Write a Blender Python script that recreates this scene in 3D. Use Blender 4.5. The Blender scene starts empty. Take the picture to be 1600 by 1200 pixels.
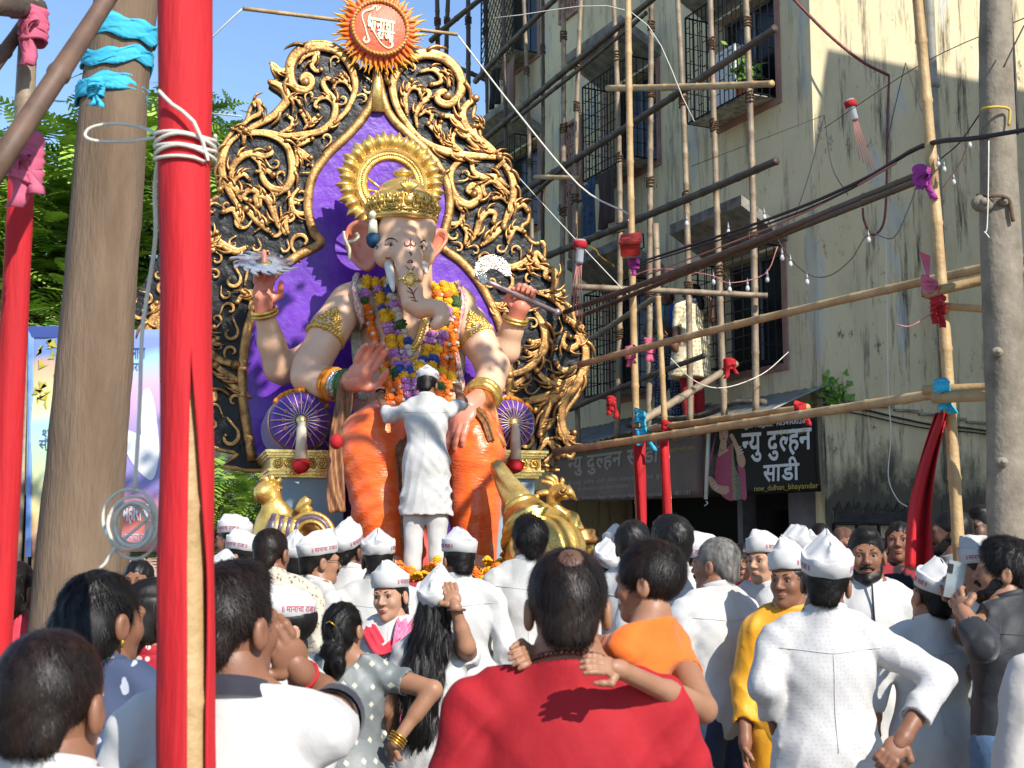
import bpy, bmesh, math, random
import numpy as np
from mathutils import Vector, Matrix, noise
R = math.radians
rnd = random.Random(11)
S = bpy.context.scene
COL = S.collection

# ---------------------------------------------------------------- camera, world, sun
F = 2000.0
PITCH = math.atan(258 / F)
CAMZ = 1.65
cd = bpy.data.cameras.new('camera'); cam = bpy.data.objects.new('camera', cd)
COL.objects.link(cam); S.camera = cam
cd.sensor_width = 36; cd.lens = 36 * F / 1600; cd.clip_start = 0.05; cd.clip_end = 3000
cam.location = (0, 0, CAMZ); cam.rotation_euler = (math.pi / 2 + PITCH, 0, 0)
cd.dof.use_dof = True; cd.dof.focus_distance = 9.0; cd.dof.aperture_fstop = 10.0

SUN = Vector((0.45, -0.65, 0.60)).normalized()
wd = bpy.data.worlds.new('World'); S.world = wd; wd.use_nodes = True
nt = wd.node_tree; bg = nt.nodes['Background']
sky = nt.nodes.new('ShaderNodeTexSky'); sky.sky_type = 'NISHITA'; sky.sun_disc = False
sky.sun_elevation = math.asin(SUN.z); sky.sun_rotation = math.atan2(SUN.x, SUN.y)
sky.air_density = 1.0; sky.dust_density = 0.1; sky.ozone_density = 3.5
nt.links.new(sky.outputs[0], bg.inputs[0]); bg.inputs[1].default_value = 0.13
sl = bpy.data.lights.new('sun', 'SUN'); sl.energy = 3.9; sl.angle = R(0.5); sl.color = (1.0, 0.95, 0.86)
so = bpy.data.objects.new('sun', sl); COL.objects.link(so)
so.rotation_euler = SUN.to_track_quat('Z', 'Y').to_euler(); so.location = (10, -20, 30)
S.view_settings.view_transform = 'Standard'; S.view_settings.look = 'None'
S.view_settings.gamma = 1; S.view_settings.use_curve_mapping = False
S.view_settings.exposure = 0.84
S.render.engine = 'CYCLES'
S.cycles.max_bounces = 6; S.cycles.diffuse_bounces = 3; S.cycles.glossy_bounces = 3
S.cycles.transmission_bounces = 4; S.cycles.transparent_max_bounces = 6
S.cycles.use_denoising = True

# ---------------------------------------------------------------- geometry of the view
def ray(px, py):
    c, s = math.cos(PITCH), math.sin(PITCH)
    u = (px - 800) / F; v = (600 - py) / F
    return Vector((u, c - s * v, s + c * v))
CAM = Vector((0, 0, CAMZ))
def at(px, py, Y):
    d = ray(px, py); return CAM + d * (Y / d.y)
def onplane(px, py, p0, n):
    d = ray(px, py); return CAM + d * ((p0 - CAM).dot(n) / d.dot(n))

# ---------------------------------------------------------------- materials
def hx(h):
    h = h.lstrip('#'); o = []
    for i in (0, 2, 4):
        c = int(h[i:i + 2], 16) / 255
        o.append(c / 12.92 if c <= .04045 else ((c + .055) / 1.055) ** 2.4)
    return (o[0], o[1], o[2], 1)
MATS = {}
def mat(name, col, rough=.6, metal=0, col2=None, scale=8, detail=6, bump=0, bscale=None, stretch=(1, 1, 1),
        fold=0, spec=None, sheen=0, contrast=(.35, .65), coat=0, sub=0, trans=0, bdist=.02):
    if name in MATS: return MATS[name]
    m = bpy.data.materials.new(name); m.use_nodes = True; MATS[name] = m
    t = m.node_tree; b = t.nodes['Principled BSDF']; L = t.links.new
    c1 = hx(col) if isinstance(col, str) else (*col, 1)
    b.inputs['Base Color'].default_value = c1; b.inputs['Roughness'].default_value = rough
    b.inputs['Metallic'].default_value = metal
    if spec is not None: b.inputs['Specular IOR Level'].default_value = spec
    if sheen: b.inputs['Sheen Weight'].default_value = sheen
    if coat: b.inputs['Coat Weight'].default_value = coat; b.inputs['Coat Roughness'].default_value = .15
    if sub:
        b.inputs['Subsurface Weight'].default_value = sub; b.inputs['Subsurface Radius'].default_value = (.02, .008, .004)
        b.inputs['Subsurface Scale'].default_value = .3
    if trans: b.inputs['Transmission Weight'].default_value = trans
    tc = t.nodes.new('ShaderNodeTexCoord'); mp = t.nodes.new('ShaderNodeMapping')
    mp.inputs['Scale'].default_value = stretch; L(tc.outputs['Object'], mp.inputs[0])
    if col2 is not None:
        c2 = hx(col2) if isinstance(col2, str) else (*col2, 1)
        n = t.nodes.new('ShaderNodeTexNoise'); n.inputs['Scale'].default_value = scale; n.inputs['Detail'].default_value = detail
        n.inputs['Roughness'].default_value = .62
        L(mp.outputs[0], n.inputs[0]); r = t.nodes.new('ShaderNodeValToRGB')
        r.color_ramp.elements[0].position = contrast[0]; r.color_ramp.elements[1].position = contrast[1]
        r.color_ramp.elements[0].color = c1; r.color_ramp.elements[1].color = c2
        L(n.outputs[0], r.inputs[0]); L(r.outputs[0], b.inputs['Base Color'])
    if bump:
        n2 = t.nodes.new('ShaderNodeTexNoise'); n2.inputs['Scale'].default_value = bscale or scale * 3
        n2.inputs['Detail'].default_value = 4; L(mp.outputs[0], n2.inputs[0])
        bp = t.nodes.new('ShaderNodeBump'); bp.inputs['Strength'].default_value = bump; bp.inputs['Distance'].default_value = bdist
        L(n2.outputs[0], bp.inputs['Height']); L(bp.outputs[0], b.inputs['Normal'])
        if fold:      # creases of worn cloth
            mp3 = t.nodes.new('ShaderNodeMapping'); mp3.inputs['Scale'].default_value = (1.2, 1.2, .55); mp3.inputs['Rotation'].default_value = (.3, .35, .2); L(tc.outputs['Object'], mp3.inputs[0])
            n3 = t.nodes.new('ShaderNodeTexNoise'); n3.noise_type = 'RIDGED_MULTIFRACTAL'; n3.inputs['Scale'].default_value = 4.2; n3.inputs['Detail'].default_value = 2.2; n3.inputs['Roughness'].default_value = .45; n3.inputs['Distortion'].default_value = .9
            L(mp3.outputs[0], n3.inputs[0]); b3 = t.nodes.new('ShaderNodeBump'); b3.inputs['Strength'].default_value = fold; b3.inputs['Distance'].default_value = .03
            L(n3.outputs[0], b3.inputs['Height']); L(b3.outputs[0], bp.inputs['Normal'])
    return m

# ---------------------------------------------------------------- mesh builder
class MB:
    def __init__(s): s.v = []; s.f = []
    def add(s, v, f):
        o = len(s.v); s.v.extend([tuple(p) for p in v]); s.f.extend([tuple(i + o for i in q) for q in f]); return s
    def box(s, c, d, M=None):
        x, y, z = d[0] / 2, d[1] / 2, d[2] / 2
        v = [Vector((sx * x, sy * y, sz * z)) for sx in (-1, 1) for sy in (-1, 1) for sz in (-1, 1)]
        if M is not None: v = [M @ p for p in v]
        c = Vector(c); v = [p + c for p in v]
        return s.add(v, [(0, 1, 3, 2), (4, 6, 7, 5), (0, 4, 5, 1), (2, 3, 7, 6), (0, 2, 6, 4), (1, 5, 7, 3)])
    def box8(s, lo, hi):
        return s.box([(a + b) / 2 for a, b in zip(lo, hi)], [abs(b - a) for a, b in zip(lo, hi)])
    def rings(s, rings, cap=True, closed=False):
        n = len(rings[0]); o = len(s.v); k = len(rings)
        for r in rings: s.v.extend([tuple(p) for p in r])
        for i in range(k if closed else k - 1):
            a = o + i * n; b = o + ((i + 1) % k) * n
            for j in range(n):
                j2 = (j + 1) % n; s.f.append((a + j, a + j2, b + j2, b + j))
        if cap and not closed:
            s.f.append(tuple(o + j for j in reversed(range(n)))); s.f.append(tuple(o + (k - 1) * n + j for j in range(n)))
        return s
    def tube(s, pts, rad, seg=8, cap=True, flat=1.0, up=None, wob=0):
        P = [Vector(p) for p in pts]; k = len(P)
        rr = rad if isinstance(rad, (list, tuple)) else [rad] * k
        T = []
        for i in range(k):
            d = P[min(i + 1, k - 1)] - P[max(i - 1, 0)]
            T.append(d.normalized() if d.length > 1e-9 else Vector((0, 0, 1)))
        u = Vector(up) if up is not None else (Vector((0, 0, 1)) if abs(T[0].z) < .9 else Vector((1, 0, 0)))
        rg = []
        for i in range(k):
            if up is not None: u = Vector(up)
            a = T[i].cross(u)
            if a.length < 1e-6: a = T[i].orthogonal()
            a.normalize(); u2 = a.cross(T[i]).normalized()
            if up is None: u = u2
            ring = []
            for j in range(seg):
                t = 2 * math.pi * j / seg; w = 1 + (wob * rnd.uniform(-1, 1) if wob else 0)
                ring.append(P[i] + (a * math.cos(t) + u2 * math.sin(t) * flat) * rr[i] * w)
            rg.append(ring)
        return s.rings(rg, cap)
    def ell(s, c, r, nu=12, nv=8, M=None):
        c = Vector(c); rg = []
        o = len(s.v)
        top = Vector((0, 0, r[2])); bot = Vector((0, 0, -r[2]))
        f = (lambda p: (M @ p) + c) if M is not None else (lambda p: p + c)
        for i in range(1, nv):
            ph = math.pi * i / nv
            rg.append([f(Vector((r[0] * math.sin(ph) * math.cos(2 * math.pi * j / nu), r[1] * math.sin(ph) * math.sin(2 * math.pi * j / nu), r[2] * math.cos(ph)))) for j in range(nu)])
        for q in rg: s.v.extend([tuple(p) for p in q])
        s.v.append(tuple(f(top))); s.v.append(tuple(f(bot))); it = len(s.v) - 2
        for i in range(nv - 2):
            for j in range(nu):
                a = o + i * nu; b = a + nu; j2 = (j + 1) % nu
                s.f.append((a + j, b + j, b + j2, a + j2))
        for j in range(nu):
            j2 = (j + 1) % nu
            s.f.append((it, o + j, o + j2)); s.f.append((it + 1, o + (nv - 2) * nu + j2, o + (nv - 2) * nu + j))
        return s
    def lathe(s, prof, seg=24, M=None, fl=1.0, cap=True):
        rg = []
        for r, z in prof:
            rg.append([Vector((r * math.cos(2 * math.pi * j / seg), r * fl * math.sin(2 * math.pi * j / seg), z)) for j in range(seg)])
        if M is not None: rg = [[M @ p for p in q] for q in rg]
        cl = abs(prof[0][0] - prof[-1][0]) < 1e-6 and abs(prof[0][1] - prof[-1][1]) < 1e-6
        return s.rings(rg, not cl and cap)
    def slab(s, poly, off):
        """polygon (list of Vector, planar) extruded by vector off"""
        n = len(poly); o = len(s.v); off = Vector(off)
        s.v.extend([tuple(p) for p in poly]); s.v.extend([tuple(Vector(p) + off) for p in poly])
        s.f.append(tuple(o + i for i in range(n))); s.f.append(tuple(o + n + i for i in reversed(range(n))))
        for i in range(n):
            j = (i + 1) % n; s.f.append((o + j, o + i, o + n + i, o + n + j))
        return s
    def grid(s, fn, nu, nv):
        o = len(s.v)
        for i in range(nu + 1):
            for j in range(nv + 1): s.v.append(tuple(fn(i / nu, j / nv)))
        for i in range(nu):
            for j in range(nv):
                a = o + i * (nv + 1) + j; s.f.append((a, a + nv + 1, a + nv + 2, a + 1))
        return s
    def mesh(s, name, smooth=True):
        me = bpy.data.meshes.new(name); me.from_pydata(s.v, [], s.f)
        if smooth: me.shade_smooth()
        me.update(); return me
    def build(s, name, m, parent=None, smooth=True, fix=True, sharp=None):
        me = s.mesh(name, smooth)
        if fix:
            b = bmesh.new(); b.from_mesh(me); bmesh.ops.recalc_face_normals(b, faces=b.faces); b.to_mesh(me); b.free()
        if sharp: me.set_sharp_from_angle(angle=R(sharp))
        return link(name, me, m, parent)
def link(name, me, m, parent=None):
    o = bpy.data.objects.new(name, me)
    if m is not None:
        if isinstance(m, (list, tuple)):
            if not me.materials:
                for q in m: me.materials.append(q)
        elif not me.materials: me.materials.append(m)
    COL.objects.link(o)
    if parent is not None: o.parent = parent
    return o
def thing(name, label, cat, loc=(0, 0, 0), rz=0, group=None):
    o = bpy.data.objects.new(name, None); COL.objects.link(o); o.empty_display_size = .1
    o.location = loc; o.rotation_euler = (0, 0, rz); return tag(o, label, cat, group)
def tag(o, label, cat, group=None):
    o['label'] = label; o['category'] = cat
    if group: o['group'] = group
    return o
def struct(o): o['kind'] = 'structure'; return o
def stuff(o): o['kind'] = 'stuff'; return o
def recenter(o, p):
    """move a top-level mesh's origin to p (mesh given in world coords)"""
    o.data.transform(Matrix.Translation(-Vector(p))); o.location = p; return o
def spline(pts, n=6):
    """Catmull-Rom through points, returns a denser list"""
    P = [Vector(p) for p in pts]
    if len(P) < 3: return [P[0].lerp(P[-1], i / n) for i in range(n + 1)]
    out = []
    for i in range(len(P) - 1):
        p0 = P[i - 1] if i > 0 else P[0] * 2 - P[1]; p1 = P[i]; p2 = P[i + 1]
        p3 = P[i + 2] if i + 2 < len(P) else P[-1] * 2 - P[-2]
        for k in range(n):
            t = k / n
            out.append(.5 * ((2 * p1) + (p2 - p0) * t + (2 * p0 - 5 * p1 + 4 * p2 - p3) * t * t + (3 * p1 - p0 - 3 * p2 + p3) * t ** 3))
    out.append(P[-1]); return out

# ---------------------------------------------------------------- signed-distance bodies -> meshes
class SDF:
    """smooth union of round cones / ellipsoids on a grid, polygonised with surface nets"""
    def __init__(s): s.p = []
    def cone(s, a, b, ra, rb, k=.02, op=1, sc=(1, 1, 1)):
        s.p.append(('c', np.array(a, float), np.array(b, float), ra, rb, k, op, np.array(sc, float))); return s
    def chain(s, pts, rad, k=.02, op=1, sc=(1, 1, 1)):
        for i in range(len(pts) - 1): s.cone(pts[i], pts[i + 1], rad[i], rad[i + 1], k, op, sc)
        return s
    def ell(s, c, r, k=.02, op=1, M=None):
        s.p.append(('e', np.array(c, float), np.array(r, float), None if M is None else np.array(M, float), 0, k, op, None)); return s
    def plane(s, p, n):
        """keep the side n points away from"""
        s.p.append(('h', np.array(p, float), np.array(n, float) / np.linalg.norm(n), 0, 0, 0, 0, None)); return s
    def disp(s, fn): s.p.append(('d', fn)); return s
    def bounds(s):
        lo = np.full(3, 1e9); hi = -lo
        for q in s.p:
            if q[0] == 'c' and q[6] == 1:
                sc = q[7]
                for pt, r in ((q[1], q[3]), (q[2], q[4])): lo = np.minimum(lo, pt - r * sc); hi = np.maximum(hi, pt + r * sc)
            elif q[0] == 'e' and q[6] == 1:
                r = q[2] if q[3] is None else np.full(3, q[2].max()); lo = np.minimum(lo, q[1] - r); hi = np.maximum(hi, q[1] + r)
        return lo, hi
    def mesh(s, h):
        lo, hi = s.bounds(); lo = lo - h * 3.5; hi = hi + h * 3.5
        n = np.ceil((hi - lo) / h).astype(int) + 1
        ax = [(lo[i] + np.arange(n[i]) * h).astype(np.float32) for i in range(3)]
        D = np.full(n, .2, np.float32)
        for q in s.p:
            if q[0] == 'd':
                X, Y, Z = np.meshgrid(*ax, indexing='ij', sparse=True); D = D + q[1](X, Y, Z); continue
            if q[0] == 'h':
                X, Y, Z = np.meshgrid(*ax, indexing='ij', sparse=True)
                D = np.maximum(D, (X - q[1][0]) * q[2][0] + (Y - q[1][1]) * q[2][1] + (Z - q[1][2]) * q[2][2]); continue
            k = q[5]; m = max(k * 1.5, h * 3)
            if q[0] == 'c':
                sc = q[7]; l = np.minimum(q[1] - q[3] * sc, q[2] - q[4] * sc) - m; u = np.maximum(q[1] + q[3] * sc, q[2] + q[4] * sc) + m
            else:
                r = q[2] if q[3] is None else np.full(3, q[2].max()); l = q[1] - r - m; u = q[1] + r + m
            i0 = np.maximum(np.floor((l - lo) / h).astype(int), 0); i1 = np.minimum(np.ceil((u - lo) / h).astype(int) + 1, n)
            if (i1 <= i0).any(): continue
            sl_ = tuple(slice(i0[i], i1[i]) for i in range(3))
            X, Y, Z = np.meshgrid(*[ax[i][i0[i]:i1[i]] for i in range(3)], indexing='ij', sparse=True)
            if q[0] == 'c':
                a, b = q[1] / sc, q[2] / sc; ba = b - a; L2 = max(float(ba @ ba), 1e-9)
                px, py, pz = X / sc[0] - a[0], Y / sc[1] - a[1], Z / sc[2] - a[2]
                t = np.clip((px * ba[0] + py * ba[1] + pz * ba[2]) / L2, 0, 1)
                d = np.sqrt((px - t * ba[0]) ** 2 + (py - t * ba[1]) ** 2 + (pz - t * ba[2]) ** 2) - (q[3] + (q[4] - q[3]) * t)
                d = d * float(sc.min())
            else:
                px, py, pz = X - q[1][0], Y - q[1][1], Z - q[1][2]
                if q[3] is not None:
                    A = q[3].T
                    px, py, pz = (A[0, 0] * px + A[0, 1] * py + A[0, 2] * pz, A[1, 0] * px + A[1, 1] * py + A[1, 2] * pz, A[2, 0] * px + A[2, 1] * py + A[2, 2] * pz)
                r = q[2]; k0 = np.sqrt((px / r[0]) ** 2 + (py / r[1]) ** 2 + (pz / r[2]) ** 2)
                k1 = np.sqrt((px / r[0] ** 2) ** 2 + (py / r[1] ** 2) ** 2 + (pz / r[2] ** 2) ** 2)
                d = k0 * (k0 - 1) / np.maximum(k1, 1e-6)
            E = D[sl_]
            if q[6] == 1:
                hh = np.maximum(k - np.abs(E - d), 0) / k if k > 0 else 0
                D[sl_] = np.minimum(E, d) - hh * hh * k * .25
            else:
                hh = np.maximum(k - np.abs(E + d), 0) / k if k > 0 else 0
                D[sl_] = np.maximum(E, -d) + hh * hh * k * .25
        return nets(D, lo, h)
def nets(D, lo, h):
    ins = D < 0; n = np.array(D.shape)
    c = [ins[i:n[0] - 1 + i, j:n[1] - 1 + j, k:n[2] - 1 + k] for i in (0, 1) for j in (0, 1) for k in (0, 1)]
    sm = sum(q.astype(np.int8) for q in c); act = (sm > 0) & (sm < 8)
    idx = np.full(act.shape, -1, np.int64); I, J, K = np.nonzero(act); N = len(I); idx[I, J, K] = np.arange(N)
    acc = np.zeros((N, 3)); cnt = np.zeros(N)
    cor = [(i, j, k) for i in (0, 1) for j in (0, 1) for k in (0, 1)]
    val = {q: D[I + q[0], J + q[1], K + q[2]] for q in cor}
    for a in cor:
        for d in range(3):
            if a[d] == 0:
                b = list(a); b[d] = 1; b = tuple(b); va, vb = val[a], val[b]
                x = (va < 0) != (vb < 0); t = np.where(x, va / np.where(x, va - vb, 1), 0)
                p = np.array(a, float)[None, :].repeat(N, 0); p[:, d] += t
                acc += p * x[:, None]; cnt += x
    V = (acc / cnt[:, None] + np.stack([I, J, K], 1)) * h + lo
    Fs = []
    for d in range(3):
        e, f = [(1, 2), (2, 0), (0, 1)][d]
        s0 = [slice(None)] * 3; s1 = [slice(None)] * 3
        s0[d] = slice(0, n[d] - 1); s1[d] = slice(1, n[d])
        for q in (e, f): s0[q] = slice(1, n[q] - 1); s1[q] = slice(1, n[q] - 1)
        A = ins[tuple(s0)]; B = ins[tuple(s1)]; x = A != B; P = np.stack(np.nonzero(x), 1)
        fl = A[x]; P[:, e] += 1; P[:, f] += 1
        def g(de, df):
            Q = P.copy(); Q[:, e] -= de; Q[:, f] -= df; return idx[Q[:, 0], Q[:, 1], Q[:, 2]]
        qd = np.stack([g(1, 1), g(0, 1), g(0, 0), g(1, 0)], 1)
        qd[~fl] = qd[~fl][:, ::-1]; Fs.append(qd)
    return V, np.concatenate(Fs)
def np_mesh(name, parts, smooth=True):
    """parts: list of (V, F quads) -> one mesh"""
    vs = []; fs = []; o = 0
    for V, Fq in parts: vs.append(V); fs.append(Fq + o); o += len(V)
    V = np.concatenate(vs); Q = np.concatenate(fs)
    me = bpy.data.meshes.new(name); me.vertices.add(len(V)); me.vertices.foreach_set('co', V.astype(np.float32).ravel())
    me.loops.add(len(Q) * 4); me.loops.foreach_set('vertex_index', Q.astype(np.int32).ravel())
    me.polygons.add(len(Q)); me.polygons.foreach_set('loop_start', np.arange(len(Q), dtype=np.int32) * 4)
    me.update(calc_edges=True); me.validate()
    if smooth: me.shade_smooth()
    return me

# ---------------------------------------------------------------- flat lettering
def text_tris(body, bold=0.0):
    cu = bpy.data.curves.new('lettering', 'FONT'); cu.body = body; cu.size = 1; cu.offset = bold; cu.resolution_u = 3
    ob = bpy.data.objects.new('lettering', cu); COL.objects.link(ob)
    dg = bpy.context.evaluated_depsgraph_get(); ev = ob.evaluated_get(dg); me = ev.to_mesh()
    b = bmesh.new(); b.from_mesh(me); ev.to_mesh_clear()
    bpy.data.objects.remove(ob); bpy.data.curves.remove(cu)
    return b
_tc = {}
def text_mesh(segs, bold=0.0):
    """segs: list of strings or (string, cut) where cut trims the right stem (half letters); returns verts (x,y,layer), faces, width"""
    key = (str(segs), bold)
    if key in _tc: return _tc[key]
    V = []; Fs = []; x0 = 0; lay = 0
    for sg in segs:
        cut = 0
        if isinstance(sg, tuple): sg, cut = sg
        if sg == ' ': x0 += .28; continue
        b = text_tris(sg, bold); mx = max(v.co.x for v in b.verts); mn = min(v.co.x for v in b.verts)
        if cut:
            mx2 = mx - cut
            bmesh.ops.bisect_plane(b, geom=b.verts[:] + b.edges[:] + b.faces[:], plane_co=(mx2, 0, 0), plane_no=(1, 0, 0), clear_outer=True); mx = mx2
        b.verts.ensure_lookup_table(); b.verts.index_update(); seen = {}
        for v in b.verts:
            if v.index in seen: continue
            st = [v]; seen[v.index] = lay
            while st:
                q = st.pop()
                for e in q.link_edges:
                    w = e.other_vert(q)
                    if w.index not in seen: seen[w.index] = lay; st.append(w)
            lay += 1
        o = len(V)
        V.extend([(v.co.x - mn + x0, v.co.y, seen[v.index] % 7) for v in b.verts])
        Fs.extend([tuple(o + v.index for v in f.verts) for f in b.faces]); x0 += mx - mn; b.free()
    _tc[key] = (V, Fs, x0); return _tc[key]
def lettering(name, segs, m, parent, fn, w=None, hgt=None, bold=0.0, align='l', lift=.0003):
    """fn(x, y, n) maps flat text coordinates (metres, text plane) plus a lift to a point"""
    V, Fs, W = text_mesh(segs, bold)
    ys = [v[1] for v in V]; H = max(ys) - min(ys)
    sc = w / W if w else hgt / H; sy = hgt / H if (hgt and w) else sc
    dx = {'l': 0, 'c': -W / 2, 'r': -W}[align]
    mb = MB(); mb.add([fn((x + dx) * sc, (y - min(ys)) * sy, lift * (1 + l)) for x, y, l in V], Fs)
    return mb.build(name, m, parent, smooth=False, fix=False)
# ================================================================ setting: ground, building, shop
def ground():
    m = mat('asphalt', '#5d5a55', .9, col2='#7b766d', scale=1.5, bump=.4, bscale=60)
    mb = MB(); g = 24
    mb.grid(lambda u, v: (-300 + 600 * u, -300 + 600 * v, 0), g, g)
    o = mb.build('ground', m, smooth=False); struct(o)
ground()

C0 = at(1283, 600, 13.6); C0.z = 0
TH = R(25.4)
FT = Vector((-math.sin(TH), math.cos(TH), 0)); FN = Vector((-math.cos(TH), -math.sin(TH), 0))
RT = -FN                                            # along the gable wall, to the right
def fw(s, off, z): return C0 + FT * s + FN * off + Vector((0, 0, z))
def fpx(px, py, off=0):
    p = onplane(px, py, C0 + FN * off, FN); return ((p - C0).dot(FT), p.z)
def gw(r, off, z): return C0 + RT * r - FT * off + Vector((0, 0, z))
def gpx(px, py, off=0):
    p = onplane(px, py, C0 - FT * off, -FT); return ((p - C0).dot(RT), p.z)
def fbox(mb, s0, s1, o0, o1, z0, z1):
    c = fw((s0 + s1) / 2, (o0 + o1) / 2, (z0 + z1) / 2)
    return mb.box(c, (abs(s1 - s0), abs(o1 - o0), abs(z1 - z0)), Matrix((FT, FN, Vector((0, 0, 1)))).transposed())
def fbar(mb, a, b, r=.006):
    return mb.tube([fw(*a), fw(*b)], r, 4)

def wall_mat(name, base, dirt, low_z, mould):
    m = bpy.data.materials.new(name); m.use_nodes = True; t = m.node_tree; L = t.links.new; b = t.nodes['Principled BSDF']
    b.inputs['Roughness'].default_value = .9
    N = t.nodes.new; tc = N('ShaderNodeTexCoord')
    def noise_(sc, st, det=6, ro=.65):
        mp = N('ShaderNodeMapping'); mp.inputs['Scale'].default_value = st; L(tc.outputs['Object'], mp.inputs[0])
        n = N('ShaderNodeTexNoise'); n.inputs['Scale'].default_value = sc; n.inputs['Detail'].default_value = det; n.inputs['Roughness'].default_value = ro
        L(mp.outputs[0], n.inputs[0]); return n.outputs[0]
    def ramp(x, a, c, ca=(0, 0, 0, 1), cc=(1, 1, 1, 1)):
        r = N('ShaderNodeValToRGB'); r.color_ramp.elements[0].position = a; r.color_ramp.elements[1].position = c
        r.color_ramp.elements[0].color = ca; r.color_ramp.elements[1].color = cc; L(x, r.inputs[0]); return r.outputs[0]
    def mix(f, a, c):
        x = N('ShaderNodeMix'); x.data_type = 'RGBA'
        for i, q in ((0, f), (6, a), (7, c)):
            if isinstance(q, (int, float)): x.inputs[i].default_value = q
            elif isinstance(q, tuple): x.inputs[i].default_value = q
            else: L(q, x.inputs[i])
        return x.outputs[2]
    def math_(op, a, c):
        x = N('ShaderNodeMath'); x.operation = op
        for i, q in ((0, a), (1, c)):
            if isinstance(q, (int, float)): x.inputs[i].default_value = q
            else: L(q, x.inputs[i])
        return x.outputs[0]
    c = mix(ramp(noise_(.6, (1, 1, 1)), .3, .7), hx(base), tuple(x * .84 for x in hx(base)[:3]) + (1,))
    c = mix(math_('MULTIPLY', ramp(noise_(2.2, (1, 1, .22)), .5, .72), .55), c, hx(dirt))
    st = ramp(noise_(5, (1, 1, .10), 8, .75), .53, .66)
    c = mix(math_('MULTIPLY', st, mould), c, hx('#26241f'))
    sp = ramp(noise_(4.5, (1, 1, .55), 12, .82), .58, .66)
    c = mix(math_('MULTIPLY', sp, mould), c, hx('#2c2a25'))
    pa = ramp(noise_(.8, (1.6, 1.6, .5), 3), .60, .63)
    c = mix(math_('MULTIPLY', pa, .45), c, hx('#a9b3b8'))
    sep = N('ShaderNodeSeparateXYZ'); L(tc.outputs['Object'], sep.inputs[0])
    g = N('ShaderNodeMapRange'); L(sep.outputs[2], g.inputs[0]); g.inputs[1].default_value = low_z + .5; g.inputs[2].default_value = low_z - .9
    gg = ramp(math_('ADD', math_('MULTIPLY', g.outputs[0], .55), math_('MULTIPLY', noise_(1.7, (1, 1, .6), 8, .7), .75)), .62, .80)
    c = mix(math_('MULTIPLY', gg, .9), c, hx('#2a2823'))
    L(c, b.inputs['Base Color'])
    bp = N('ShaderNodeBump'); bp.inputs['Strength'].default_value = .35; bp.inputs['Distance'].default_value = .02
    L(noise_(14, (1, 1, 1), 8), bp.inputs['Height']); L(bp.outputs[0], b.inputs['Normal'])
    return m
M_FAC = wall_mat('cream_plaster', '#e0cfa8', '#bda985', .2, .6)
M_GAB = wall_mat('weathered_plaster', '#d0c09b', '#968a6e', 2.9, 1.0)
M_CON = mat('concrete', '#8f8b80', .9, col2='#5e5b54', scale=6, bump=.4)
M_IRON = mat('black_iron', '#17161a', .55, .3)
M_DARK = mat('dark_room', '#0d0c0d', .9)  # near-black colour stands in for the shade inside openings
M_GLASS = mat('window_glass', '#14171b', .2, 0, spec=.25)
M_PINK = mat('pink_plaster', '#a98273', .85, col2='#8a685c', scale=6)
M_FRAME = mat('window_frame_grey', '#5d6168', .5, .3)
bld = thing('apartment_building', 'cream plastered apartment building behind bamboo scaffolding on the right', 'building', C0)
def bput(o): o.parent = bld; o.matrix_parent_inverse = Matrix.Translation(-C0); return o
WIN = [  # s0, s1, z0, z1, cage depth, pattern
    (.62, 1.85, 3.72, 5.05, .42, 'grid'), (.62, 1.85, 6.80, 8.15, .42, 'brick'), (.62, 1.85, 9.85, 11.2, .42, 'brick'),
    (3.20, 4.50, 3.72, 5.15, .42, 'bars'), (3.20, 4.50, 6.78, 8.15, .42, 'bars'), (3.20, 4.50, 9.75, 11.1, .42, 'brick'),
    (6.75, 8.05, 3.72, 5.15, .42, 'bars'), (6.75, 8.05, 6.72, 8.15, .42, 'bars'), (6.75, 8.05, 9.55, 11.1, .42, 'lattice')]
JAL = [(5.25, 5.95, 6.75, 8.05), (5.25, 5.95, 9.7, 11.0), (5.25, 5.95, 3.75, 5.0)]
SHOP = (.15, 8.0, 0.0, 2.55)
def wall_cells(holes, s0, s1, z0, z1, fn, mb):
    ss = sorted({s0, s1, *[h[0] for h in holes], *[h[1] for h in holes]}); zz = sorted({z0, z1, *[h[2] for h in holes], *[h[3] for h in holes]})
    for a, b in zip(ss, ss[1:]):
        for c, d in zip(zz, zz[1:]):
            if any(h[0] <= (a + b) / 2 <= h[1] and h[2] <= (c + d) / 2 <= h[3] for h in holes): continue
            mb.add([fn(a, c), fn(b, c), fn(b, d), fn(a, d)], [(0, 1, 2, 3)])
holes = [w[:4] for w in WIN] + JAL + [SHOP]
mb = MB(); wall_cells(holes, 0, 8.8, 0, 14, lambda s, z: fw(s, 0, z), mb)
for h in holes:      # reveals
    dpt = .28 if h is not SHOP else 2.5
    a, b, c, d = h
    for q in ([(a, c), (b, c)], [(b, c), (b, d)], [(b, d), (a, d)], [(a, d), (a, c)]):
        mb.add([fw(q[0][0], 0, q[0][1]), fw(q[1][0], 0, q[1][1]), fw(q[1][0], -dpt, q[1][1]), fw(q[0][0], -dpt, q[0][1])], [(0, 1, 2, 3)])
bput(mb.build('wall', M_FAC, smooth=False))
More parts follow.
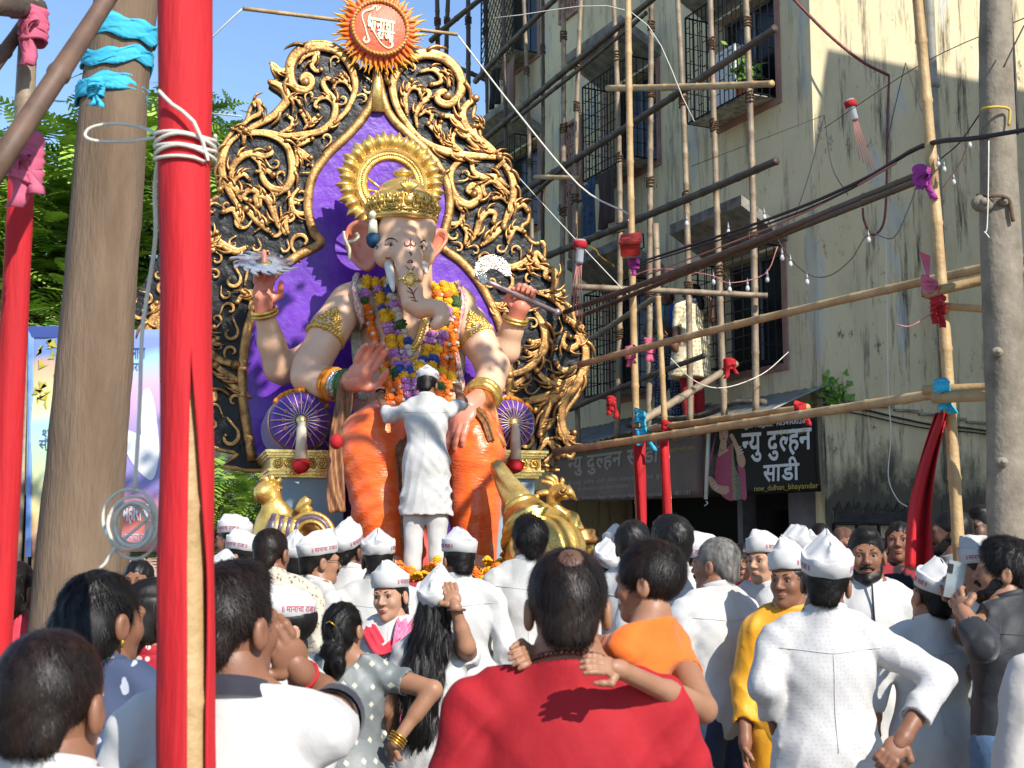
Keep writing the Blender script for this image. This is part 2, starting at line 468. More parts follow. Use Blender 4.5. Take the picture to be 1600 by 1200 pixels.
# gable wall with a gate opening, return and back walls, roof
g0 = gpx(1300, 770); g1 = gpx(1428, 850)
GATE = (g0[0], g1[0] + .1, 0, 2.08)
mb = MB(); wall_cells([GATE], 0, 9, 0, 14, lambda s, z: gw(s, 0, z), mb)
bput(mb.build('wall', M_GAB, smooth=False))
mb = MB()
mb.add([fw(8.8, 0, 0), fw(8.8, -9, 0), fw(8.8, -9, 14), fw(8.8, 0, 14)], [(0, 1, 2, 3)])
mb.add([fw(0, -9, 0), fw(8.8, -9, 0), fw(8.8, -9, 14), fw(0, -9, 14)], [(0, 1, 2, 3)])
bput(mb.build('wall', M_FAC, smooth=False))
mb = MB(); fbox(mb, -.15, 8.95, .15, -9.15, 14, 14.25); bput(mb.build('roof', M_CON, smooth=False))
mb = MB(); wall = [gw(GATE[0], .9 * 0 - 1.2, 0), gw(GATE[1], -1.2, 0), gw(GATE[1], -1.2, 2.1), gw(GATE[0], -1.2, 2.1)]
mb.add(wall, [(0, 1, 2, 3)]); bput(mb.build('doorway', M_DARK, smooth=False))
# drain pipe with collars
mb = MB(); r0 = gpx(1458, 300)[0]
mb.tube([gw(r0, .07, 2.4), gw(r0, .07, 14)], .055, 12)
pipe = bput(mb.build('drain_pipe', mat('grey_pvc', '#9a988f', .6, col2='#77746a', scale=5)))
for z in (4.35, 7.0):
    mb = MB(); mb.tube([gw(r0, .07, z - .06), gw(r0, .07, z - .03), gw(r0, .07, z + .03), gw(r0, .07, z + .06)], [.06, .085, .085, .06], 12)
    c = mb.build('pipe_collar', MATS['grey_pvc']); c.parent = pipe
# cable along the wall foot line
mb = MB(); pts = [gw(.0 + i * .5, .03, 3.18 - .045 * i + .02 * math.sin(i * 1.7)) for i in range(14)]
mb.tube(spline(pts, 3), .012, 5); mb.tube(spline([p + Vector((0, -.01, -.05 - .01 * math.sin(k))) for k, p in enumerate(pts)], 3), .009, 5)
bput(mb.build('wall_cable', mat('black_cable', '#151515', .6)))
mb = MB()
for k in range(13): fbox(mb, 0, 0, 0, 0, 0, 0) if False else mb.box(gw(.1 + k * .35, .015, 3.26 - .03 * k), (.34, .05, .025), Matrix((RT, -FT, Vector((0, 0, 1)))).transposed())
bput(mb.build('ledge', M_CON, smooth=False))

def grille(kind, w, m=M_IRON):
    s0, s1, z0, z1, d, _ = w; mb = MB(); zt = z1 + .0
    # cage edges
    for z in (z0, z1):
        fbar(mb, (s0, d, z), (s1, d, z), .012); fbar(mb, (s0, 0, z), (s0, d, z), .012); fbar(mb, (s1, 0, z), (s1, d, z), .012)
    for s in (s0, s1): fbar(mb, (s, d, z0), (s, d, z1), .012)
    if kind in ('bars', 'brick', 'grid'):
        n = int((s1 - s0) / (.085 if kind != 'grid' else .17))
        for i in range(1, n): fbar(mb, (s0 + (s1 - s0) * i / n, d, z0), (s0 + (s1 - s0) * i / n, d, z1), .007)
        nr = 9 if kind != 'bars' else 11
        for j in range(1, nr):
            z = z0 + (z1 - z0) * j / nr
            if kind == 'bars' and j % 2: fbar(mb, (s0, d, z), (s1, d, z), .008)
            elif kind == 'grid': fbar(mb, (s0, d, z), (s1, d, z), .007)
            else:
                for i in range(n):
                    if (i + j) % 2: fbar(mb, (s0 + (s1 - s0) * i / n, d, z), (s0 + (s1 - s0) * (i + 1) / n, d, z), .007)
        for ss in (s0, s1):
            for i in range(1, 4): fbar(mb, (ss, d * i / 4, z0), (ss, d * i / 4, z1), .007)
            for j in range(1, 7): fbar(mb, (ss, 0, z0 + (z1 - z0) * j / 7), (ss, d, z0 + (z1 - z0) * j / 7), .006)
    else:
        n = 9
        for i in range(-n, n):
            for sg in (1, -1):
                a = max(0, i / n); bb = min(1, i / n + 1)
                if bb <= a: continue
                za, zb = (a - i / n), (bb - i / n)
                if sg < 0: za, zb = 1 - za, 1 - zb
                fbar(mb, (s0 + (s1 - s0) * a, d + .004 * sg, z0 + (z1 - z0) * za), (s0 + (s1 - s0) * bb, d + .004 * sg, z0 + (z1 - z0) * zb), .009)
    nb = 12
    for i in range(1, nb): fbar(mb, (s0 + (s1 - s0) * i / nb, 0, z0), (s0 + (s1 - s0) * i / nb, d, z0), .008)
    for i in range(1, 4): fbar(mb, (s0, d * i / 4, z0), (s1, d * i / 4, z0), .008)
    return mb
for wi, w in enumerate(WIN):
    s0, s1, z0, z1, d, kind = w
    mb = MB(); k = .05
    for q in ((s0, s0 + k, z0, z1), (s1 - k, s1, z0, z1), (s0 + k, s1 - k, z0, z0 + k), (s0 + k, s1 - k, z1 - k, z1), ((s0 + s1) / 2 - .025, (s0 + s1) / 2 + .025, z0 + k, z1 - k)):
        fbox(mb, q[0] + .003, q[1] - .003, -.20, -.16, q[2] + .003, q[3] - .003)
    win = bput(mb.build('window', M_FRAME, smooth=False))
    for a, b in ((s0 + k, (s0 + s1) / 2 - .025), ((s0 + s1) / 2 + .025, s1 - k)):
        mb = MB(); fbox(mb, a, b, -.185, -.175, z0 + k, z1 - k); mb.build('pane', M_GLASS, win, smooth=False)
    mb = MB(); mb.add([fw(s0, -.26, z0), fw(s1, -.26, z0), fw(s1, -.26, z1), fw(s0, -.26, z1)], [(0, 1, 2, 3)]); mb.build('dark_backplane', M_DARK, win, smooth=False)  # black sheet painted for the unlit room behind the panes
    grille(kind, w).build('window_grille', M_IRON, win, smooth=False)
    # border painted around the opening and a chajja with wedge cheeks
    mb = MB()
    for q in ((s0 - .09, s0 - .005, z0 - .09, z1 + .02), (s1 + .005, s1 + .09, z0 - .09, z1 + .02), (s0 - .005, s1 + .005, z0 - .09, z0 - .005)):
        fbox(mb, q[0], q[1], .0, .02, q[2], q[3])
    bput(mb.build('window_surround', M_PINK, smooth=False))
    mb = MB(); e = .62; zz = z1 + .03
    prof = [(0, zz), (e, zz + .34), (e, zz + .46), (0, zz + .14)]
    mb.slab([fw(s0 - .12, o, z) for o, z in prof], FT * (s1 - s0 + .24))
    bput(mb.build('sunshade', M_CON, smooth=False))
    if kind != 'grid':
        mb = MB(); fbox(mb, s0 + .03, s1 - .03, .03, d - .03, z0 - .012, z0 + .012)
        mb.build('cage_floor', mat('cage_floor', '#b9b4a6', .7, col2='#6f6a60', scale=12), win, smooth=False)
# pierced pink ventilators
for a, b, c, d in JAL:
    mb = MB(); n = 3; m_ = 4
    fbox(mb, a, a + .05, -.05, .05, c, d); fbox(mb, b - .05, b, -.05, .05, c, d); fbox(mb, a + .05, b - .05, -.05, .05, c, c + .05); fbox(mb, a + .05, b - .05, -.05, .05, d - .05, d)
    for i in range(n):
        for j in range(m_):
            x0 = a + .05 + (b - a - .1) * i / n; x1 = a + .05 + (b - a - .1) * (i + 1) / n; y0 = c + .05 + (d - c - .1) * j / m_; y1 = c + .05 + (d - c - .1) * (j + 1) / m_
            for p, q in (((x0, y0), (x1, y1)), ((x1, y0), (x0, y1)), ((x0, y0), (x1, y0)), ((x0, y0), (x0, y1)), (((x0 + x1) / 2, y0), ((x0 + x1) / 2, y1))):
                mb.tube([fw(p[0], .0, p[1]), fw(q[0], .0, q[1])], .022, 5)
    v = bput(mb.build('ventilator', M_PINK, smooth=False))
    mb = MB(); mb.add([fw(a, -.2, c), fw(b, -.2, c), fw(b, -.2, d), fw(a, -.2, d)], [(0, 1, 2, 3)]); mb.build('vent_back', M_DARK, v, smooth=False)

# potted plant, white fridge and laundry in the cages
def leaf_quads(mb, c, n, spread, size, up=.3):
    for _ in range(n):
        p = Vector(c) + Vector((rnd.gauss(0, spread[0]), rnd.gauss(0, spread[1]), rnd.gauss(0, spread[2])))
        a = Vector((rnd.uniform(-1, 1), rnd.uniform(-1, 1), rnd.uniform(-.6, 1))).normalized(); b = a.orthogonal().normalized()
        l = size * rnd.uniform(.6, 1.3); w = l * .42
        mb.add([p, p + a * l * .5 + b * w, p + a * l, p + a * l * .5 - b * w], [(0, 1, 2, 3)])
M_LEAF = mat('leaf_green', '#4f7a2a', .6, col2='#7da03e', scale=9)
pp = fw(.92, .22, 6.82)
pot = thing('potted_plant', 'leafy green plant in terracotta pot inside the upper window cage', 'potted plant', pp)
mb = MB(); mb.lathe([(.0, 0), (.09, 0), (.12, .17), (.135, .17), (.135, .21), (.11, .21), (.1, .18), (0, .18)], 14); mb.build('pot', mat('terracotta', '#b5643a', .8, col2='#8f4a2b', scale=9), pot)
mb = MB(); leaf_quads(mb, (0, 0, .34), 150, (.09, .09, .08), .08); mb.build('foliage', M_LEAF, pot, smooth=False)
mb = MB()
for k in range(5): mb.tube([(0, 0, .16), (rnd.uniform(-.06, .06), rnd.uniform(-.06, .06), .33)], .006, 5)
mb.build('stem', M_LEAF, pot)
p = fw(1.32, .12, 6.83); fr = thing('white_cabinet', 'white upright cabinet standing in the upper window cage behind bamboo', 'cabinet', p)
mb = MB(); mb.box((0, 0, .38), (.42, .2, .76), Matrix((FT, FN, Vector((0, 0, 1)))).transposed()); mb.build('body', mat('white_enamel', '#d9d9d6', .4), fr, smooth=False)
mb = MB(); mb.box(Vector((0, 0, .38)) + FN * .106 - FT * .02, (.40, .012, .70), Matrix((FT, FN, Vector((0, 0, 1)))).transposed()); mb.build('door', MATS['white_enamel'], fr, smooth=False)
def cloth_hang(name, label, col, s, z, w, h, off, grp=None, col2=None):
    mb = MB(); ph = rnd.uniform(0, 6)
    fn = lambda u, v: fw(s + w * (u - .5) * (1 - .25 * v), off + .03 * math.sin(u * 14 + ph) * (.4 + v) + .015 * math.sin(v * 5 + u * 9), z - h * v + .03 * math.sin(u * 5 + ph))
    mb.grid(fn, 18, 8)
    o = mb.build(name, mat('cloth_' + col, col, .9, col2=col2, scale=20), None); recenter(o, fw(s, off, z))
    sm = o.modifiers.new('t', 'SOLIDIFY'); sm.thickness = .008
    return tag(o, label, 'laundry', grp)
G = 'laundry hung under the window cages'
cloth_hang('hanging_cloth', 'dusty pink cloth hung below the pierced vent', '#8d6a5c', 5.35, 6.72, .35, .85, .14, G)
cloth_hang('hanging_cloth', 'dark blue patterned cloth hung at left of the middle window cage', '#2e3d55', 4.35, 6.74, .40, .85, .40, G, '#4c6079')
cloth_hang('hanging_cloth', 'dark brown cloth hung at the middle window cage bottom', '#4b3b36', 3.85, 6.74, .45, .75, .40, G)
cloth_hang('hanging_cloth', 'black cloth hung high under the far lattice window', '#1d1a1c', 7.65, 9.5, .4, .6, .35, G)
cloth_hang('hanging_cloth', 'dull pink cloth hung high under the far lattice window', '#85685f', 7.1, 9.5, .5, .9, .35, G)

# ---------------------------------------------------------------- shop front: awning sheets, banners, gate
mb = MB()
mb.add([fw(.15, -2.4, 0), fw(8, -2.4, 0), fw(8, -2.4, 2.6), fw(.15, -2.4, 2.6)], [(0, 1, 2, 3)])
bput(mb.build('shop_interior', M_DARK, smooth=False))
M_TIN = mat('tin_sheet', '#8f938f', .5, .5, col2='#6f5a48', scale=4, contrast=(.5, .75))
aw = thing('shop_awning', 'grey corrugated metal awning sagging over the sari shop banners', 'awning', fw(2, .7, 3.2))
A0 = 3.22
for k, (sa, sb, dz) in enumerate([(-.1, 2.1, 0), (2.05, 4.3, .03), (4.25, 6.6, .0), (6.5, 8.4, .03)]):
    mb = MB()
    def fn(u, v):
        s = sa + (sb - sa) * u; o = .02 + .90 * v
        return fw(s, o, A0 + dz + .15 * (1 - v) - .22 * v + .012 * math.sin(u * 90) + .04 * math.sin(u * 3.1 + k * 2) * v)
    mb.grid(fn, 60, 5); o = mb.build('awning_sheet', M_TIN, None); o.parent = aw; o.matrix_parent_inverse = Matrix.Translation(-aw.location)
    o.modifiers.new('t', 'SOLIDIFY').thickness = .008
mb = MB(); pts = [fw(-.15 + i * .55, .87 + .02 * math.sin(i * 2.3), A0 - .07 + .04 * math.sin(i * 1.9)) for i in range(6)]
mb.tube(spline(pts, 4), .05, 7, flat=.6, wob=.25); o = mb.build('awning_edge', mat('dirty_tarp', '#6d6559', .8, col2='#3a352f', scale=7), None); o.parent = aw; o.matrix_parent_inverse = Matrix.Translation(-aw.location)

M_BLK = mat('black_vinyl', '#09080b', .55, spec=.2); M_BRN = mat('brown_vinyl', '#4a3634', .5, col2='#634a44', scale=2)
M_WH = mat('white_print', '#d8d8d6', .5); M_YE = mat('yellow_print', '#b9a63a', .5); M_GR = mat('faded_print', '#a29b98', .6); M_GR2 = mat('faded_small_print', '#a89c94', .6)
BOFF = .62
def banner(name, label, q, m):
    """q: photo corners tl,tr,br,bl on the banner plane"""
    P = [fpx(*c, BOFF) for c in q]
    o = thing(name, label, 'banner', fw(P[0][0], BOFF, P[3][1]))
    tl, tr, br, bl = P
    def uv(u, v, n=0):
        s = (tl[0] * (1 - u) + tr[0] * u) * (1 - v) + (bl[0] * (1 - u) + br[0] * u) * v
        z = (tl[1] * (1 - u) + tr[1] * u) * (1 - v) + (bl[1] * (1 - u) + br[1] * u) * v
        return fw(s, BOFF + .012 * math.sin(u * 7 + v * 3) + .003 + n, z) - o.location
    mb = MB(); mb.grid(lambda u, v: uv(u, v), 24, 10); sh = mb.build('sheet', m, o); sh.modifiers.new('t', 'SOLIDIFY').thickness = .004
    return o, uv, (tl[0] - tr[0]), (tl[1] - bl[1])
def btext(o, uv, W, H, segs, u, v, m, w=None, h=None, bold=0, align='l', name='lettering'):
    """u,v: bottom anchor of the text in banner units; w in banner widths, h in banner heights"""
    return lettering(name, segs, m, o, lambda x, y, n: uv(u + x / W, v - y / H, .008 + n), w=(w * W if w else None), hgt=(h * H if h else None), bold=bold, align=align)
b1, uv, W, H = banner('shop_banner', 'black sari shop banner with white Devanagari lettering and a woman in pink', [(1108, 664), (1279, 648), (1283, 768), (1104, 777)], M_BLK)
btext(b1, uv, W, H, [('न', .28), 'यु', ' ', 'दु', ('ल', .28), 'हन'], .335, .56, M_WH, w=.62, h=.40, bold=.022)
btext(b1, uv, W, H, ['सा', 'डी'], .53, .84, M_WH, w=.32, h=.32, bold=.022)
btext(b1, uv, W, H, ['...gsa Rajput: 9834900267'], .33, .115, M_WH, w=.60, h=.085, bold=.012)
btext(b1, uv, W, H, ['(ह', ('ल', .28), 'दी घाटी वाले)'], .60, .25, M_YE, w=.32, h=.10)
btext(b1, uv, W, H, ['new_dulhan_bhayandar'], .455, .975, M_YE, w=.53, h=.095)
def flat(o, uv, pts, m, name, n=.006, sm=3):
    P = spline([(*p, 0) for p in pts + pts[:1]], sm)[:-1] if sm else [Vector((*p, 0)) for p in pts]
    mb = MB(); c = sum((Vector(p) for p in P), Vector()) / len(P)
    V = [uv(p[0], p[1], n) for p in P] + [uv(c[0], c[1], n)]; k = len(P)
    mb.add(V, [(i, (i + 1) % k, k) for i in range(k)]); return mb.build(name, m, o, smooth=False, fix=False)
# printed figure on the banner: an anonymous woman in a pink sari
MS = mat('print_skin', '#b98f74', .5); MP = mat('print_pink', '#b02a5c', .5, col2='#8d1c48', scale=60); MHR = mat('print_hair', '#1a1112', .5); MG = mat('print_gold', '#a88a4e', .5, col2='#3a4a4a', scale=70)
def zb(*p): return [((x - 10 - 28 * (y - 170) / 690) / 1108, (y - 170 + .09 * (x - 10)) / 690) for x, y in p]
M_PT = mat('print_teal', '#16303a', .5, col2='#7d7a4e', scale=60); M_PR = mat('print_red', '#a02030', .5); M_PB = mat('print_bangle', '#c9b6a0', .5)
flat(b1, uv, zb((140, 200), (200, 178), (250, 200), (262, 300), (300, 380), (330, 540), (150, 520), (120, 640), (60, 630), (75, 450), (105, 320)), MHR, 'printed_hair', .004)
flat(b1, uv, zb((60, 480), (80, 380), (110, 240), (118, 230), (92, 400), (72, 520), (60, 600), (48, 580)), MP, 'printed_veil', .0045)
flat(b1, uv, zb((135, 480), (200, 430), (285, 345), (300, 450), (292, 620), (335, 858), (240, 862), (160, 780), (120, 640)), MP, 'printed_sari', .005)
flat(b1, uv, zb((300, 380), (330, 560), (390, 690), (405, 850), (300, 858), (285, 720), (296, 560)), M_PT, 'printed_sari', .0055)
flat(b1, uv, zb((288, 350), (303, 345), (312, 520), (345, 700), (352, 850), (318, 855), (300, 700), (290, 520)), MG, 'printed_border', .0065)
flat(b1, uv, zb((345, 545), (420, 560), (445, 720), (462, 850), (412, 852), (385, 700)), MP, 'printed_veil', .0058)
flat(b1, uv, zb((165, 330), (232, 330), (235, 390), (260, 405), (205, 440), (150, 470), (158, 400)), MS, 'printed_neck', .0062)
flat(b1, uv, zb((150, 225), (170, 195), (225, 195), (245, 235), (243, 290), (225, 330), (198, 348), (170, 325), (152, 280)), MS, 'printed_face', .0068)
flat(b1, uv, zb((262, 262), (285, 248), (305, 262), (345, 335), (385, 400), (425, 480), (428, 530), (408, 560), (370, 552), (345, 500), (335, 430), (300, 340), (290, 295), (270, 285)), MS, 'printed_arm', .0075)
flat(b1, uv, zb((58, 655), (105, 665), (150, 725), (220, 745), (285, 745), (290, 775), (240, 822), (170, 812), (95, 770), (65, 700)), MS, 'printed_arm', .0075)
for q in (((338, 385), (382, 362), (386, 374), (342, 398)), ((342, 412), (395, 386), (399, 398), (346, 424)), ((346, 438), (408, 412), (410, 424), (350, 450)), ((84, 728), (122, 706), (128, 718), (90, 742)), ((104, 752), (146, 728), (152, 742), (110, 768)), ((124, 772), (166, 746), (172, 760), (132, 790))): flat(b1, uv, zb(*q), M_PB, 'printed_bangle', .0085, 0)
flat(b1, uv, zb((165, 385), (185, 400), (210, 398), (212, 412), (185, 420), (162, 405)), MG, 'printed_necklace', .0075, 0)
flat(b1, uv, zb((188, 296), (206, 292), (222, 294), (216, 306), (202, 309)), M_PR, 'printed_lips', .0085, 0)
for x in (162, 218): flat(b1, uv, zb((x, 244), (x + 12, 238), (x + 24, 243), (x + 12, 250)), MHR, 'printed_eye', .0085, 0); flat(b1, uv, zb((x - 2, 228), (x + 12, 221), (x + 26, 226), (x + 12, 226)), MHR, 'printed_eyebrow', .0085, 0)
flat(b1, uv, zb((196, 250), (204, 250), (210, 276), (200, 282), (192, 278)), mat('print_skin_shade', '#a67d63', .5), 'printed_nose', .0078, 0)
flat(b1, uv, [(.46, .885), (.478, .885), (.478, .915), (.46, .915)], mat('print_magenta', '#b03070', .5), 'printed_icon', .004, 0)
b2, uv, W, H = banner('shop_banner', 'faded brown sari shop banner with grey Devanagari lettering behind the red poles', [(868, 706), (1103, 668), (1099, 777), (862, 786)], M_BRN)
btext(b2, uv, W, H, [('न', .28), 'यु', ' ', 'दु', ('ल', .28), 'हन', ' ', 'सा', 'डी'], .12, .52, M_GR, w=.62, h=.46, bold=.022)
btext(b2, uv, W, H, ['बनारसी साडी, चनीया चोली, लेहेगा, राजस्थानी पोशाक, बुटा'], .06, .70, M_GR2, w=.72, h=.10)
btext(b2, uv, W, H, ['के होलसेल एवम रीटेल विक्रेता'], .20, .82, M_GR2, w=.36, h=.09)
btext(b2, uv, W, H, ['Anand Building, Santoma Nagar, Behind Jai Mandir, Bhayander (w) 401101'], .03, .975, M_GR2, w=.90, h=.085)
btext(b2, uv, W, H, ['Yogsa Rajput: 9834900267'], .62, .15, M_GR, w=.35, h=.07)
btext(b2, uv, W, H, ['(हल्दी घाटी वाले)'], .80, .31, M_YE, w=.15, h=.08)
# slim white batten between the banners, shutter pillar, gate
p = fw(*[fpx(1103, 780, .75)[0]], .75, 2.15)
mb = MB(); q = fpx(1103, 780, .70); q2 = fpx(1108, 662, .70); mb.tube([fw(q[0], .70, q[1]), fw(q2[0], .70, q2[1])], .022, 8)
hk = [fw(q[0], .70, q[1]) + Vector((.02 * math.sin(t), 0, -.02 - .022 * t * .6)) for t in np.linspace(0, 4.2, 8)]; mb.tube(hk, .006, 5)
o = mb.build('white_batten', mat('white_pipe', '#d5d4cf', .5)); recenter(o, fw(q[0], .70, q[1])); tag(o, 'thin white upright batten with a hook between the two shop banners', 'batten')
mb = MB(); fbox(mb, .16, .75, -.10, -.4, 0, 2.54); fbox(mb, 1.9, 2.0, -.3, -.5, 0, 2.54); bput(mb.build('pillar', mat('grey_paint', '#77757c', .7, col2='#5e5c63', scale=3), smooth=False))
gt = thing('iron_gate', 'dark iron gate with zigzag tin top at the foot of the wall', 'gate', gw(GATE[0], .05, 0))
def gput(o): o.parent = gt; o.matrix_parent_inverse = Matrix.Translation(-gt.location); return o
mb = MB(); n = 9; w = (GATE[1] - GATE[0]) / n
for k in range(n):
    x = GATE[0] + k * w
    mb.slab([gw(x, .03, 2.02), gw(x + w, .03, 2.02), gw(x + w * .5, .03, 2.16)], FT * .006)
mb.slab([gw(GATE[0], .028, 1.93), gw(GATE[1], .028, 1.93), gw(GATE[1], .028, 2.018), gw(GATE[0], .028, 2.018)], FT * .006)
gput(mb.build('zigzag_sheet', mat('dark_tin', '#39373a', .6, .4, col2='#22201f', scale=8), smooth=False))
mb = MB()
for z in (.2, 1.0, 1.6, 1.75, 1.92): mb.tube([gw(GATE[0], .02, z), gw(GATE[1], .02, z)], .018, 6)
for k in range(5): mb.tube([gw(GATE[0] + (GATE[1] - GATE[0]) * k / 4, .02, 0), gw(GATE[0] + (GATE[1] - GATE[0]) * k / 4, .02, 1.92)], .02, 6)
gput(mb.build('gate_frame', M_IRON))
# weeds on the corner
wp = gw(.12, .06, 3.30); mb = MB(); leaf_quads(mb, (0, 0, .0), 90, (.09, .04, .10), .10)
wd_ = thing('weed', 'small green weed growing from the cracked building corner', 'plant', wp); stuff(mb.build('leaves', M_LEAF, wd_, smooth=False))

# ---------------------------------------------------------------- neighbouring building on the right, out of frame, that shades the gable
nb = thing('apartment_building', 'tall plain apartment block beyond the right edge of the photograph', 'building', (7.5, 7.95, 0), R(25.4))
NZ = 12.5
mb = MB(); hs = [(y, y + 1.2, z, z + 1.4) for y in (-2.1, -4.4) for z in (1.0, 4.0, 7.0, 10.0)]
wall_cells(hs, -5, 0, 0, NZ, lambda s, z: (0, s, z), mb)
X0, X1, Y0, Y1 = 0, 10, -5, 0
for q in ([(X0, Y0), (X1, Y0)], [(X1, Y0), (X1, Y1)], [(X1, Y1), (X0, Y1)]): mb.add([(*q[0], 0), (*q[1], 0), (*q[1], NZ), (*q[0], NZ)], [(0, 1, 2, 3)])
mb.add([(X0, Y0, NZ), (X1, Y0, NZ), (X1, Y1, NZ), (X0, Y1, NZ)], [(0, 1, 2, 3)])
mb.build('wall', M_FAC, nb, smooth=False)
for h in hs:
    mb = MB(); mb.box8((.15, h[0], h[2]), (.2, h[1], h[3])); mb.build('window', M_GLASS, nb, smooth=False)
# ================================================================ bamboo, trees, left side
def bamboo_mat(name, a, b):
    return mat(name, a, .55, col2=b, scale=5, stretch=(1, 1, 1), bump=.25, bscale=40, contrast=(.3, .7))
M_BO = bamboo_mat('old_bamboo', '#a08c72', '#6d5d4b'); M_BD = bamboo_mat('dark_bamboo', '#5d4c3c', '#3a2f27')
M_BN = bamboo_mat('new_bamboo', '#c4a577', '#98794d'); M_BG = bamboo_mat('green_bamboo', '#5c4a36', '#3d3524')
M_ROPE = mat('coir_rope', '#6e5138', .9, col2='#4a3626', scale=60, bump=.5)
M_RED = mat('red_cloth', '#bb101a', .8, col2='#a00c15', scale=3, bump=.45, bscale=22, stretch=(3, 3, .35), bdist=.012)
M_PKT = mat('pink_cloth', '#c9607a', .85, col2='#b04f6a', scale=10); M_BLT = mat('blue_cloth', '#3fb6d4', .8, col2='#2a93b5', scale=9, stretch=(1, 1, 6))
M_MAG = mat('magenta_cloth', '#a8368f', .8, col2='#842a78', scale=9)
M_WIRE = mat('dark_wire', '#2a2420', .6); M_STR = mat('white_cord', '#cfcabb', .6); M_COP = mat('copper_wire', '#b0706a', .5)
def pole(label, p, q, r, m, grp=None, ties=(), bend=.008, nodes=.33, name='bamboo_pole', taper=.85, tie_m=None):
    """bamboo from p to q with swollen nodes; ties = fractions along it with rope lashings"""
    p, q = Vector(p), Vector(q); L = (q - p).length; d = (q - p) / L; bend *= 1.5; n = max(2, int(L / nodes)); pts = []; rad = []
    o1 = d.orthogonal().normalized(); o2 = d.cross(o1); bx, by = rnd.uniform(-1, 1) * bend * L, rnd.uniform(-1, 1) * bend * L
    jit = Vector((0, 0, 0))
    C = lambda t: p + d * (L * t) + (o1 * bx + o2 * by) * 4 * t * (1 - t)
    rr = lambda t: r * (1 + (taper - 1) * t)
    e = .012 / L * (r / .035)
    for i in range(n):
        a, b = i / n, (i + 1) / n
        k = rnd.uniform(-.25, .25) / n if 0 < i < n - 1 else 0
        for t, f in ((a + e, 1.0), ((a + b) / 2, .95), (b - 2 * e, .97), (b - e * .8, 1.14)):
            pts.append(C(t)); rad.append(rr(t) * f)
    mb = MB(); mb.tube([v - p for v in pts], rad, 10)
    o = mb.build(name, m); o.location = p; tag(o, label, 'bamboo pole', grp)
    for t in ties:
        lash(o, C(t) - p, d, rr(t) * 1.22, tie_m or M_ROPE)
    return o
def lash(parent, c, d, r, m, w=.14, name='rope_lashing'):
    mb = MB(); d = d.normalized(); u = d.orthogonal().normalized(); v = d.cross(u); n = rnd.choice((4, 5, 6)); ph = rnd.uniform(0, 6)
    P = []
    for i in range(n * 10):
        t = i / 10 * 2 * math.pi + ph; z = (i / (n * 10) - .5) * w * (1 + .2 * math.sin(i))
        P.append(c + (u * math.cos(t) + v * math.sin(t)) * r * 1.06 + d * z)
    mb.tube(P, max(.006, r * .2), 4)
    mb.tube([P[-1], P[-1] + Vector((rnd.uniform(-.03, .03), -.03, -.07)), P[-1] + Vector((rnd.uniform(-.05, .05), -.02, -.16))], .006, 4)
    return mb.build(name, m, parent)
def sp(px, py, off=.95): return onplane(px, py, C0 + FN * off, FN)
GV = 'upright scaffold bamboos against the facade'; GH = 'scaffold ledgers running along the facade'
def up(label, x0, y0, x1, y1, r, m=M_BO, off=.95, ties=(), ext=True):
    a, b = sp(x0, y0, off), sp(x1, y1, off); b = a + (b - a) * ((a.z - 3.0) / (a.z - b.z))
    pole(label, b, a, r * .76, m, GV, ties)
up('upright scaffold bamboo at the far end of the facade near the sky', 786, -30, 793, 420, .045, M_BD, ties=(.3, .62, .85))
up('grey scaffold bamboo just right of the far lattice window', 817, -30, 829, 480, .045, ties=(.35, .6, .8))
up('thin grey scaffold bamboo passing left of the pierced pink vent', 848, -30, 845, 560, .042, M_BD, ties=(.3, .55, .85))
up('thick grey scaffold bamboo on the left edge of the pierced vent', 880, -30, 873, 620, .055, ties=(.25, .5, .68, .88))
up('scaffold bamboo running over the right half of the pierced vent', 909, -30, 904, 640, .05, ties=(.3, .52, .72, .82))
up('scaffold bamboo with rope lashings in front of the middle cage left half', 957, -30, 963, 650, .05, ties=(.22, .45, .6, .83))
up('knotted scaffold bamboo in front of the middle cage right half', 1018, -30, 1014, 660, .052, ties=(.3, .55, .75, .9))
up('scaffold bamboo left of the upper plant cage', 1057, -30, 1078, 660, .05, ties=(.3, .5, .72))
up('scaffold bamboo crossing the upper plant cage left of the pot', 1109, -30, 1132, 650, .05, ties=(.33, .66, .85))
up('scaffold bamboo crossing the upper plant cage right at the pot', 1164, -30, 1181, 650, .05, ties=(.4, .72, .9))
for k, (x0, y0, x1, y1) in enumerate([(683, -30, 682, 85), (731, -30, 728, 110), (704, -30, 701, 100), (752, -30, 762, 260)]):
    pass
EN = [('leftmost thin dark scaffold pole against the sky beside the sun disc', 682, -40, 681, 330, 22), ('thin dark scaffold pole against the sky, second right of sun disc', 702, -40, 701, 330, 22.6),
      ('thicker dark scaffold pole with a knot against the blue sky', 731, -40, 728, 330, 21.8), ('dark scaffold pole at the far corner edge of the building', 757, -40, 764, 420, 21.5)]
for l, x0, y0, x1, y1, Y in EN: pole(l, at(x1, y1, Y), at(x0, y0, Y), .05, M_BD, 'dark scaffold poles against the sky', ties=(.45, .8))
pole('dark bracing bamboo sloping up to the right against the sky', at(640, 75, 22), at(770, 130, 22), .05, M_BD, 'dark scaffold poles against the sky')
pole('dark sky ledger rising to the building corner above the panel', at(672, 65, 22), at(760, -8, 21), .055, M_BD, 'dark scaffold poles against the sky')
def ledger(label, x0, y0, x1, y1, r, m=M_BD, off=1.05):
    pole(label, sp(x0, y0, off), sp(x1, y1, off), r * .78, m, GH, bend=.005)
ledger('topmost dark ledger bamboo over the far lattice window', 742, 128, 885, -18, .06)
ledger('dark ledger bamboo sloping over the middle canopy up to the frame top', 745, 228, 1040, -18, .06)
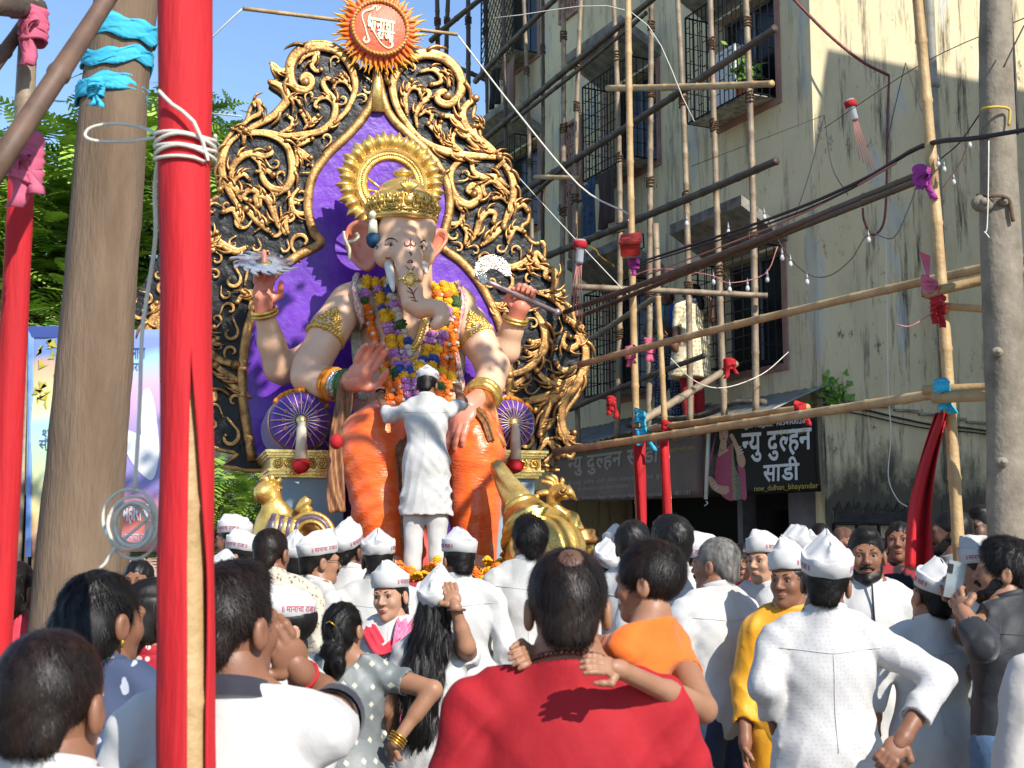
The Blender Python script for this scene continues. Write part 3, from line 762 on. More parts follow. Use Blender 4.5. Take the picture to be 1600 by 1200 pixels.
ledger('thin dark ledger bamboo just beneath the one over the middle canopy', 800, 190, 1010, 20, .04)
ledger('dark ledger bamboo running from the pink vent to the plant cage', 815, 300, 1212, 44, .062)
ledger('second thinner dark ledger bamboo below the pink vent', 812, 325, 880, 262, .05)
ledger('grey ledger bamboo ending blunt right of the uprights over the lower window', 842, 405, 1214, 251, .062)
ledger('thin dark ledger bamboo low behind the throne panel', 890, 640, 1100, 556, .045)
ledger('old grey ledger bamboo over the far low window', 880, 560, 1030, 462, .05, M_BO)
pole('short pale bamboo laid level across the middle cage', sp(949, 138, 1.25), sp(1207, 131, 1.15), .042, M_BN, bend=.003)
pole('short pale bamboo laid level beneath the pierced vent', sp(836, 276, 1.2), sp(905, 278, 1.1), .036, M_BN)
pole('short leaning grey bamboo stub in front of the facade', sp(1024, 348, 1.3), sp(1030, 470, 1.3), .04, M_BO)
pole('level bamboo that the two balcony women hold', at(892, 448, 12.9), at(1200, 462, 12.9), .035, M_BO)
# --- front poles and rails around the crowd
GF = 'front bamboo rails around the crowd'
pole('long dark double rail bamboo rising to the magenta tie, upper', at(868, 492, 12.6), at(1462, 262, 6.75), .027, M_BG, GF, bend=.004)
pole('long dark double rail bamboo rising to the magenta tie, lower', at(900, 497, 12.5), at(1448, 278, 6.72), .022, M_BG, GF, bend=.005)
pole('pale bamboo rail rising right across the two balcony women', at(905, 570, 11.7), at(1660, 392, 6.35), .031, M_BN, GF, bend=.006)
pole('short pale bamboo rail doubled behind the right tree', at(1440, 460, 6.5), at(1660, 412, 6.3), .028, M_BN, GF)
pole('pale bamboo rail passing just above the shop banner', at(866, 706, 11.7), at(1478, 613, 6.62), .033, M_BN, GF, bend=.0008)
pole('second pale bamboo rail doubled above the shop banner', at(1000, 672, 11.4), at(1262, 637, 8.6), .03, M_BN, GF, bend=.001)
pole('pale bamboo rail from the blue tie to the right frame edge', at(1440, 610, 6.6), at(1660, 601, 6.2), .028, M_BN, GF)
pole('lower pale bamboo rail from the blue tie past the right tree', at(1455, 622, 6.5), at(1660, 615, 6.1), .03, M_BN, GF)
pole('thin pale bamboo tied with red cloth reaching right to the tree', at(1462, 478, 6.55), at(1660, 495, 6.5), .022, M_BN, GF)
pole('sloping bamboo prop with blue tie below the balcony women', at(990, 665, 11.5), at(1150, 568, 12.6), .04, M_BO, GF)
def wrap(parent, p, q, r, m, name='cloth_wrap', fold=.12, n=24, r2=None):
    """cloth wound round a pole"""
    p, q = Vector(p), Vector(q); d = q - p; u = d.orthogonal().normalized(); v = d.cross(u).normalized(); ph = rnd.uniform(0, 6)
    mb = MB(); rg = []
    for i in range(n + 1):
        t = i / n; rr = r + ((r2 or r) - r) * t
        rg.append([p + d * t + (u * math.cos(a) + v * math.sin(a)) * rr * (1 + fold * math.sin(a * 2 + ph + t * 9) + fold * .5 * math.sin(a * 5 + t * 23 + ph)) for a in [2 * math.pi * j / 20 for j in range(20)]])
    mb.rings(rg); return mb.build(name, m, parent)
def cloth_tie(label, c, m, w=.09, h=.08, grp=None, tails=2, cat='cloth tie'):
    c = Vector(c); mb = MB(); w *= .78
    for k in range(4):
        a0 = rnd.uniform(0, 6); tl_ = rnd.uniform(-.45, .45); rg = []
        for t in np.linspace(0, 2 * math.pi, 26):
            z = (k - 1.5) * h * .2 + tl_ * w * .5 * math.sin(t + a0); r_ = w * .46 * (1 + .05 * math.sin(t * 3 + k)); hw = h * .17 * (1 + .35 * math.sin(t * 2 + a0))
            o_ = Vector((math.cos(t), math.sin(t), 0))
            rg.append([c * 0 + o_ * (r_ + dr) + Vector((0, 0, z + dz)) for dr, dz in ((0, -hw), (h * .05, -hw * .6), (h * .02, -hw * .1), (h * .07, hw * .4), (0, hw), (-h * .04, 0))])
        mb.rings(rg, cap=False)
    kx = rnd.uniform(-.2, .3); K_ = Vector((w * kx, -w * .48, 0)); mb.ell(K_, (h * .16, h * .12, h * .15), 8, 6)
    for k in range(tails):
        x = rnd.uniform(-1, 1); L_ = h * rnd.uniform(.7, 1.3); rg = []
        for i in range(9):
            t = i / 8; p = K_ + Vector((x * w * .7 * t + .012 * math.sin(t * 8 + k), -.015 * math.sin(t * 6), -L_ * t * t * .9 - .01 * t)); ww = h * (.06 + .16 * t)
            rg.append([p + Vector((ww * math.cos(a), ww * .18 * math.sin(a) + .01 * math.sin(3 * math.cos(a) + t * 5), 0)) for a in np.linspace(0, 2 * math.pi, 10)[:-1]])
        mb.rings(rg)
    o = mb.build('cloth_tie', m); o.location = c; return tag(o, label, cat, grp or 'cloth ties on the bamboo joints')
# two middle poles with red lower sleeves
for l, a, b, rc0, Y in (('tall bamboo post whose lower end is red, left of the two behind the crowd', (981, -30), (1003, 830), 668, 11.3), ('shorter bamboo post whose lower end is red, right of the two behind the crowd', (1028, 462), (1044, 830), 690, 10.9)):
    p, q = at(*b, Y), at(*a, Y); r = .036 if Y > 11 else .030; p0 = Vector((p.x, p.y, 0)) + (p - q) * 0
    z0 = at(*[b[0] + (a[0] - b[0]) * (rc0 - b[1]) / (a[1] - b[1]), rc0], Y).z; p = p + (q - p) * ((0 - p.z) / (q.z - p.z))
    o = pole(l, p, q, r, M_BN, 'front bamboo posts'); f = z0 / q.z
    wrap(o, (0, 0, 0), (q - p) * f, r * 1.35, M_RED)
Y = 6.62; p, q = at(1492, 905, Y), at(1431, -30, Y)
p = p + (q - p) * ((0 - p.z) / (q.z - p.z)); o = pole('tall bamboo post at right with a red cloth hanging from it', p, q, .034, M_BN, 'front bamboo posts')
mb = MB()
def fn(u, v):
    tl, tr, bl, br = (1461, 645), (1481, 645), (1415, 885), (1458, 892)
    c = .35 * v * (1 - v)
    x = (tl[0] * (1 - u) + tr[0] * u) * (1 - v) + (bl[0] * (1 - u) + br[0] * u) * v - 26 * math.sin(v * 3.14) * .45
    y = (tl[1] * (1 - u) + tr[1] * u) * (1 - v) + (bl[1] * (1 - u) + br[1] * u) * v
    return at(x, y, Y - .06 + .05 * math.sin(u * 9 + v * 3) - .10 * v) - p
mb.grid(fn, 16, 30); cl = mb.build('red_cloth', M_RED, o); cl.modifiers.new('t', 'SOLIDIFY').thickness = .006
# --- left side: red pole in front, dark slanting bamboo, red-sleeved bamboo
Y = 2.3; p, q = at(292, 1400, Y), at(289, -60, Y); PL = p.copy()
o = pole('thick bamboo post at front left wrapped in bright red cloth', p, q, .038, M_BN, 'front bamboo posts', bend=.001)
# red sleeve as an open wrap leaving a bamboo wedge lower right
L = (q - p).length; mb = MB(); rg = []
n = 60; sg = 36
dz = (q - p).normalized()
for i in range(n + 1):
    t = i / n; row = []
    ypx = 1400 - 1460 * t
    gap = max(0, min(1, (ypx - 590) / 330)) if ypx > 590 else 0
    for j in range(sg + 1):
        a0 = -math.pi / 2 + .42 + gap * .62; a1 = -math.pi / 2 + .42 + 2 * math.pi - gap * .16
        a = a0 + (a1 - a0) * j / sg
        rr = .0485 * (1 + .05 * math.sin(a * 2 + t * 7) + .03 * math.sin(a * 3 - t * 13 + 1) + .02 * math.sin(t * 31 + a))
        row.append((q - p) * t + Vector((math.cos(a) * rr, math.sin(a) * rr, 0)))
    rg.append(row)
for i in range(n):
    for j in range(sg):
        k = len(mb.v); mb.add([rg[i][j], rg[i][j + 1], rg[i + 1][j + 1], rg[i + 1][j]], [(0, 1, 2, 3)])
cl = mb.build('red_cloth', M_RED, o)
b = bmesh.new(); b.from_mesh(cl.data); bmesh.ops.remove_doubles(b, verts=b.verts, dist=1e-5); bmesh.ops.recalc_face_normals(b, faces=b.faces); b.to_mesh(cl.data); b.free()
cl.modifiers.new('t', 'SOLIDIFY').thickness = .004
# white cord wound on it
def cord(name, label, P, r, m, cat='cord', seg=6, grp=None, n=4):
    P = [Vector(x) for x in P]; mb = MB(); mb.tube(spline([x - P[0] for x in P], n), r, seg)
    o = mb.build(name, m); o.location = P[0]; return tag(o, label, cat, grp)
ctr = lambda py: (lambda d: CAM + d * (2.3 / d.y))(ray(290, py))
P = []
for i in range(5 * 12):
    t = i / 12 * 2 * math.pi; c = ctr(212 + i / 60 * 45 + 4 * math.sin(i * .8)); P.append(c + Vector((math.cos(t) * .055, math.sin(t) * .055, .002 * math.sin(t * 3))))
cord('plastic_string', 'white plastic cord wound several times round the red pole', P + [ctr(207) + Vector((.03, -.06, 0)), ctr(180) + Vector((-.01, -.06, 0)), ctr(158) + Vector((-.035, -.055, 0))], .0035, M_STR, n=2)
Y = 2.55
cord('plastic_string', 'loose white cord loop over the left tree trunk', [at(250, 213, 2.35), at(225, 200, Y), at(180, 193, Y), at(143, 199, Y), at(133, 212, Y), at(150, 220, Y), at(200, 221, Y), at(248, 214, 2.35)], .0034, M_STR)
cord('plastic_string', 'white cord hanging down from the red pole beside the tree trunk', [at(252, 225, 2.36), at(242, 290, 2.42), at(243, 370, 2.45), at(232, 450, 2.5), at(222, 520, 2.5), at(218, 640, 2.5), at(210, 770, 2.5)], .004, M_STR)
P = []
for i in range(90):
    t = i * .42; rr = 38 + 9 * math.sin(i * .13 + .5) + 4 * math.sin(i * .37); P.append(at(207 + 4 * math.sin(i * .21) + rr * math.cos(t) * .88, 820 + 5 * math.cos(i * .17) + rr * math.sin(t), 2.5 + .02 * math.sin(i * .5)))
cord('string_coil', 'tangled coil of white cord hanging in front of the left tree trunk', P + [at(185, 850, 2.5), at(165, 880, 2.5), at(155, 888, 2.5)], .0035, M_STR, n=2)
Y = 3.6
pole('dark bamboo slanting up across the left tree trunk', at(-25, 290, 2.9), at(192, -40, 3.35), .03, mat('brown_bamboo', '#6a4f3e', .6, col2='#4e3a2e', scale=8), 'dark bamboos at upper left', bend=.002, nodes=.3)  # plain dark brown bamboo colour
pole('dark bamboo crossing the top left corner', at(-20, 5, 3.2), at(60, 12, 3.6), .03, M_BD, 'dark bamboos at upper left')
pole('slender dark bamboo leaning out at the far left edge', at(-30, 130, 3.4), at(42, 30, 3.6), .022, MATS['brown_bamboo'], 'dark bamboos at upper left')
p, q = at(-2, 1010, 3.55), at(48, -30, 3.55); f = (1010 - 282) / 1040; zz = p.z + (q.z - p.z) * f; p = p + (q - p) * ((0 - p.z) / (q.z - p.z))
o = pole('leftmost bamboo post with a red sleeve below a pink tie', p, q, .032, M_BO, 'front bamboo posts', bend=0); f = zz / q.z
wrap(o, (0, 0, 0), (q - p) * f, .038, M_RED, r2=.035, fold=.06)
cloth_tie('pink cloth tie high on the leftmost post', at(52, 40, 3.5), M_PKT, .10, .11); cloth_tie('big pink cloth knot where leftmost post meets the slanting bamboo', at(40, 250, 3.2), M_PKT, .11, .12)
cloth_tie('magenta cloth tie at the upper end of the dark rails', at(1440, 276, 6.6), M_MAG, .12, .11); cloth_tie('pink cloth tie on the right post at the pale rail', at(1452, 450, 6.5), M_PKT, .10, .10)
cloth_tie('red cloth tie on the right post below the pink one', at(1466, 479, 6.5), M_RED, .10, .09); cloth_tie('turquoise cloth tie on the right post above the red cloth', at(1471, 612, 6.5), M_BLT, .10, .13)
cloth_tie('red cloth tie on the rail above the black banner', at(1250, 640, 8.5), M_RED, .10, .10); cloth_tie('upper turquoise cloth tie on the tall middle post', at(1000, 652, 11.2), M_BLT, .13, .12)
cloth_tie('lower turquoise cloth tie on the tall middle post', at(1002, 680, 11.2), M_BLT, .14, .13); cloth_tie('red cloth tie on the shorter middle post', at(1042, 672, 10.8), M_RED, .12, .13)
cloth_tie('red cloth tie at the end of the sloping prop', at(1140, 570, 12.4), M_RED, .16, .12); cloth_tie('pink cloth tie left of the balcony women on the pale rail', at(985, 550, 11.2), M_PKT, .12, .12)
cloth_tie('pink cloth tie nearest the throne panel on the pale rail', at(1015, 540, 11.0), M_PKT, .12, .14); cloth_tie('purple cloth tie on the tall middle post below the red lamp', at(990, 412, 11.1), M_MAG, .13, .10)
cloth_tie('red cloth tie on the low dark ledger behind the panel', at(955, 630, 12.6), M_RED, .12, .14)
# pennant and pink cloth on the right post
mb = MB(); mb.grid(lambda u, v: at(1436 + 18 * u * (1 - v) + 16 * v, 392 + 55 * v + 8 * u * (1 - v), 6.5 + .02 * math.sin(v * 6)), 6, 8); o = mb.build('pennant', M_PKT); recenter(o, at(1445, 400, 6.5)); tag(o, 'torn pink pennant hanging on the right bamboo post', 'pennant')

# ---------------------------------------------------------------- trees
M_BARK = mat('grey_bark', '#8f8474', .9, col2='#665c4e', scale=8, bump=.5, bscale=40, stretch=(1, 1, .8), bdist=.012, contrast=(.3, .7))
M_BARK2 = mat('brown_bark', '#7d6854', .95, col2='#594736', scale=5, bump=.5, bscale=60, stretch=(1.4, 1.4, .22), bdist=.015, contrast=(.3, .72))
def trunk(name, rings, m, parent, seg=28, rough=.02, fl=.9):
    rg = []; pts = []
    for i in range(len(rings) - 1):
        for k in range(10): 
            t = k / 10; a, b = rings[i], rings[i + 1]; pts.append((a[0].lerp(b[0], t), a[1] + (b[1] - a[1]) * t))
    pts.append(rings[-1])
    for c, r in pts:
        rg.append([c + Vector((math.cos(a) * r, math.sin(a) * r * fl, 0)) * (1 + rough * 2 * noise.noise(Vector((math.cos(a) * 1.6, math.sin(a) * 1.6, c.z * 2.3))) + rough * noise.noise(Vector((math.cos(a) * 5, math.sin(a) * 5, c.z * 9)))) for a in [2 * math.pi * j / seg for j in range(seg)]])
    mb = MB(); mb.rings(rg); return mb.build(name, m, parent)
# right tree
tp = at(1577, 858, 6.1); t1 = thing('street_tree', 'grey slender tree trunk at the right edge tied with yellow cord', 'tree', (tp.x, 6.1, 0))
tl = lambda px, py, Y=6.1: at(px, py, Y) - t1.location
trunk('trunk', [(Vector((0.02, 0, 0)), .115), (tl(1577, 858), .10), (tl(1572, 600), .098), (tl(1562, 330), .094), (tl(1556, 120), .08), (tl(1556, -60), .075), (Vector((-.1, 0, 5.6)), .07)], M_BARK, t1, rough=.045)
for px, py, s in ((1558, 550, .03), (1566, 722, .03), (1535, 318, .055), (1568, 315, .028)): 
    mb = MB(); c = tl(px, py, 6.01); mb.ell(c, (s, s * .7, s * .8), 12, 8); mb.ell(c + Vector((0, -s * .55, 0)), (s * .5, s * .4, s * .4), 10, 6); mb.build('bark_knot', M_BARK, t1)
def limb(mb, a, b, r0, r1, w=.2):
    a, b = Vector(a), Vector(b); m_ = (a + b) / 2 + Vector((rnd.uniform(-w, w), rnd.uniform(-w, w), rnd.uniform(0, w)))
    P = spline([a, m_, b], 5); mb.tube(P, [r0 + (r1 - r0) * i / (len(P) - 1) for i in range(len(P))], 7, wob=.06)
def crown(parent, limbs, nl, size, m, clump=.35, per=40, name='foliage', r=.05):
    mb = MB(); tips = []
    for a, b, r0 in limbs:
        limb(mb, a, b, r0, r0 * .35); tips.append(Vector(b))
        for _ in range(3):
            c = Vector(b) + Vector((rnd.uniform(-.7, .7), rnd.uniform(-.7, .7), rnd.uniform(-.2, .8))); limb(mb, Vector(a).lerp(Vector(b), rnd.uniform(.5, 1)), c, r0 * .35, .008, .1); tips.append(c)
    mb.build('branches', M_BARK, parent); mb = MB()
    for _ in range(nl):
        c = rnd.choice(tips) + Vector((rnd.gauss(0, .35), rnd.gauss(0, .35), rnd.gauss(0, .25))); leaf_quads(mb, c, per, (clump * .5, clump * .5, clump * .35), size)
    return stuff(mb.build(name, m, parent, smooth=False, fix=False))
M_LF1 = mat('tree_leaf', '#4a7428', .55, col2='#86a63c', scale=3)
b0 = Vector((-.1, 0, 5.5))
crown(t1, [(b0, (.0, -.2, 7.6), .06), (b0 + Vector((0, 0, .3)), (-1.1, .5, 7.5), .045), (b0, (-.9, -.9, 7.4), .045), (b0, (1.1, .3, 7.3), .045), (b0, (-.6, .6, 7.0), .04)], 40, .14, M_LF1)
cord('yellow_cord', 'yellow cord tied round the right tree trunk', [at(1533, 171, 6.02), at(1545, 168, 5.98), at(1560, 167, 5.98), at(1576, 170, 6.0), at(1578, 180, 6.0), at(1576, 196, 6.0)], .007, mat('yellow_cord', '#b59a3a', .7))
cord('brown_cord', 'brown cord tied round the right tree trunk at the knot', [at(1527, 305, 6.03), at(1545, 307, 5.97), at(1562, 306, 5.97), at(1576, 312, 6.0), at(1580, 330, 6.0), at(1583, 346, 6.0)], .009, M_ROPE)
cord('plastic_string', 'thin white wire looping down the right tree trunk', [at(1545, 220, 5.98), at(1544, 300, 5.96), at(1542, 357, 5.96), at(1538, 362, 5.96), at(1541, 365, 5.96), at(1546, 372, 5.96)], .003, M_STR)
# left tree
tp = at(112, 960, 4.6); t2 = thing('street_tree', 'broad brown tree trunk at left bound with turquoise cloth', 'tree', (tp.x, 4.6, 0))
tl = lambda px, py, Y=4.6: at(px, py, Y) - t2.location
trunk('trunk', [(Vector((-.03, 0, 0)), .17), (tl(113, 980), .153), (tl(122, 850), .143), (tl(148, 560), .137), (tl(168, 300), .128), (tl(182, 120), .122), (tl(196, 0), .118), (tl(205, -120), .112), (tl(215, -600), .09)], M_BARK2, t2, rough=.035, seg=36)
top = tl(215, -600)
crown(t2, [(top - Vector((0, 0, .2)), top + Vector(q), .05) for q in ((-1.2, -.6, .9), (.9, -1.0, 1.0), (-.3, .8, 1.3), (.2, -1.6, .9), (1.3, .2, 1.0))], 60, .15, M_LF1)
for k, (y0, y1) in enumerate(((40, 72), (88, 112), (135, 160))):
    c0, c1 = at(192 - k * 8, y0, 4.6), at(190 - k * 8, y1, 4.6); mb = MB(); rg = []
    for i in range(8):
        c = c0.lerp(c1, i / 7); rg.append([c + Vector((math.cos(a) * .130, math.sin(a) * .120, .016 * math.sin(a * 2 + k * 2) + .008 * math.sin(a * 7 + i))) * 1 for a in [2 * math.pi * j / 40 for j in range(40)]])
    rg = [[p + (p - c0).normalized() * .004 * math.sin(i * 2.2 + j * .8) for j, p in enumerate(r_)] for i, r_ in enumerate(rg)]
    mb.rings(rg, cap=False); o = mb.build('cloth_band', M_BLT); recenter(o, c0); o.modifiers.new('t', 'SOLIDIFY').thickness = .006
    tag(o, ['topmost turquoise cloth band round the left trunk', 'middle turquoise cloth band round the left trunk', 'lowest turquoise cloth band round the left trunk'][k], 'cloth band', 'turquoise cloth bands on the left trunk')
cloth_tie('turquoise cloth end tying the slanting bamboo to the trunk', at(150, 138, 4.15), M_BLT, .07, .07)
# feathery tree behind on the left
M_LF2 = mat('feathery_leaf', '#3a6a20', .55, col2='#9dba48', scale=2.5, contrast=(.35, .6))
def feather(mb, p, d, L, n=9):
    d = d.normalized(); s_ = d.cross(Vector((rnd.uniform(-.3, .3), rnd.uniform(-.3, .3), 1))).normalized()
    for i in range(n):
        t = (i + .5) / n; q = p + d * (L * t) + Vector((0, 0, -.25 * L * t * t)); w = L * .30 * math.sin(math.pi * (t * .85 + .12))
        for sg in (-1, 1):
            e = q + s_ * (w * sg) + d * .35 * w + Vector((0, 0, -.12 * w)); h = d * (.36 * L / n)
            mb.add([q - h, q + h, e + h * .5, e - h * .5], [(0, 1, 2, 3)])
def feather_tree(label, base, h, rad, n, L=.45):
    t = thing('feathery_tree', label, 'tree', base); mb = MB()
    mb.tube([(0, 0, 0), (.1, 0, h * .35), (0, .1, h * .6)], [.16, .13, .09], 10, wob=.05); mb.build('trunk', M_BARK2, t)
    mb = MB(); cl = []
    for _ in range(26):
        a = rnd.uniform(0, 6.28); q = Vector((math.cos(a) * rad * rnd.uniform(.3, 1), math.sin(a) * rad * rnd.uniform(.3, 1), h * rnd.uniform(.5, 1.0))); cl.append(q)
        if _ < 14: limb(mb, (0, .05, h * rnd.uniform(.4, .6)), q, .05, .012, .3)
    mb.build('branches', M_BARK2, t); mb = MB()
    for _ in range(n):
        q = rnd.choice(cl) + Vector((rnd.gauss(0, .45), rnd.gauss(0, .45), rnd.gauss(0, .35))); feather(mb, q, Vector((rnd.uniform(-1, 1), rnd.uniform(-1, 1), rnd.uniform(-.4, .5))), L * rnd.uniform(.6, 1.3), 8)
    stuff(mb.build('foliage', M_LF2, t, smooth=False, fix=False)); return t
p = at(60, 400, 17); feather_tree('bright feathery green tree behind the leftmost post', (p.x, 17, 0), 7.4, 2.3, 3400, .55)
p = at(200, 400, 19); feather_tree('feathery green tree behind the brown trunk beside the throne panel', (p.x, 19, 0), 7.6, 1.8, 2600, .55)
p = at(330, 800, 24); feather_tree('low green tree glimpsed below the left edge of the panel', (p.x, 24, 0), 3.6, 2.2, 1300, .5)
# ================================================================ the festival idol and its throne
from mathutils.bvhtree import BVHTree
IA = R(15); IN = Vector((math.sin(IA), -math.cos(IA), 0)); IX = Vector((math.cos(IA), math.sin(IA), 0)); IZ = Vector((0, 0, 1))
A0 = at(590, 500, 11.9)
IROOT = Vector((A0.x, A0.y, 0))
def I(px, py, f=0): return onplane(px, py, A0 + IN * f, IN)
def pm(f): return (A0.y - f) / F * 1.0
IROT = Matrix((IX, -IN, IZ)).transposed()            # local x right, y back, z up -> world
def iput(o, root): o.parent = root; o.matrix_parent_inverse = Matrix.Translation(-root.location); return o
def gold_mat(name, a, b, rough=.32, sc=14):
    m = mat(name, a, rough, .7, col2=b, scale=sc, bump=.35, bscale=45, contrast=(.28, .62), bdist=.01); return m
M_GOLD = gold_mat('antique_gold_paint', '#40280f', '#c9965a', .42, 9)  # antique gold; crevice shade and highlight tones painted into the mottling
M_GOLD2 = gold_mat('bright_gold_paint', '#c79a48', '#f2d183', .27, 10)
M_GOLD3 = gold_mat('brass_gold_paint', '#b5853a', '#e8c26c', .30, 8)
M_PANEL = mat('black_panel', '#040405', .42, .0, col2='#0c0c10', scale=5, bump=.45, bscale=12, bdist=.03, spec=.35, contrast=(.4, .7))
M_PURP = mat('purple_paint', '#521a94', .36, 0, col2='#6a2ab0', scale=3, bump=.3, bscale=9, bdist=.03)
M_VELV = mat('purple_velvet', '#4b1580', .6, 0, col2='#5e2298', scale=6, sheen=.4)
M_SKIN_I = mat('idol_skin_paint', '#e4bb9a', .34, 0, col2='#dca885', scale=2.2, spec=.5, contrast=(.3, .75))
M_PINKSK = mat('idol_ear_paint', '#dc8f76', .40, 0, col2='#d0755c', scale=3)
M_PALM = mat('idol_palm_paint', '#dd8d74', .36, 0, col2='#d57f66', scale=4)
M_SIL = mat('silver_paint', '#aebbcb', .35, .55, col2='#8ba0b8', scale=8)
M_SILV2 = mat('silver_chased', '#e0dccd', .25, .9, col2='#8d8678', scale=24, bump=.8, bscale=45)
M_DH = mat('orange_satin', '#ea5014', .28, 0, col2='#f27428', scale=5, sheen=.3, bump=.3, bscale=22, stretch=(1, 1, 3), contrast=(.3, .7))
M_LINE = mat('red_paint_line', '#8a1f2a', .5); M_BLKP = mat('black_paint', '#171214', .45)
M_BLUEP = mat('pale_blue_paint', '#8fa9b4', .55, col2='#7d98a5', scale=3)

# ---------------------------------------------------------------- backdrop panel
PAN = thing('throne_backdrop', 'tall black throne backdrop with gold scrolls and a purple arch behind the idol', 'backdrop', IROOT)
OUT = [(590, 95), (612, 108), (630, 100), (652, 90), (680, 87), (705, 97), (722, 118), (735, 146), (742, 166), (739, 183), (752, 190), (750, 212), (764, 226), (778, 242), (788, 264), (800, 285), (804, 310), (806, 330), (815, 320), (826, 326), (825, 346), (815, 354), (822, 370), (836, 381), (848, 378), (852, 392), (849, 408), (864, 424), (868, 440), (864, 458), (881, 472), (893, 482), (898, 500), (909, 514), (918, 545), (917, 580), (905, 614), (886, 640), (881, 665), (896, 690), (893, 715), (871, 704), (856, 718), (845, 726), (838, 735),
       (384, 735), (372, 710), (345, 703), (310, 690), (275, 665), (245, 628), (222, 590), (210, 560), (204, 530), (222, 512), (206, 490), (212, 462), (226, 440), (238, 415), (256, 392), (272, 352), (300, 330), (332, 312), (345, 300), (340, 285), (340, 255), (350, 225), (366, 203), (384, 190), (392, 168), (402, 158), (410, 168), (410, 190), (430, 180), (445, 166), (442, 146), (421, 130), (434, 124), (424, 98), (443, 112), (452, 95), (468, 74), (492, 65), (516, 68), (540, 82), (560, 105)]
W3 = lambda p, f=0: I(p[0], p[1], f) - IROOT
P = spline([(*p, 0) for p in OUT + OUT[:1]], 3)[:-1]
mb = MB(); mb.slab([W3(p, .0) for p in P], -IN * .16); o = mb.build('panel', M_PANEL, PAN, smooth=False)
ARCH_R = [(590, 108), (597, 150), (613, 185), (645, 216), (676, 247), (698, 284), (703, 325), (694, 362), (690, 385), (722, 410), (752, 447), (778, 500), (792, 560), (797, 620), (790, 720)]
ARCH_L = [(590, 108), (584, 150), (567, 184), (540, 214), (509, 244), (487, 280), (481, 325), (490, 362), (500, 380), (462, 402), (425, 433), (396, 485), (381, 550), (379, 620), (394, 720)]
SR = spline([(*p, 0) for p in ARCH_R], 5); SL = spline([(*p, 0) for p in ARCH_L], 5)
poly = [W3(p, .02) for p in SR] + [W3(p, .02) for p in reversed(SL[1:])]
mb = MB(); mb.slab(poly, -IN * .015); mb.build('arch_inlay', M_PURP, PAN, smooth=False)
def relief(pts, w, f=.03, taper=(.45, 1.12, .62), n=6, knob=True, parent=PAN, m=None, name='scroll', groove=.42, close=False, dep=.5, px=None):
    """raised moulding on the panel plane following photo points; w = radius in photo pixels"""
    Q = spline([(*p, 0) for p in pts], n); k = len(Q); base = [I(q[0], q[1], f) for q in Q]; s = pm(f) * w
    rg = []; sg = 14
    for i in range(k):
        t = i / (k - 1); a = taper[0] + (taper[1] - taper[0]) * min(1, t / .4) if t < .4 else taper[1] + (taper[2] - taper[1]) * ((t - .4) / .6)
        d = (base[min(i + 1, k - 1)] - base[max(i - 1, 0)]).normalized(); sd = d.cross(IN).normalized(); r = s * a; row = []
        for j in range(sg):
            th = 2 * math.pi * j / sg; q = 1 - groove * math.exp(-((math.sin(th / 2 - math.pi / 4)) / .28) ** 2)
            row.append(base[i] - IROOT + sd * (math.cos(th) * r) + IN * (math.sin(th) * r * dep * q))
        rg.append(row)
    mb = MB(); mb.rings(rg)
    if knob: mb.ell(base[-1] - IROOT + IN * .005, (s * taper[2] * 1.45, s * taper[2] * 1.3, s * taper[2] * 1.45), 10, 8)
    mb.ell(base[0] - IROOT, (s * taper[0],) * 3, 8, 6)
    if name == 'scroll' and w > 3.6:      # leaf lobes budding from the outer side of the larger scrolls
        for fr in (.22, .42, .60):
            i = int(fr * (k - 1)); d = (base[min(i + 1, k - 1)] - base[i - 1]).normalized(); sd = d.cross(IN).normalized(); c1 = base[min(i + 6, k - 1)] - base[max(i - 6, 0)]; bend_ = (base[i] - (base[min(i + 6, k - 1)] + base[max(i - 6, 0)]) / 2).dot(sd); sg_ = 1 if bend_ > 0 else -1
            b0 = base[i] - IROOT; L_ = s * 3.2; P_ = [b0 + sd * sg_ * s * .5 + IN * .01, b0 + sd * sg_ * s * 1.3 + d * L_ * .45 + IN * .012, b0 + sd * sg_ * s * 1.25 + d * L_ + IN * .006, b0 + sd * sg_ * s * .95 + d * L_ * 1.25]
            mb.tube(spline(P_, 4), [s * .55, s * .62, s * .64, s * .6, s * .56, s * .52, s * .46, s * .4, s * .34, s * .26, s * .18, s * .10, .002], 8, flat=.7)
    return mb.build(name, m or M_GOLD, parent)
relief(ARCH_R, 7.5, .03, (1, 1, 1), 8, False, name='arch_moulding', groove=.1, dep=.6)
relief(ARCH_L, 7.5, .03, (1, 1, 1), 8, False, name='arch_moulding', groove=.1, dep=.6)
mb = MB(); c = W3((590, 96), .03); mb.tube([W3((590, 175), .04), W3((590, 135), .05), W3((590, 94), .05)], [.075, .05, .012], 10, flat=.6, up=IN); mb.build('arch_finial', M_GOLD2, PAN)
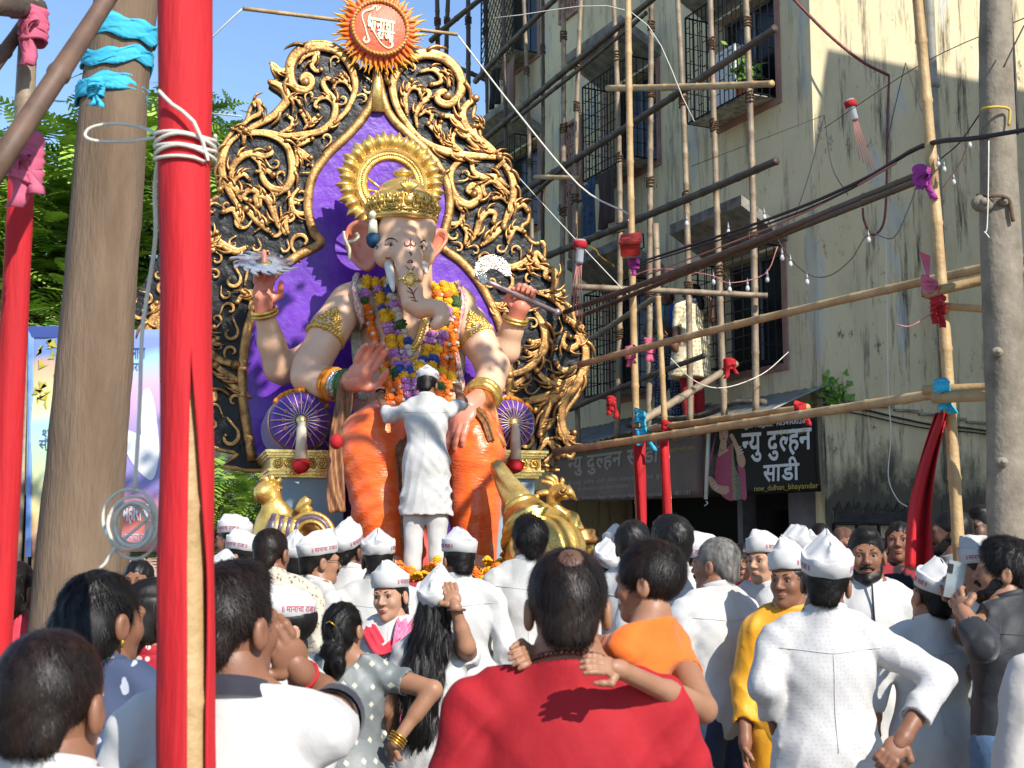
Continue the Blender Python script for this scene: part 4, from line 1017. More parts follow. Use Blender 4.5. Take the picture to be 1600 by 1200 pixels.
Z7 = [
 (26, '840,610 930,520 985,400 990,300 950,190 880,105 780,62 680,62 590,92 540,150 520,230 530,310 570,362 630,368 672,338 675,290 640,265 612,290 632,318'),
 (15, '590,185 630,130 715,100 700,150 678,195 710,235 745,228'), (13, '378,180 420,228 470,232 512,200'),
 (22, '372,312 430,330 480,370 500,440 450,510 380,570 290,620 200,668'), (12, '500,450 560,428 602,485'),
 (15, '270,490 262,455 295,455 312,510 300,545 230,580 165,645'), (15, '98,648 150,655 188,695 188,758'),
 (20, '200,690 330,690 430,722 500,780 532,870 540,960 520,1040 480,1088 400,1082 345,1040 322,985 355,955 402,988'),
 (20, '150,700 80,760 38,850 30,950 60,1050 110,1150 150,1215'), (18, '200,672 350,672 480,700 620,690 740,668 825,600 850,500 830,430 780,370 760,315 790,288 832,310'),
 (12, '838,500 822,455 780,425 725,440 702,485 732,505'), (13, '970,390 935,325 890,305 850,320 838,362'), (12, '945,340 918,290 885,262'),
 (14, '655,640 640,590 598,528'), (14, '620,655 680,600 722,558'), (12, '440,685 525,640 540,590 500,556'), (15, '555,782 620,748 682,728'), (15, '565,785 620,830 672,862'), (13, '560,798 580,860 568,922'),
 (18, '130,1100 100,1000 112,920 165,858 240,828 330,848 388,828 372,795'), (12, '240,850 300,898 312,950 278,962'), (13, '105,1065 140,1000 190,980 232,1022'), (15, '312,1210 300,1130 250,1092 202,1110 190,1150 232,1172'), (11, '510,1090 530,1170 582,1192')]
Z8 = [
 (24, '350,640 230,540 130,400 92,270 112,170 180,92 280,55 390,76 470,140 508,230 490,310 430,358 372,342 360,302 400,284 422,312'), (14, '250,165 330,148 378,180 380,225 322,242'), (11, '400,140 430,190 432,250'),
 (14, '180,430 165,300 202,215'), (12, '165,335 200,262 248,268 262,312'), (14, '240,500 232,420 270,350 308,320 310,282 278,278'), (12, '250,430 290,400 328,420 320,462'), (20, '230,545 350,622 480,660 600,672 735,682'),
 (17, '700,662 610,620 520,530 460,442 388,430'), (20, '640,595 545,505 512,430 532,370 592,325'), (15, '720,655 680,630 600,560 580,490'), (13, '640,505 622,478 598,492'), (14, '400,605 370,550 305,478'), (13, '395,595 370,530 382,468'), (14, '525,655 450,600 428,555'), (12, '470,620 450,570 472,520'),
 (15, '688,676 740,668 762,702 718,745'), (18, '740,700 790,760 822,850 812,950 780,1040 760,1105'), (20, '610,680 520,690 452,750 440,840 470,920 540,968 600,940 612,885 575,850 548,880 582,905'),
 (16, '790,860 720,802 640,800 582,768 568,708'), (14, '805,905 760,870 700,822 640,842 640,885 662,925'), (13, '790,962 750,920 698,932'), (15, '790,1055 820,990 880,970 905,1005'), (12, '470,930 512,1000 500,1072 440,1080 413,1038'), (12, '495,1075 540,1130 528,1205'),
 (16, '540,1215 590,1150 620,1060 660,1012 710,1020 700,1072'), (18, '625,1215 700,1150 762,1098'), (14, '790,1205 800,1160 832,1110 885,1132')]
Z4 = [
 (14, '600,112 560,98 528,58 540,18 582,62'), (15, '340,70 400,100 480,62 500,15'), (12, '480,70 512,112'), (15, '540,242 620,232 642,190 640,125 602,118 588,150 610,168'), (14, '540,245 620,270 682,330 705,402'), (12, '590,250 650,268 692,238'),
 (12, '705,380 760,422 802,445 780,418'), (19, '715,400 770,460 812,540 816,640 782,740 705,840 682,930 692,1020 722,1100 688,1165'), (20, '530,350 570,420 592,500 562,600 482,680 385,712'), (12, '570,510 530,528 498,520'), (12, '570,560 520,595 478,578'),
 (14, '705,470 690,530 722,562 770,540 772,500 732,498'), (15, '785,655 700,690 648,648'), (13, '770,715 690,758 630,720'), (16, '740,780 620,760 540,690'), (17, '795,700 700,780 600,832 500,860 488,902 530,912'), (18, '730,790 625,860 582,950 560,1055'), (13, '645,955 605,1000 565,1050'),
 (15, '535,1165 600,1085 640,1130 652,1185'), (14, '660,940 682,1050 740,1072 752,1040'), (12, '268,290 300,312 362,312'), (12, '322,402 308,352 358,340 382,372'), (16, '355,802 420,770 485,720'), (12, '300,880 360,845 430,800')]
def parse(s): return [tuple(map(float, q.split(','))) for q in s.split()]
for w, s in Z7: relief([(340 + x / 4.615, 60 + y / 4.615) for x, y in parse(s)], w * 1.5 / 4.615)
for w, s in Z8: relief([(590 + x / 3.87, 70 + y / 3.87) for x, y in parse(s)], w * 1.45 / 3.87)
for w, s in Z4: relief([(690 + x / 3.635, 390 + y / 3.635) for x, y in parse(s)], w * 1.5 / 3.635)
# mirrored lower left (panel symmetric about its own axis)
ax = (I(590, 400) - A0).dot(IX)
def mirror(px, py):
    p = I(px, py); u = (p - A0).dot(IX); q = p + IX * (2 * (ax - u)); d = q - CAM
    c, s = math.cos(PITCH), math.sin(PITCH); fz = d.y * c + d.z * s; up_ = -d.y * s + d.z * c
    return (800 + F * d.x / fz, 600 - F * up_ / fz)
for w, s in Z4: relief([mirror(690 + x / 3.635, 390 + y / 3.635) for x, y in parse(s)], w * 1.5 / 3.635 * 1.05)
for w, s in Z8[-6:]: relief([mirror(590 + x / 3.87, 70 + y / 3.87) for x, y in parse(s)], w * 1.45 / 3.87 * 1.05)
# fill the bare ground between the big scrolls with small curls and leaves, and edge the panel
PTS = []
for sc_, (ox, oy), Zs in ((4.615, (340, 60), Z7), (3.87, (590, 70), Z8), (3.635, (690, 390), Z4)):
    for w, s in Zs:
        for q in spline([(*q, 0) for q in parse(s)], 4): PTS.append((ox + q[0] / sc_, oy + q[1] / sc_))
for w, s in Z4:
    for q in spline([(*q, 0) for q in parse(s)], 2): PTS.append(mirror(690 + q[0] / 3.635, 390 + q[1] / 3.635))
PTS = np.array(PTS); OP = np.array([(p[0], p[1]) for p in P]) if False else np.array(OUT, float); AP = np.array([(p[0], p[1]) for p in SR + list(reversed(SL))])
def inside(poly, x, y):
    c = False; n = len(poly)
    for i in range(n):
        (x1, y1), (x2, y2) = poly[i], poly[i - 1]
        if (y1 > y) != (y2 > y) and x < (x2 - x1) * (y - y1) / (y2 - y1) + x1: c = not c
    return c
r2 = random.Random(4); got = 0
for _ in range(9000):
    x, y = r2.uniform(205, 915), r2.uniform(75, 730)
    if not inside(OP, x, y) or inside(AP, x, y): continue
    dd = np.hypot(PTS[:, 0] - x, PTS[:, 1] - y).min(); de = min(np.hypot(AP[:, 0] - x, AP[:, 1] - y).min(), np.hypot(OP[:, 0] - x, OP[:, 1] - y).min())
    if dd < 12 or de < 12: continue
    a0 = r2.uniform(0, 6.28); R_ = min(dd, 26) * .72; sg_ = r2.choice((-1, 1)); cur = []
    for i in range(11):
        t = i / 10; a = a0 + sg_ * t * 4.6; rr = R_ * (1 - .72 * t); cur.append((x + rr * math.cos(a), y + rr * math.sin(a)))
    e = (cur[0][0] + R_ * .9 * math.cos(a0 - sg_ * 1.2), cur[0][1] + R_ * .9 * math.sin(a0 - sg_ * 1.2)); cur = [e] + cur
    if not inside(OP, *e): cur = cur[1:]
    relief(cur, max(2.0, R_ * .19), n=2); PTS = np.vstack([PTS, np.array(cur)]); got += 1
    if got > 90: break
relief(OUT[3:52], 3.6, .0, (1, 1, 1), 3, False, name='edge_moulding', groove=.1)
relief(OUT[60:], 3.6, .0, (1, 1, 1), 3, False, name='edge_moulding', groove=.1)
# sun medallion
fM = .14; MC = I(593, 46, fM); sm = pm(fM)
MED = thing('sun_medallion', 'orange sun disc with flame rays and raised cream Devanagari lettering atop the backdrop', 'medallion', MC)
def med(x, y, z=0): return IX * (x * sm) + IZ * (-y * sm) + IN * z       # photo-pixel offsets from the centre
m = bpy.data.materials.new('flame_paint'); m.use_nodes = True; t = m.node_tree; b = t.nodes['Principled BSDF']; b.inputs['Roughness'].default_value = .45
tc = t.nodes.new('ShaderNodeTexCoord'); sx = t.nodes.new('ShaderNodeSeparateXYZ'); t.links.new(tc.outputs['Object'], sx.inputs[0])
rp = t.nodes.new('ShaderNodeValToRGB'); mr = t.nodes.new('ShaderNodeMapRange'); mr.inputs[1].default_value = .0; mr.inputs[2].default_value = .17
t.links.new(sx.outputs[1], mr.inputs[0]); t.links.new(mr.outputs[0], rp.inputs[0]); t.links.new(rp.outputs[0], b.inputs['Base Color'])
rp.color_ramp.elements[0].color = hx('#d8331c'); rp.color_ramp.elements[0].position = .15; rp.color_ramp.elements[1].color = hx('#f0a62c'); rp.color_ramp.elements[1].position = .85
m_flame = m
rays = []
for v in range(5):
    mb = MB(); n = 9; L = 34 * sm * (1, .85, .95, .8, 1.05)[v]; wv = (.10, -.12, .15, -.08, .05)[v]; rg = []
    for i in range(n + 1):
        u = i / n; w = 5.6 * sm * (1 - u) ** .75 * (1 + .25 * math.sin(u * 6)); x = wv * L * math.sin(u * 6.0) * u
        rg.append([Vector((x + w * math.cos(a), u * L, .030 * (1 - u * .8) * max(0, math.sin(a)) ** .8 - .012)) for a in np.linspace(0, math.pi, 7)])
    mb.rings(rg); rays.append(mb.mesh('flame_ray'))
    rays[-1].materials.append(m_flame)
B2 = Matrix((IX, IZ, IN)).transposed()      # local x right, y up, z front
for ring, (cnt, r0, sc, z) in enumerate(((40, 46, 1.0, -.03), (40, 45, .78, .0))):
    for k in range(cnt):
        a = 2 * math.pi * (k + .5 * ring) / cnt + rnd.uniform(-.03, .03)
        o = link('flame_ray', rays[rnd.randrange(5)], None, MED)
        s_ = sc * rnd.uniform(.9, 1.1)
        o.matrix_local = Matrix.Translation(med(math.sin(a) * r0, -math.cos(a) * r0, z)) @ B2.to_4x4() @ Matrix.Rotation(-a, 4, 'Z') @ Matrix.Diagonal((s_, s_, 1, 1))
M_ORANGE = mat('orange_disc_paint', '#d86a48', .5, col2='#cc5a3c', scale=10, bump=.3, bscale=30)
mb = MB(); rg = []
for r_, z in ((47, -.06), (49, .02), (43, .045), (0.5, .045)): rg.append([med(r_ * math.cos(a), r_ * math.sin(a), z) for a in [2 * math.pi * j / 64 for j in range(64)]])
mb.rings(rg); mb.build('disc', M_ORANGE, MED, sharp=40)
mb = MB(); P = []
for j in range(260):
    a = 2 * math.pi * j / 260; P.append(med((45 + .9 * math.cos(j * 1.2)) * math.cos(a), (45 + .9 * math.cos(j * 1.2)) * math.sin(a), .05 + .012 * math.sin(j * 1.2)))
mb.tube(P + P[:1], .017, 6); mb.build('rope_rim', mat('ochre_paint', '#d99a52', .45, col2='#c07f3c', scale=20), MED)
M_CREAM = mat('cream_letter', '#efe6bf', .5)
rot = R(-5)
def mfn(cx, cy):
    def fn(x, y, n):
        X = x * math.cos(rot) - y * math.sin(rot); Yy = x * math.sin(rot) + y * math.cos(rot)
        return med(cx, cy) + IX * X + IZ * Yy + IN * (.052 + n)
    return fn
o = lettering('lettering', ['मा', 'ना', 'चा'], M_CREAM, MED, mfn(-22, 6), w=44 * sm, hgt=22 * sm, bold=.03); o.modifiers.new('t', 'SOLIDIFY').thickness = .02; o.modifiers['t'].offset = 0
o = lettering('lettering', ['रा', 'जा'], M_CREAM, MED, mfn(-6, 20), w=28 * sm, hgt=16 * sm, bold=.03); o.modifiers.new('t', 'SOLIDIFY').thickness = .02; o.modifiers['t'].offset = 0
def z6(x, y): return (500 + x / 7.27 - 593, y / 7.27 - 46)
for s, w in (('640,75 600,85 570,120 500,150 462,190 462,250 490,330 515,420 530,470 540,510 510,540 480,510 500,470', (1.1, 2.2, 2.4, 2.2, 1.6, 1.2, 1.2, 1.4, 2, 2.4, 2.4, 2, 1.2)), ('560,180 540,220 535,290 575,350 620,430 690,530 770,580 820,550 810,500 780,510', (1.2, 1.6, 2.2, 2.4, 1.2, 1.2, 1.5, 2.2, 2, 1)), ('620,80 630,115 630,150', (1, 1.2, .5)), ('650,80 655,110 640,130', (.8, 1.1, .5)), ('670,70 668,95 650,120', (.7, 1, .5))):
    Pp = [(*z6(*q), 0) for q in parse(s)]; Q = spline(Pp, 5); W_ = np.interp(np.linspace(0, len(w) - 1, len(Q)), range(len(w)), w)
    mb = MB(); mb.tube([med(q[0], q[1], .052) for q in Q], [x * sm * .9 for x in W_], 8, flat=.7, up=IN); mb.build('emblem_stroke', M_CREAM, MED)
# wooden batten through the top of the panel
pole('long pale batten sticking out behind the sun disc with cords tied', at(378, 13, 12.25), at(716, 54, 12.4), .022, M_BN, bend=.001, name='bamboo_pole')

# ---------------------------------------------------------------- platform, plinth, cornices, bolsters
PLZ = 1.40
pf = thing('stage_platform', 'low stage under the throne behind the crowd, draped in maroon cloth', 'platform', IROOT)
def ibox(mb, u0, u1, f0, f1, z0, z1):      # u along IX from A0, f front
    c = IX * ((u0 + u1) / 2) + IN * ((f0 + f1) / 2) + IZ * ((z0 + z1) / 2)
    return mb.box(c, (abs(u1 - u0), abs(f1 - f0), abs(z1 - z0)), IROT)
def iu(px, py, f): return (I(px, py, f) - A0).dot(IX)
mb = MB(); ibox(mb, -2.3, 2.1, -.4, 2.75, 0.0, PLZ); mb.build('deck', mat('maroon_cloth', '#5c1420', .85, col2='#48101a', scale=5), pf, smooth=False)
mb = MB(); ibox(mb, -2.32, 2.12, 2.75, 2.80, PLZ - .25, PLZ + .015); mb.build('fascia', mat('pink_cloth_fascia', '#a3273f', .8), pf, smooth=False)
TH_ = thing('throne_plinth', 'pale blue throne plinth with gold carved cornices beside the idol legs', 'throne', IROOT + IZ * PLZ)
def tput(o): return iput(o, TH_)
def wv_(mb): return mb
def plinth(pxl, pxr, pyc, pyt, pyb, f, back):
    ul, ur = iu(pxl, pyc, f), iu(pxr, pyc, f); zt = I(pxl, pyt, f).z; zb = I(pxl, pyb, f).z
    mb = MB(); ibox(mb, ul + .06, ur - .03, f - .06, back, PLZ, zb - .001); mb.v = [tuple(Vector(v) + IROOT) for v in mb.v]; tput(mb.build('plinth_block', M_BLUEP, smooth=False))
    h = zt - zb; mb = MB()
    for z0, z1, ex in ((0, .10, .0), (.10, .22, .03), (.22, .30, .055), (.30, .72, .02), (.72, .80, .055), (.80, .90, .08), (.90, 1.0, .10)):
        ibox(mb, ul - ex * .6, ur + ex * .6, f + ex - .02, back, zb + h * z0, zb + h * z1 - .0005)
    mb.v = [tuple(Vector(v) + IROOT) for v in mb.v]; tput(mb.build('cornice', M_GOLD2, smooth=False))
    # carved running scroll
    mb = MB(); zc = zb + h * .51; r_ = h * .17; n = max(2, int((ur - ul) / (r_ * 2.3)))
    for k in range(n):
        u0 = ul + (ur - ul) * (k + .5) / n; s_ = 1 if k % 2 else -1
        Pq = [IX * (u0 + math.cos(a) * r_ * (1 - a / 11)) + IZ * (zc + s_ * math.sin(a) * r_ * (1 - a / 11)) + IN * (f + .012) for a in np.linspace(-1.2, 7.5, 22)]
        mb.tube(Pq, .011, 5); mb.ell(Pq[-1], (.014,) * 3, 6, 5)
    mb.v = [tuple(Vector(v) + IROOT) for v in mb.v]; tput(mb.build('carved_scroll', M_GOLD3))
plinth(425, 545, 720, 703, 745, 1.15, .02)
plinth(738, 843, 720, 703, 746, 1.15, .02)
mb = MB(); ibox(mb, iu(520, 760, .6), iu(745, 760, .6), .7, .02, PLZ, 2.35); mb.v = [tuple(Vector(v) + IROOT) for v in mb.v]; tput(mb.build('seat_block', M_VELV, smooth=False))
def bolster(label, px, py, rp, f, L):
    c = I(px, py, f); r = rp * pm(f); o = thing('bolster', label, 'cushion', c, 0, 'purple bolsters on the throne')
    M_ = Matrix((IX, IZ, IN)).transposed()
    mb = MB(); mb.lathe([(0, .02), (r * .5, .015), (r * .86, -.03), (r * .98, -.09), (r * 1.0, -.2), (r * 1.04, -L * .5), (r, -L + .15), (r * .8, -L), (0, -L)], 36, M_); mb.build('cushion', M_VELV, o)
    for k in range(24):
        a = 2 * math.pi * k / 24; P_ = [M_ @ Vector((math.cos(a) * q * r, math.sin(a) * q * r, z)) for q, z in ((.2, .027), (.5, .02), (.84, -.018), (.955, -.06))]
        mb = MB(); mb.tube(P_, [.0042, .0042, .0036, .003], 5); mb.build('cord_ray', mat('cream_cord', '#d9c9ae', .6), o)
        if k % 2 == 0:
            mb = MB(); q = .55; mb.lathe([(.012, -.006), (.019, 0), (.012, .006)], 10, M_, cap=False); mb.v = [tuple(Vector(v) + M_ @ Vector((math.cos(a) * q * r, math.sin(a) * q * r, .022))) for v in mb.v]; mb.build('pearl_ring', mat('rose_bead', '#c98f86', .4), o)
    mb = MB(); mb.lathe([(0, .05), (.03, .05), (.045, .035), (.045, .02)], 14, M_); mb.build('boss', M_GOLD2, o)
    for zz in (-.10, -L * .45): 
        mb = MB(); mb.lathe([(r * 1.0, zz - .012), (r * 1.03, zz), (r * 1.0, zz + .012)], 36, M_, cap=False); mb.build('piping', M_GOLD3, o)
    mb = MB(); mb.lathe([(0, 0), (.035, -.02), (.03, -.05), (.04, -.07), (.05, -.32), (0, -.33)], 12); mb.v = [tuple(Vector(v) + IN * .07) for v in mb.v]; tas = mb.build('tassel', mat('cream_cord', '#d9c9ae', .6), o)
    mb = MB(); mb.lathe([(.03, -.31), (.075, -.36), (.07, -.40), (.04, -.43), (0, -.44)], 12); mb.v = [tuple(Vector(v) * 1 + IN * .07 + Vector((rnd.uniform(-.01, .01),) * 3)) for v in mb.v]; mb.build('tassel_tuft', M_RED, tas)
    mb = MB()
    for k in range(70):
        a = rnd.uniform(.5, 2.5); z = rnd.uniform(-.18, -.08); mb.ell(M_ @ Vector((math.cos(a) * r * 1.02, math.sin(a) * r * 1.02, z)), (.022,) * 3, 6, 4)
    mb.build('marigold_trim', mat('marigold_orange', '#e08a1a', .8, col2='#c66a10', scale=30), o)
bolster('long purple bolster with cream rays and tassel at the left of the throne', 470, 657, 48, 1.25, 1.15)
bolster('purple bolster with cream rays and tassel at the right of the throne', 802, 661, 41, 1.15, 1.1)

# ---------------------------------------------------------------- the seated figure
IDOL = thing('elephant_headed_idol', 'huge seated elephant headed idol with gold crown, garlands and orange dhoti', 'idol', I(640, 890, 1.2) * 1)
IDOL.location = Vector((I(640, 700, 1.0).x, I(640, 700, 1.0).y, PLZ)); IL = IDOL.location.copy()
def V_(px, py, f): return tuple(I(px, py, f) - IL)
def vput(o): return o
b = SDF()
b.ell(V_(640, 545, .72), (.44, .38, .62), .06, M=IROT); b.ell(V_(642, 640, .92), (.50, .48, .42), .1, M=IROT)
b.cone(V_(563, 470, .72), V_(712, 478, .72), .19, .19, .08)
b.cone(V_(640, 470, .85), V_(640, 420, .95), .2, .2, .08)
def arm(pts, k=.045):
    b.chain([V_(*p[:3]) for p in pts], [p[3] for p in pts], k)
arm([(545, 473, .80, .17), (515, 515, .92, .165), (487, 572, 1.02, .15), (482, 588, 1.04, .15)]); arm([(484, 588, 1.06, .145), (505, 598, 1.2, .125), (530, 603, 1.36, .088)])
arm([(548, 492, .55, .15), (490, 555, .5, .14), (443, 578, .5, .125), (437, 574, .52, .135), (424, 535, .62, .118), (413, 487, .74, .08)])
arm([(715, 485, .82, .17), (745, 530, .95, .155), (770, 572, 1.08, .145)]); arm([(770, 575, 1.08, .145), (765, 600, 1.25, .125), (748, 625, 1.5, .095)])
arm([(735, 500, .6, .14), (775, 560, .6, .125), (790, 548, .66, .125), (800, 515, .76, .10), (806, 495, .82, .078)])
BV, BQ = b.mesh(.022)
# hands at finer resolution
def hand(palm, up_, nrm, size, curl, spread=.2, thumb=1, k=.018):
    """palm centre, direction of the fingers, palm normal (towards its inner face); curl per finger"""
    h = SDF(); c = np.array(palm); u = np.array(Vector(up_).normalized()); n = Vector(nrm); n = np.array((n - Vector(u) * n.dot(Vector(u))).normalized()); s_ = np.cross(u, n) * thumb
    z = size
    h.ell(c, (z * .42, z * .17, z * .46), k, M=np.stack([s_, n, u], 1))
    for i, (off, ln) in enumerate(((.30, .80), (.10, .92), (-.11, .86), (-.31, .68))):
        p = c + s_ * off * z + u * z * .38; d = u + s_ * off * spread; d /= np.linalg.norm(d); r = z * .105; cu = curl[i]; L = ln * z * .38; P_ = [p]
        for j in range(3):
            a = cu * (j + .4); d2 = d * math.cos(a) + n * math.sin(a); P_.append(P_[-1] + d2 * L * (1, .8, .62)[j])
        h.chain(P_, [r * 1.05, r, r * .92, r * .78], k * .6)
    p = c + s_ * z * .33 - u * z * .22; cu = curl[4]; d = s_ * .8 + u * .55 + n * .25; d /= np.linalg.norm(d); d3 = u * .9 + n * (.3 + cu) - s_ * cu * .4; d3 /= np.linalg.norm(d3)
    h.chain([p, p + d * z * .34, p + d * z * .34 + d3 * z * .32, p + d * z * .34 + d3 * z * .58], [z * .15, z * .125, z * .11, z * .085], k)
    return h.mesh(size * .045)
up_ = IZ
HL = hand(V_(412, 458, .80), IZ, IN * .9 + IX * .2, .235, (.15, .95, 1.0, 1.0, .6), thumb=1)
HB = hand(V_(562, 588, 1.55), IX * .42 + IZ * .9 + IN * .12, IN + IX * .25, .27, (.18, .22, .30, .40, .1), thumb=1)
HR = hand(V_(815, 474, .88), IZ * .9 + IX * .35, IN * .9 - IX * .3, .225, (1.35, 1.35, 1.35, 1.35, .9), thumb=-1)
HK = hand(V_(724, 648, 1.78), -IZ * .85 - IX * .5 + IN * .25, -IN * .3 - IZ * .8, .26, (.28, .28, .3, .32, .25), spread=.3, thumb=-1)
wr = SDF(); wr.cone(V_(412, 488, .74), V_(412, 466, .79), .078, .085, .03); WR1 = wr.mesh(.02)
wr = SDF(); wr.cone(V_(530, 602, 1.36), V_(553, 595, 1.50), .088, .10, .03); WR2 = wr.mesh(.02)
wr = SDF(); wr.cone(V_(806, 495, .82), V_(813, 480, .87), .078, .085, .03); WR3 = wr.mesh(.02)
wr = SDF(); wr.cone(V_(748, 625, 1.5), V_(732, 640, 1.7), .095, .105, .03); WR4 = wr.mesh(.02)
# head and trunk
hd = SDF()
hd.ell(V_(630, 378, 1.00), (.245, .25, .28), .05, M=IROT); hd.ell(V_(618, 358, 1.12), (.14, .13, .15), .06, M=IROT); hd.ell(V_(660, 358, 1.10), (.12, .13, .14), .06, M=IROT)
hd.ell(V_(604, 397, 1.16), (.115, .10, .125), .05, M=IROT); hd.ell(V_(662, 397, 1.16), (.10, .10, .12), .05, M=IROT)
TR = [(633, 365, 1.12, .15), (636, 390, 1.27, .135), (638, 407, 1.32, .115), (641, 430, 1.36, .103), (641.5, 452, 1.38, .098), (645, 472, 1.42, .092), (657, 482, 1.46, .080), (673, 481, 1.50, .068), (687, 482, 1.53, .062), (692, 491, 1.55, .056), (687, 502, 1.57, .05), (680, 508, 1.58, .044)]
hd.chain([V_(*p[:3]) for p in TR], [p[3] for p in TR], .03)
hd.ell(V_(608, 383, 1.245), (.062, .04, .026), .02, -1, M=IROT); hd.ell(V_(659, 386, 1.25), (.052, .04, .024), .02, -1, M=IROT)
hd.cone(V_(605, 392, 1.23), V_(612, 396, 1.25), .045, .04, .03)
hd.ell(V_(609, 418, 1.22), (.055, .06, .03), .03, -1, M=IROT)
for k in range(7):
    p = TR[4 + k // 1] if False else None
HV, HQ = hd.mesh(.014)
me = np_mesh('body', [(BV, BQ), (HV, HQ), HL, HB, HR, HK, WR1, WR2, WR3, WR4])
body = link('body', me, M_SKIN_I, IDOL)
# palms painted pinker: faces of the hands get a second paint
me.materials.append(M_PALM); nb_ = len(BQ) + len(HQ); mi = np.zeros(len(me.polygons), np.int32); mi[nb_:] = 1
if len(me.polygons) == nb_ + sum(len(q[1]) for q in (HL, HB, HR, HK, WR1, WR2, WR3, WR4)): me.polygons.foreach_set('material_index', mi)
ivs = [v.co + IL for v in me.vertices]; BVH = BVHTree.FromPolygons(ivs, [tuple(p.vertices) for p in me.polygons])
BVB = BVHTree.FromPolygons([Vector(v) + IL for v in BV], [tuple(int(i) for i in q) for q in BQ])
def surf(px, py, lift=0, bv=None):
    d = ray(px, py).normalized(); h = (bv or BVH).ray_cast(CAM, d)
    return (h[0] + h[1] * lift - IL, h[1]) if h[0] is not None else (None, None)
# ears: curved shells
def ear(pts, f, bulge, lean):
    P_ = spline([(*q, 0) for q in pts + pts[:1]], 4)[:-1]; c = (sum(p[0] for p in P_) / len(P_), sum(p[1] for p in P_) / len(P_)); mb = MB(); K = 7; rg = []
    for i in range(K + 1):
        u = i / K; row = []
        for p in P_:
            x = c[0] + (p[0] - c[0]) * (1 - u); y = c[1] + (p[1] - c[1]) * (1 - u); row.append(Vector(V_(x, y, f + lean * (x - 628) / 60 + bulge * (1 - (1 - u) ** 2) * -1 + .035 * math.exp(-((u - .08) / .1) ** 2))))
        rg.append(row)
    mb.rings(rg, cap=False); o = mb.build('ear', M_PINKSK, IDOL); o.modifiers.new('t', 'SOLIDIFY').thickness = .03; return o
ear([(586, 352), (566, 343), (547, 349), (538, 366), (540, 388), (550, 408), (562, 420), (576, 424), (588, 412), (592, 380)], 1.0, .10, .25)
ear([(672, 368), (684, 356), (697, 362), (700, 376), (692, 390), (682, 402), (674, 416), (666, 418), (664, 395)], 1.02, .08, -.25)
# tusks, eyes, painted lines
M_IVORY = mat('ivory_paint', '#e6e0d0', .4, col2='#cfc7b4', scale=20)
mb = MB(); mb.tube(spline([V_(608, 412, 1.20), V_(610, 430, 1.34), V_(615, 456, 1.42)], 5), [.045, .045, .043, .040, .038, .036, .034, .03, .025, .018, .006], 12); mb.build('tusk', M_IVORY, IDOL)
mb = MB(); mb.tube(spline([V_(661, 412, 1.2), V_(664, 420, 1.3), V_(666, 428, 1.34)], 4), [.04, .04, .038, .034, .03, .024, .018, .012, .006], 12); mb.build('tusk', M_IVORY, IDOL)
def paintline(pts, w, m=M_LINE, name='painted_line', n=5):
    Q = []
    for q in spline([(*p, 0) for p in pts], n):
        p, nn = surf(q[0], q[1], .003)
        if p is not None: Q.append(p)
    if len(Q) > 1:
        mb = MB(); k = len(Q); mb.tube(Q, [w * (.35 + .65 * math.sin(math.pi * (i + .5) / k)) for i in range(k)], 5); return mb.build(name, m, IDOL)
def z2(s): return [(520 + x / 5.714, 320 + y / 5.714) for x, y in parse(s)]
for s, w, m in (('465,328 500,302 545,305 580,330', .006, M_BLKP), ('775,350 795,325 815,320 832,340', .006, M_BLKP), ('478,350 510,345 545,362', .005, M_BLKP), ('772,372 795,362 815,372', .005, M_BLKP),
    ('640,335 645,360 665,370 685,360 695,340 705,360 725,370 740,355 738,335', .007, M_LINE), ('695,300 695,345 695,388', .006, M_LINE), ('700,420 685,428 702,442 690,458', .006, M_LINE), ('665,515 690,495 715,515 665,516', .006, M_LINE), ('650,545 680,580 695,600', .005, M_LINE), ('730,550 710,580 697,600', .005, M_LINE),
    ('375,335 395,345 382,365 402,375 385,398', .006, M_BLKP), ('665,730 705,770 740,860', .006, M_LINE), ('660,765 700,790 720,800', .004, M_LINE), ('680,825 715,830 735,835', .004, M_LINE), ('755,740 730,775 722,800', .004, M_LINE), ('700,850 735,860 765,862', .004, M_LINE), ('465,470 490,478 520,470', .006, M_LINE)):
    paintline(z2(s), w, m)
for px, py, s in ((611, 384, 1.0), (659, 387, .8)):
    p, nn = surf(px, py, 0)
    if p is not None:
        mb = MB(); mb.ell(p + IN * -.012, (.048 * s, .03, .028), 14, 8, IROT); e = mb.build('eye', mat('eye_white', '#e8dccb', .25), IDOL)
        mb = MB(); mb.ell(p + IN * .008, (.017 * s, .014, .018), 10, 8, IROT); mb.build('iris', M_BLKP, e)
        mb = MB(); mb.tube([p + IX * (x * .05 * s) + IZ * (.026 * math.cos(x * 1.35)) + IN * .014 for x in np.linspace(-1, 1, 9)], .012, 6); mb.build('eyelid', M_SKIN_I, e)
mb = MB(); p, nn = surf(641, 438, .01)
mb.ell(p, (.04, .02, .06), 12, 8, IROT); mb.ell(p + IZ * .07, (.02, .02, .03), 10, 6, IROT)
for k in range(7): mb.ell(p + IX * (.05 * math.cos(k * .9)) + IZ * (.06 * math.sin(k * .9)), (.014,) * 3, 8, 5)
for s_ in (-1, 1): mb.tube([p + IX * s_ * .04, p + IX * s_ * .07 + IZ * .01, p + IX * s_ * .098 - IN * .03], .012, 6)
mb.build('trunk_jewel', M_GOLD2, IDOL)
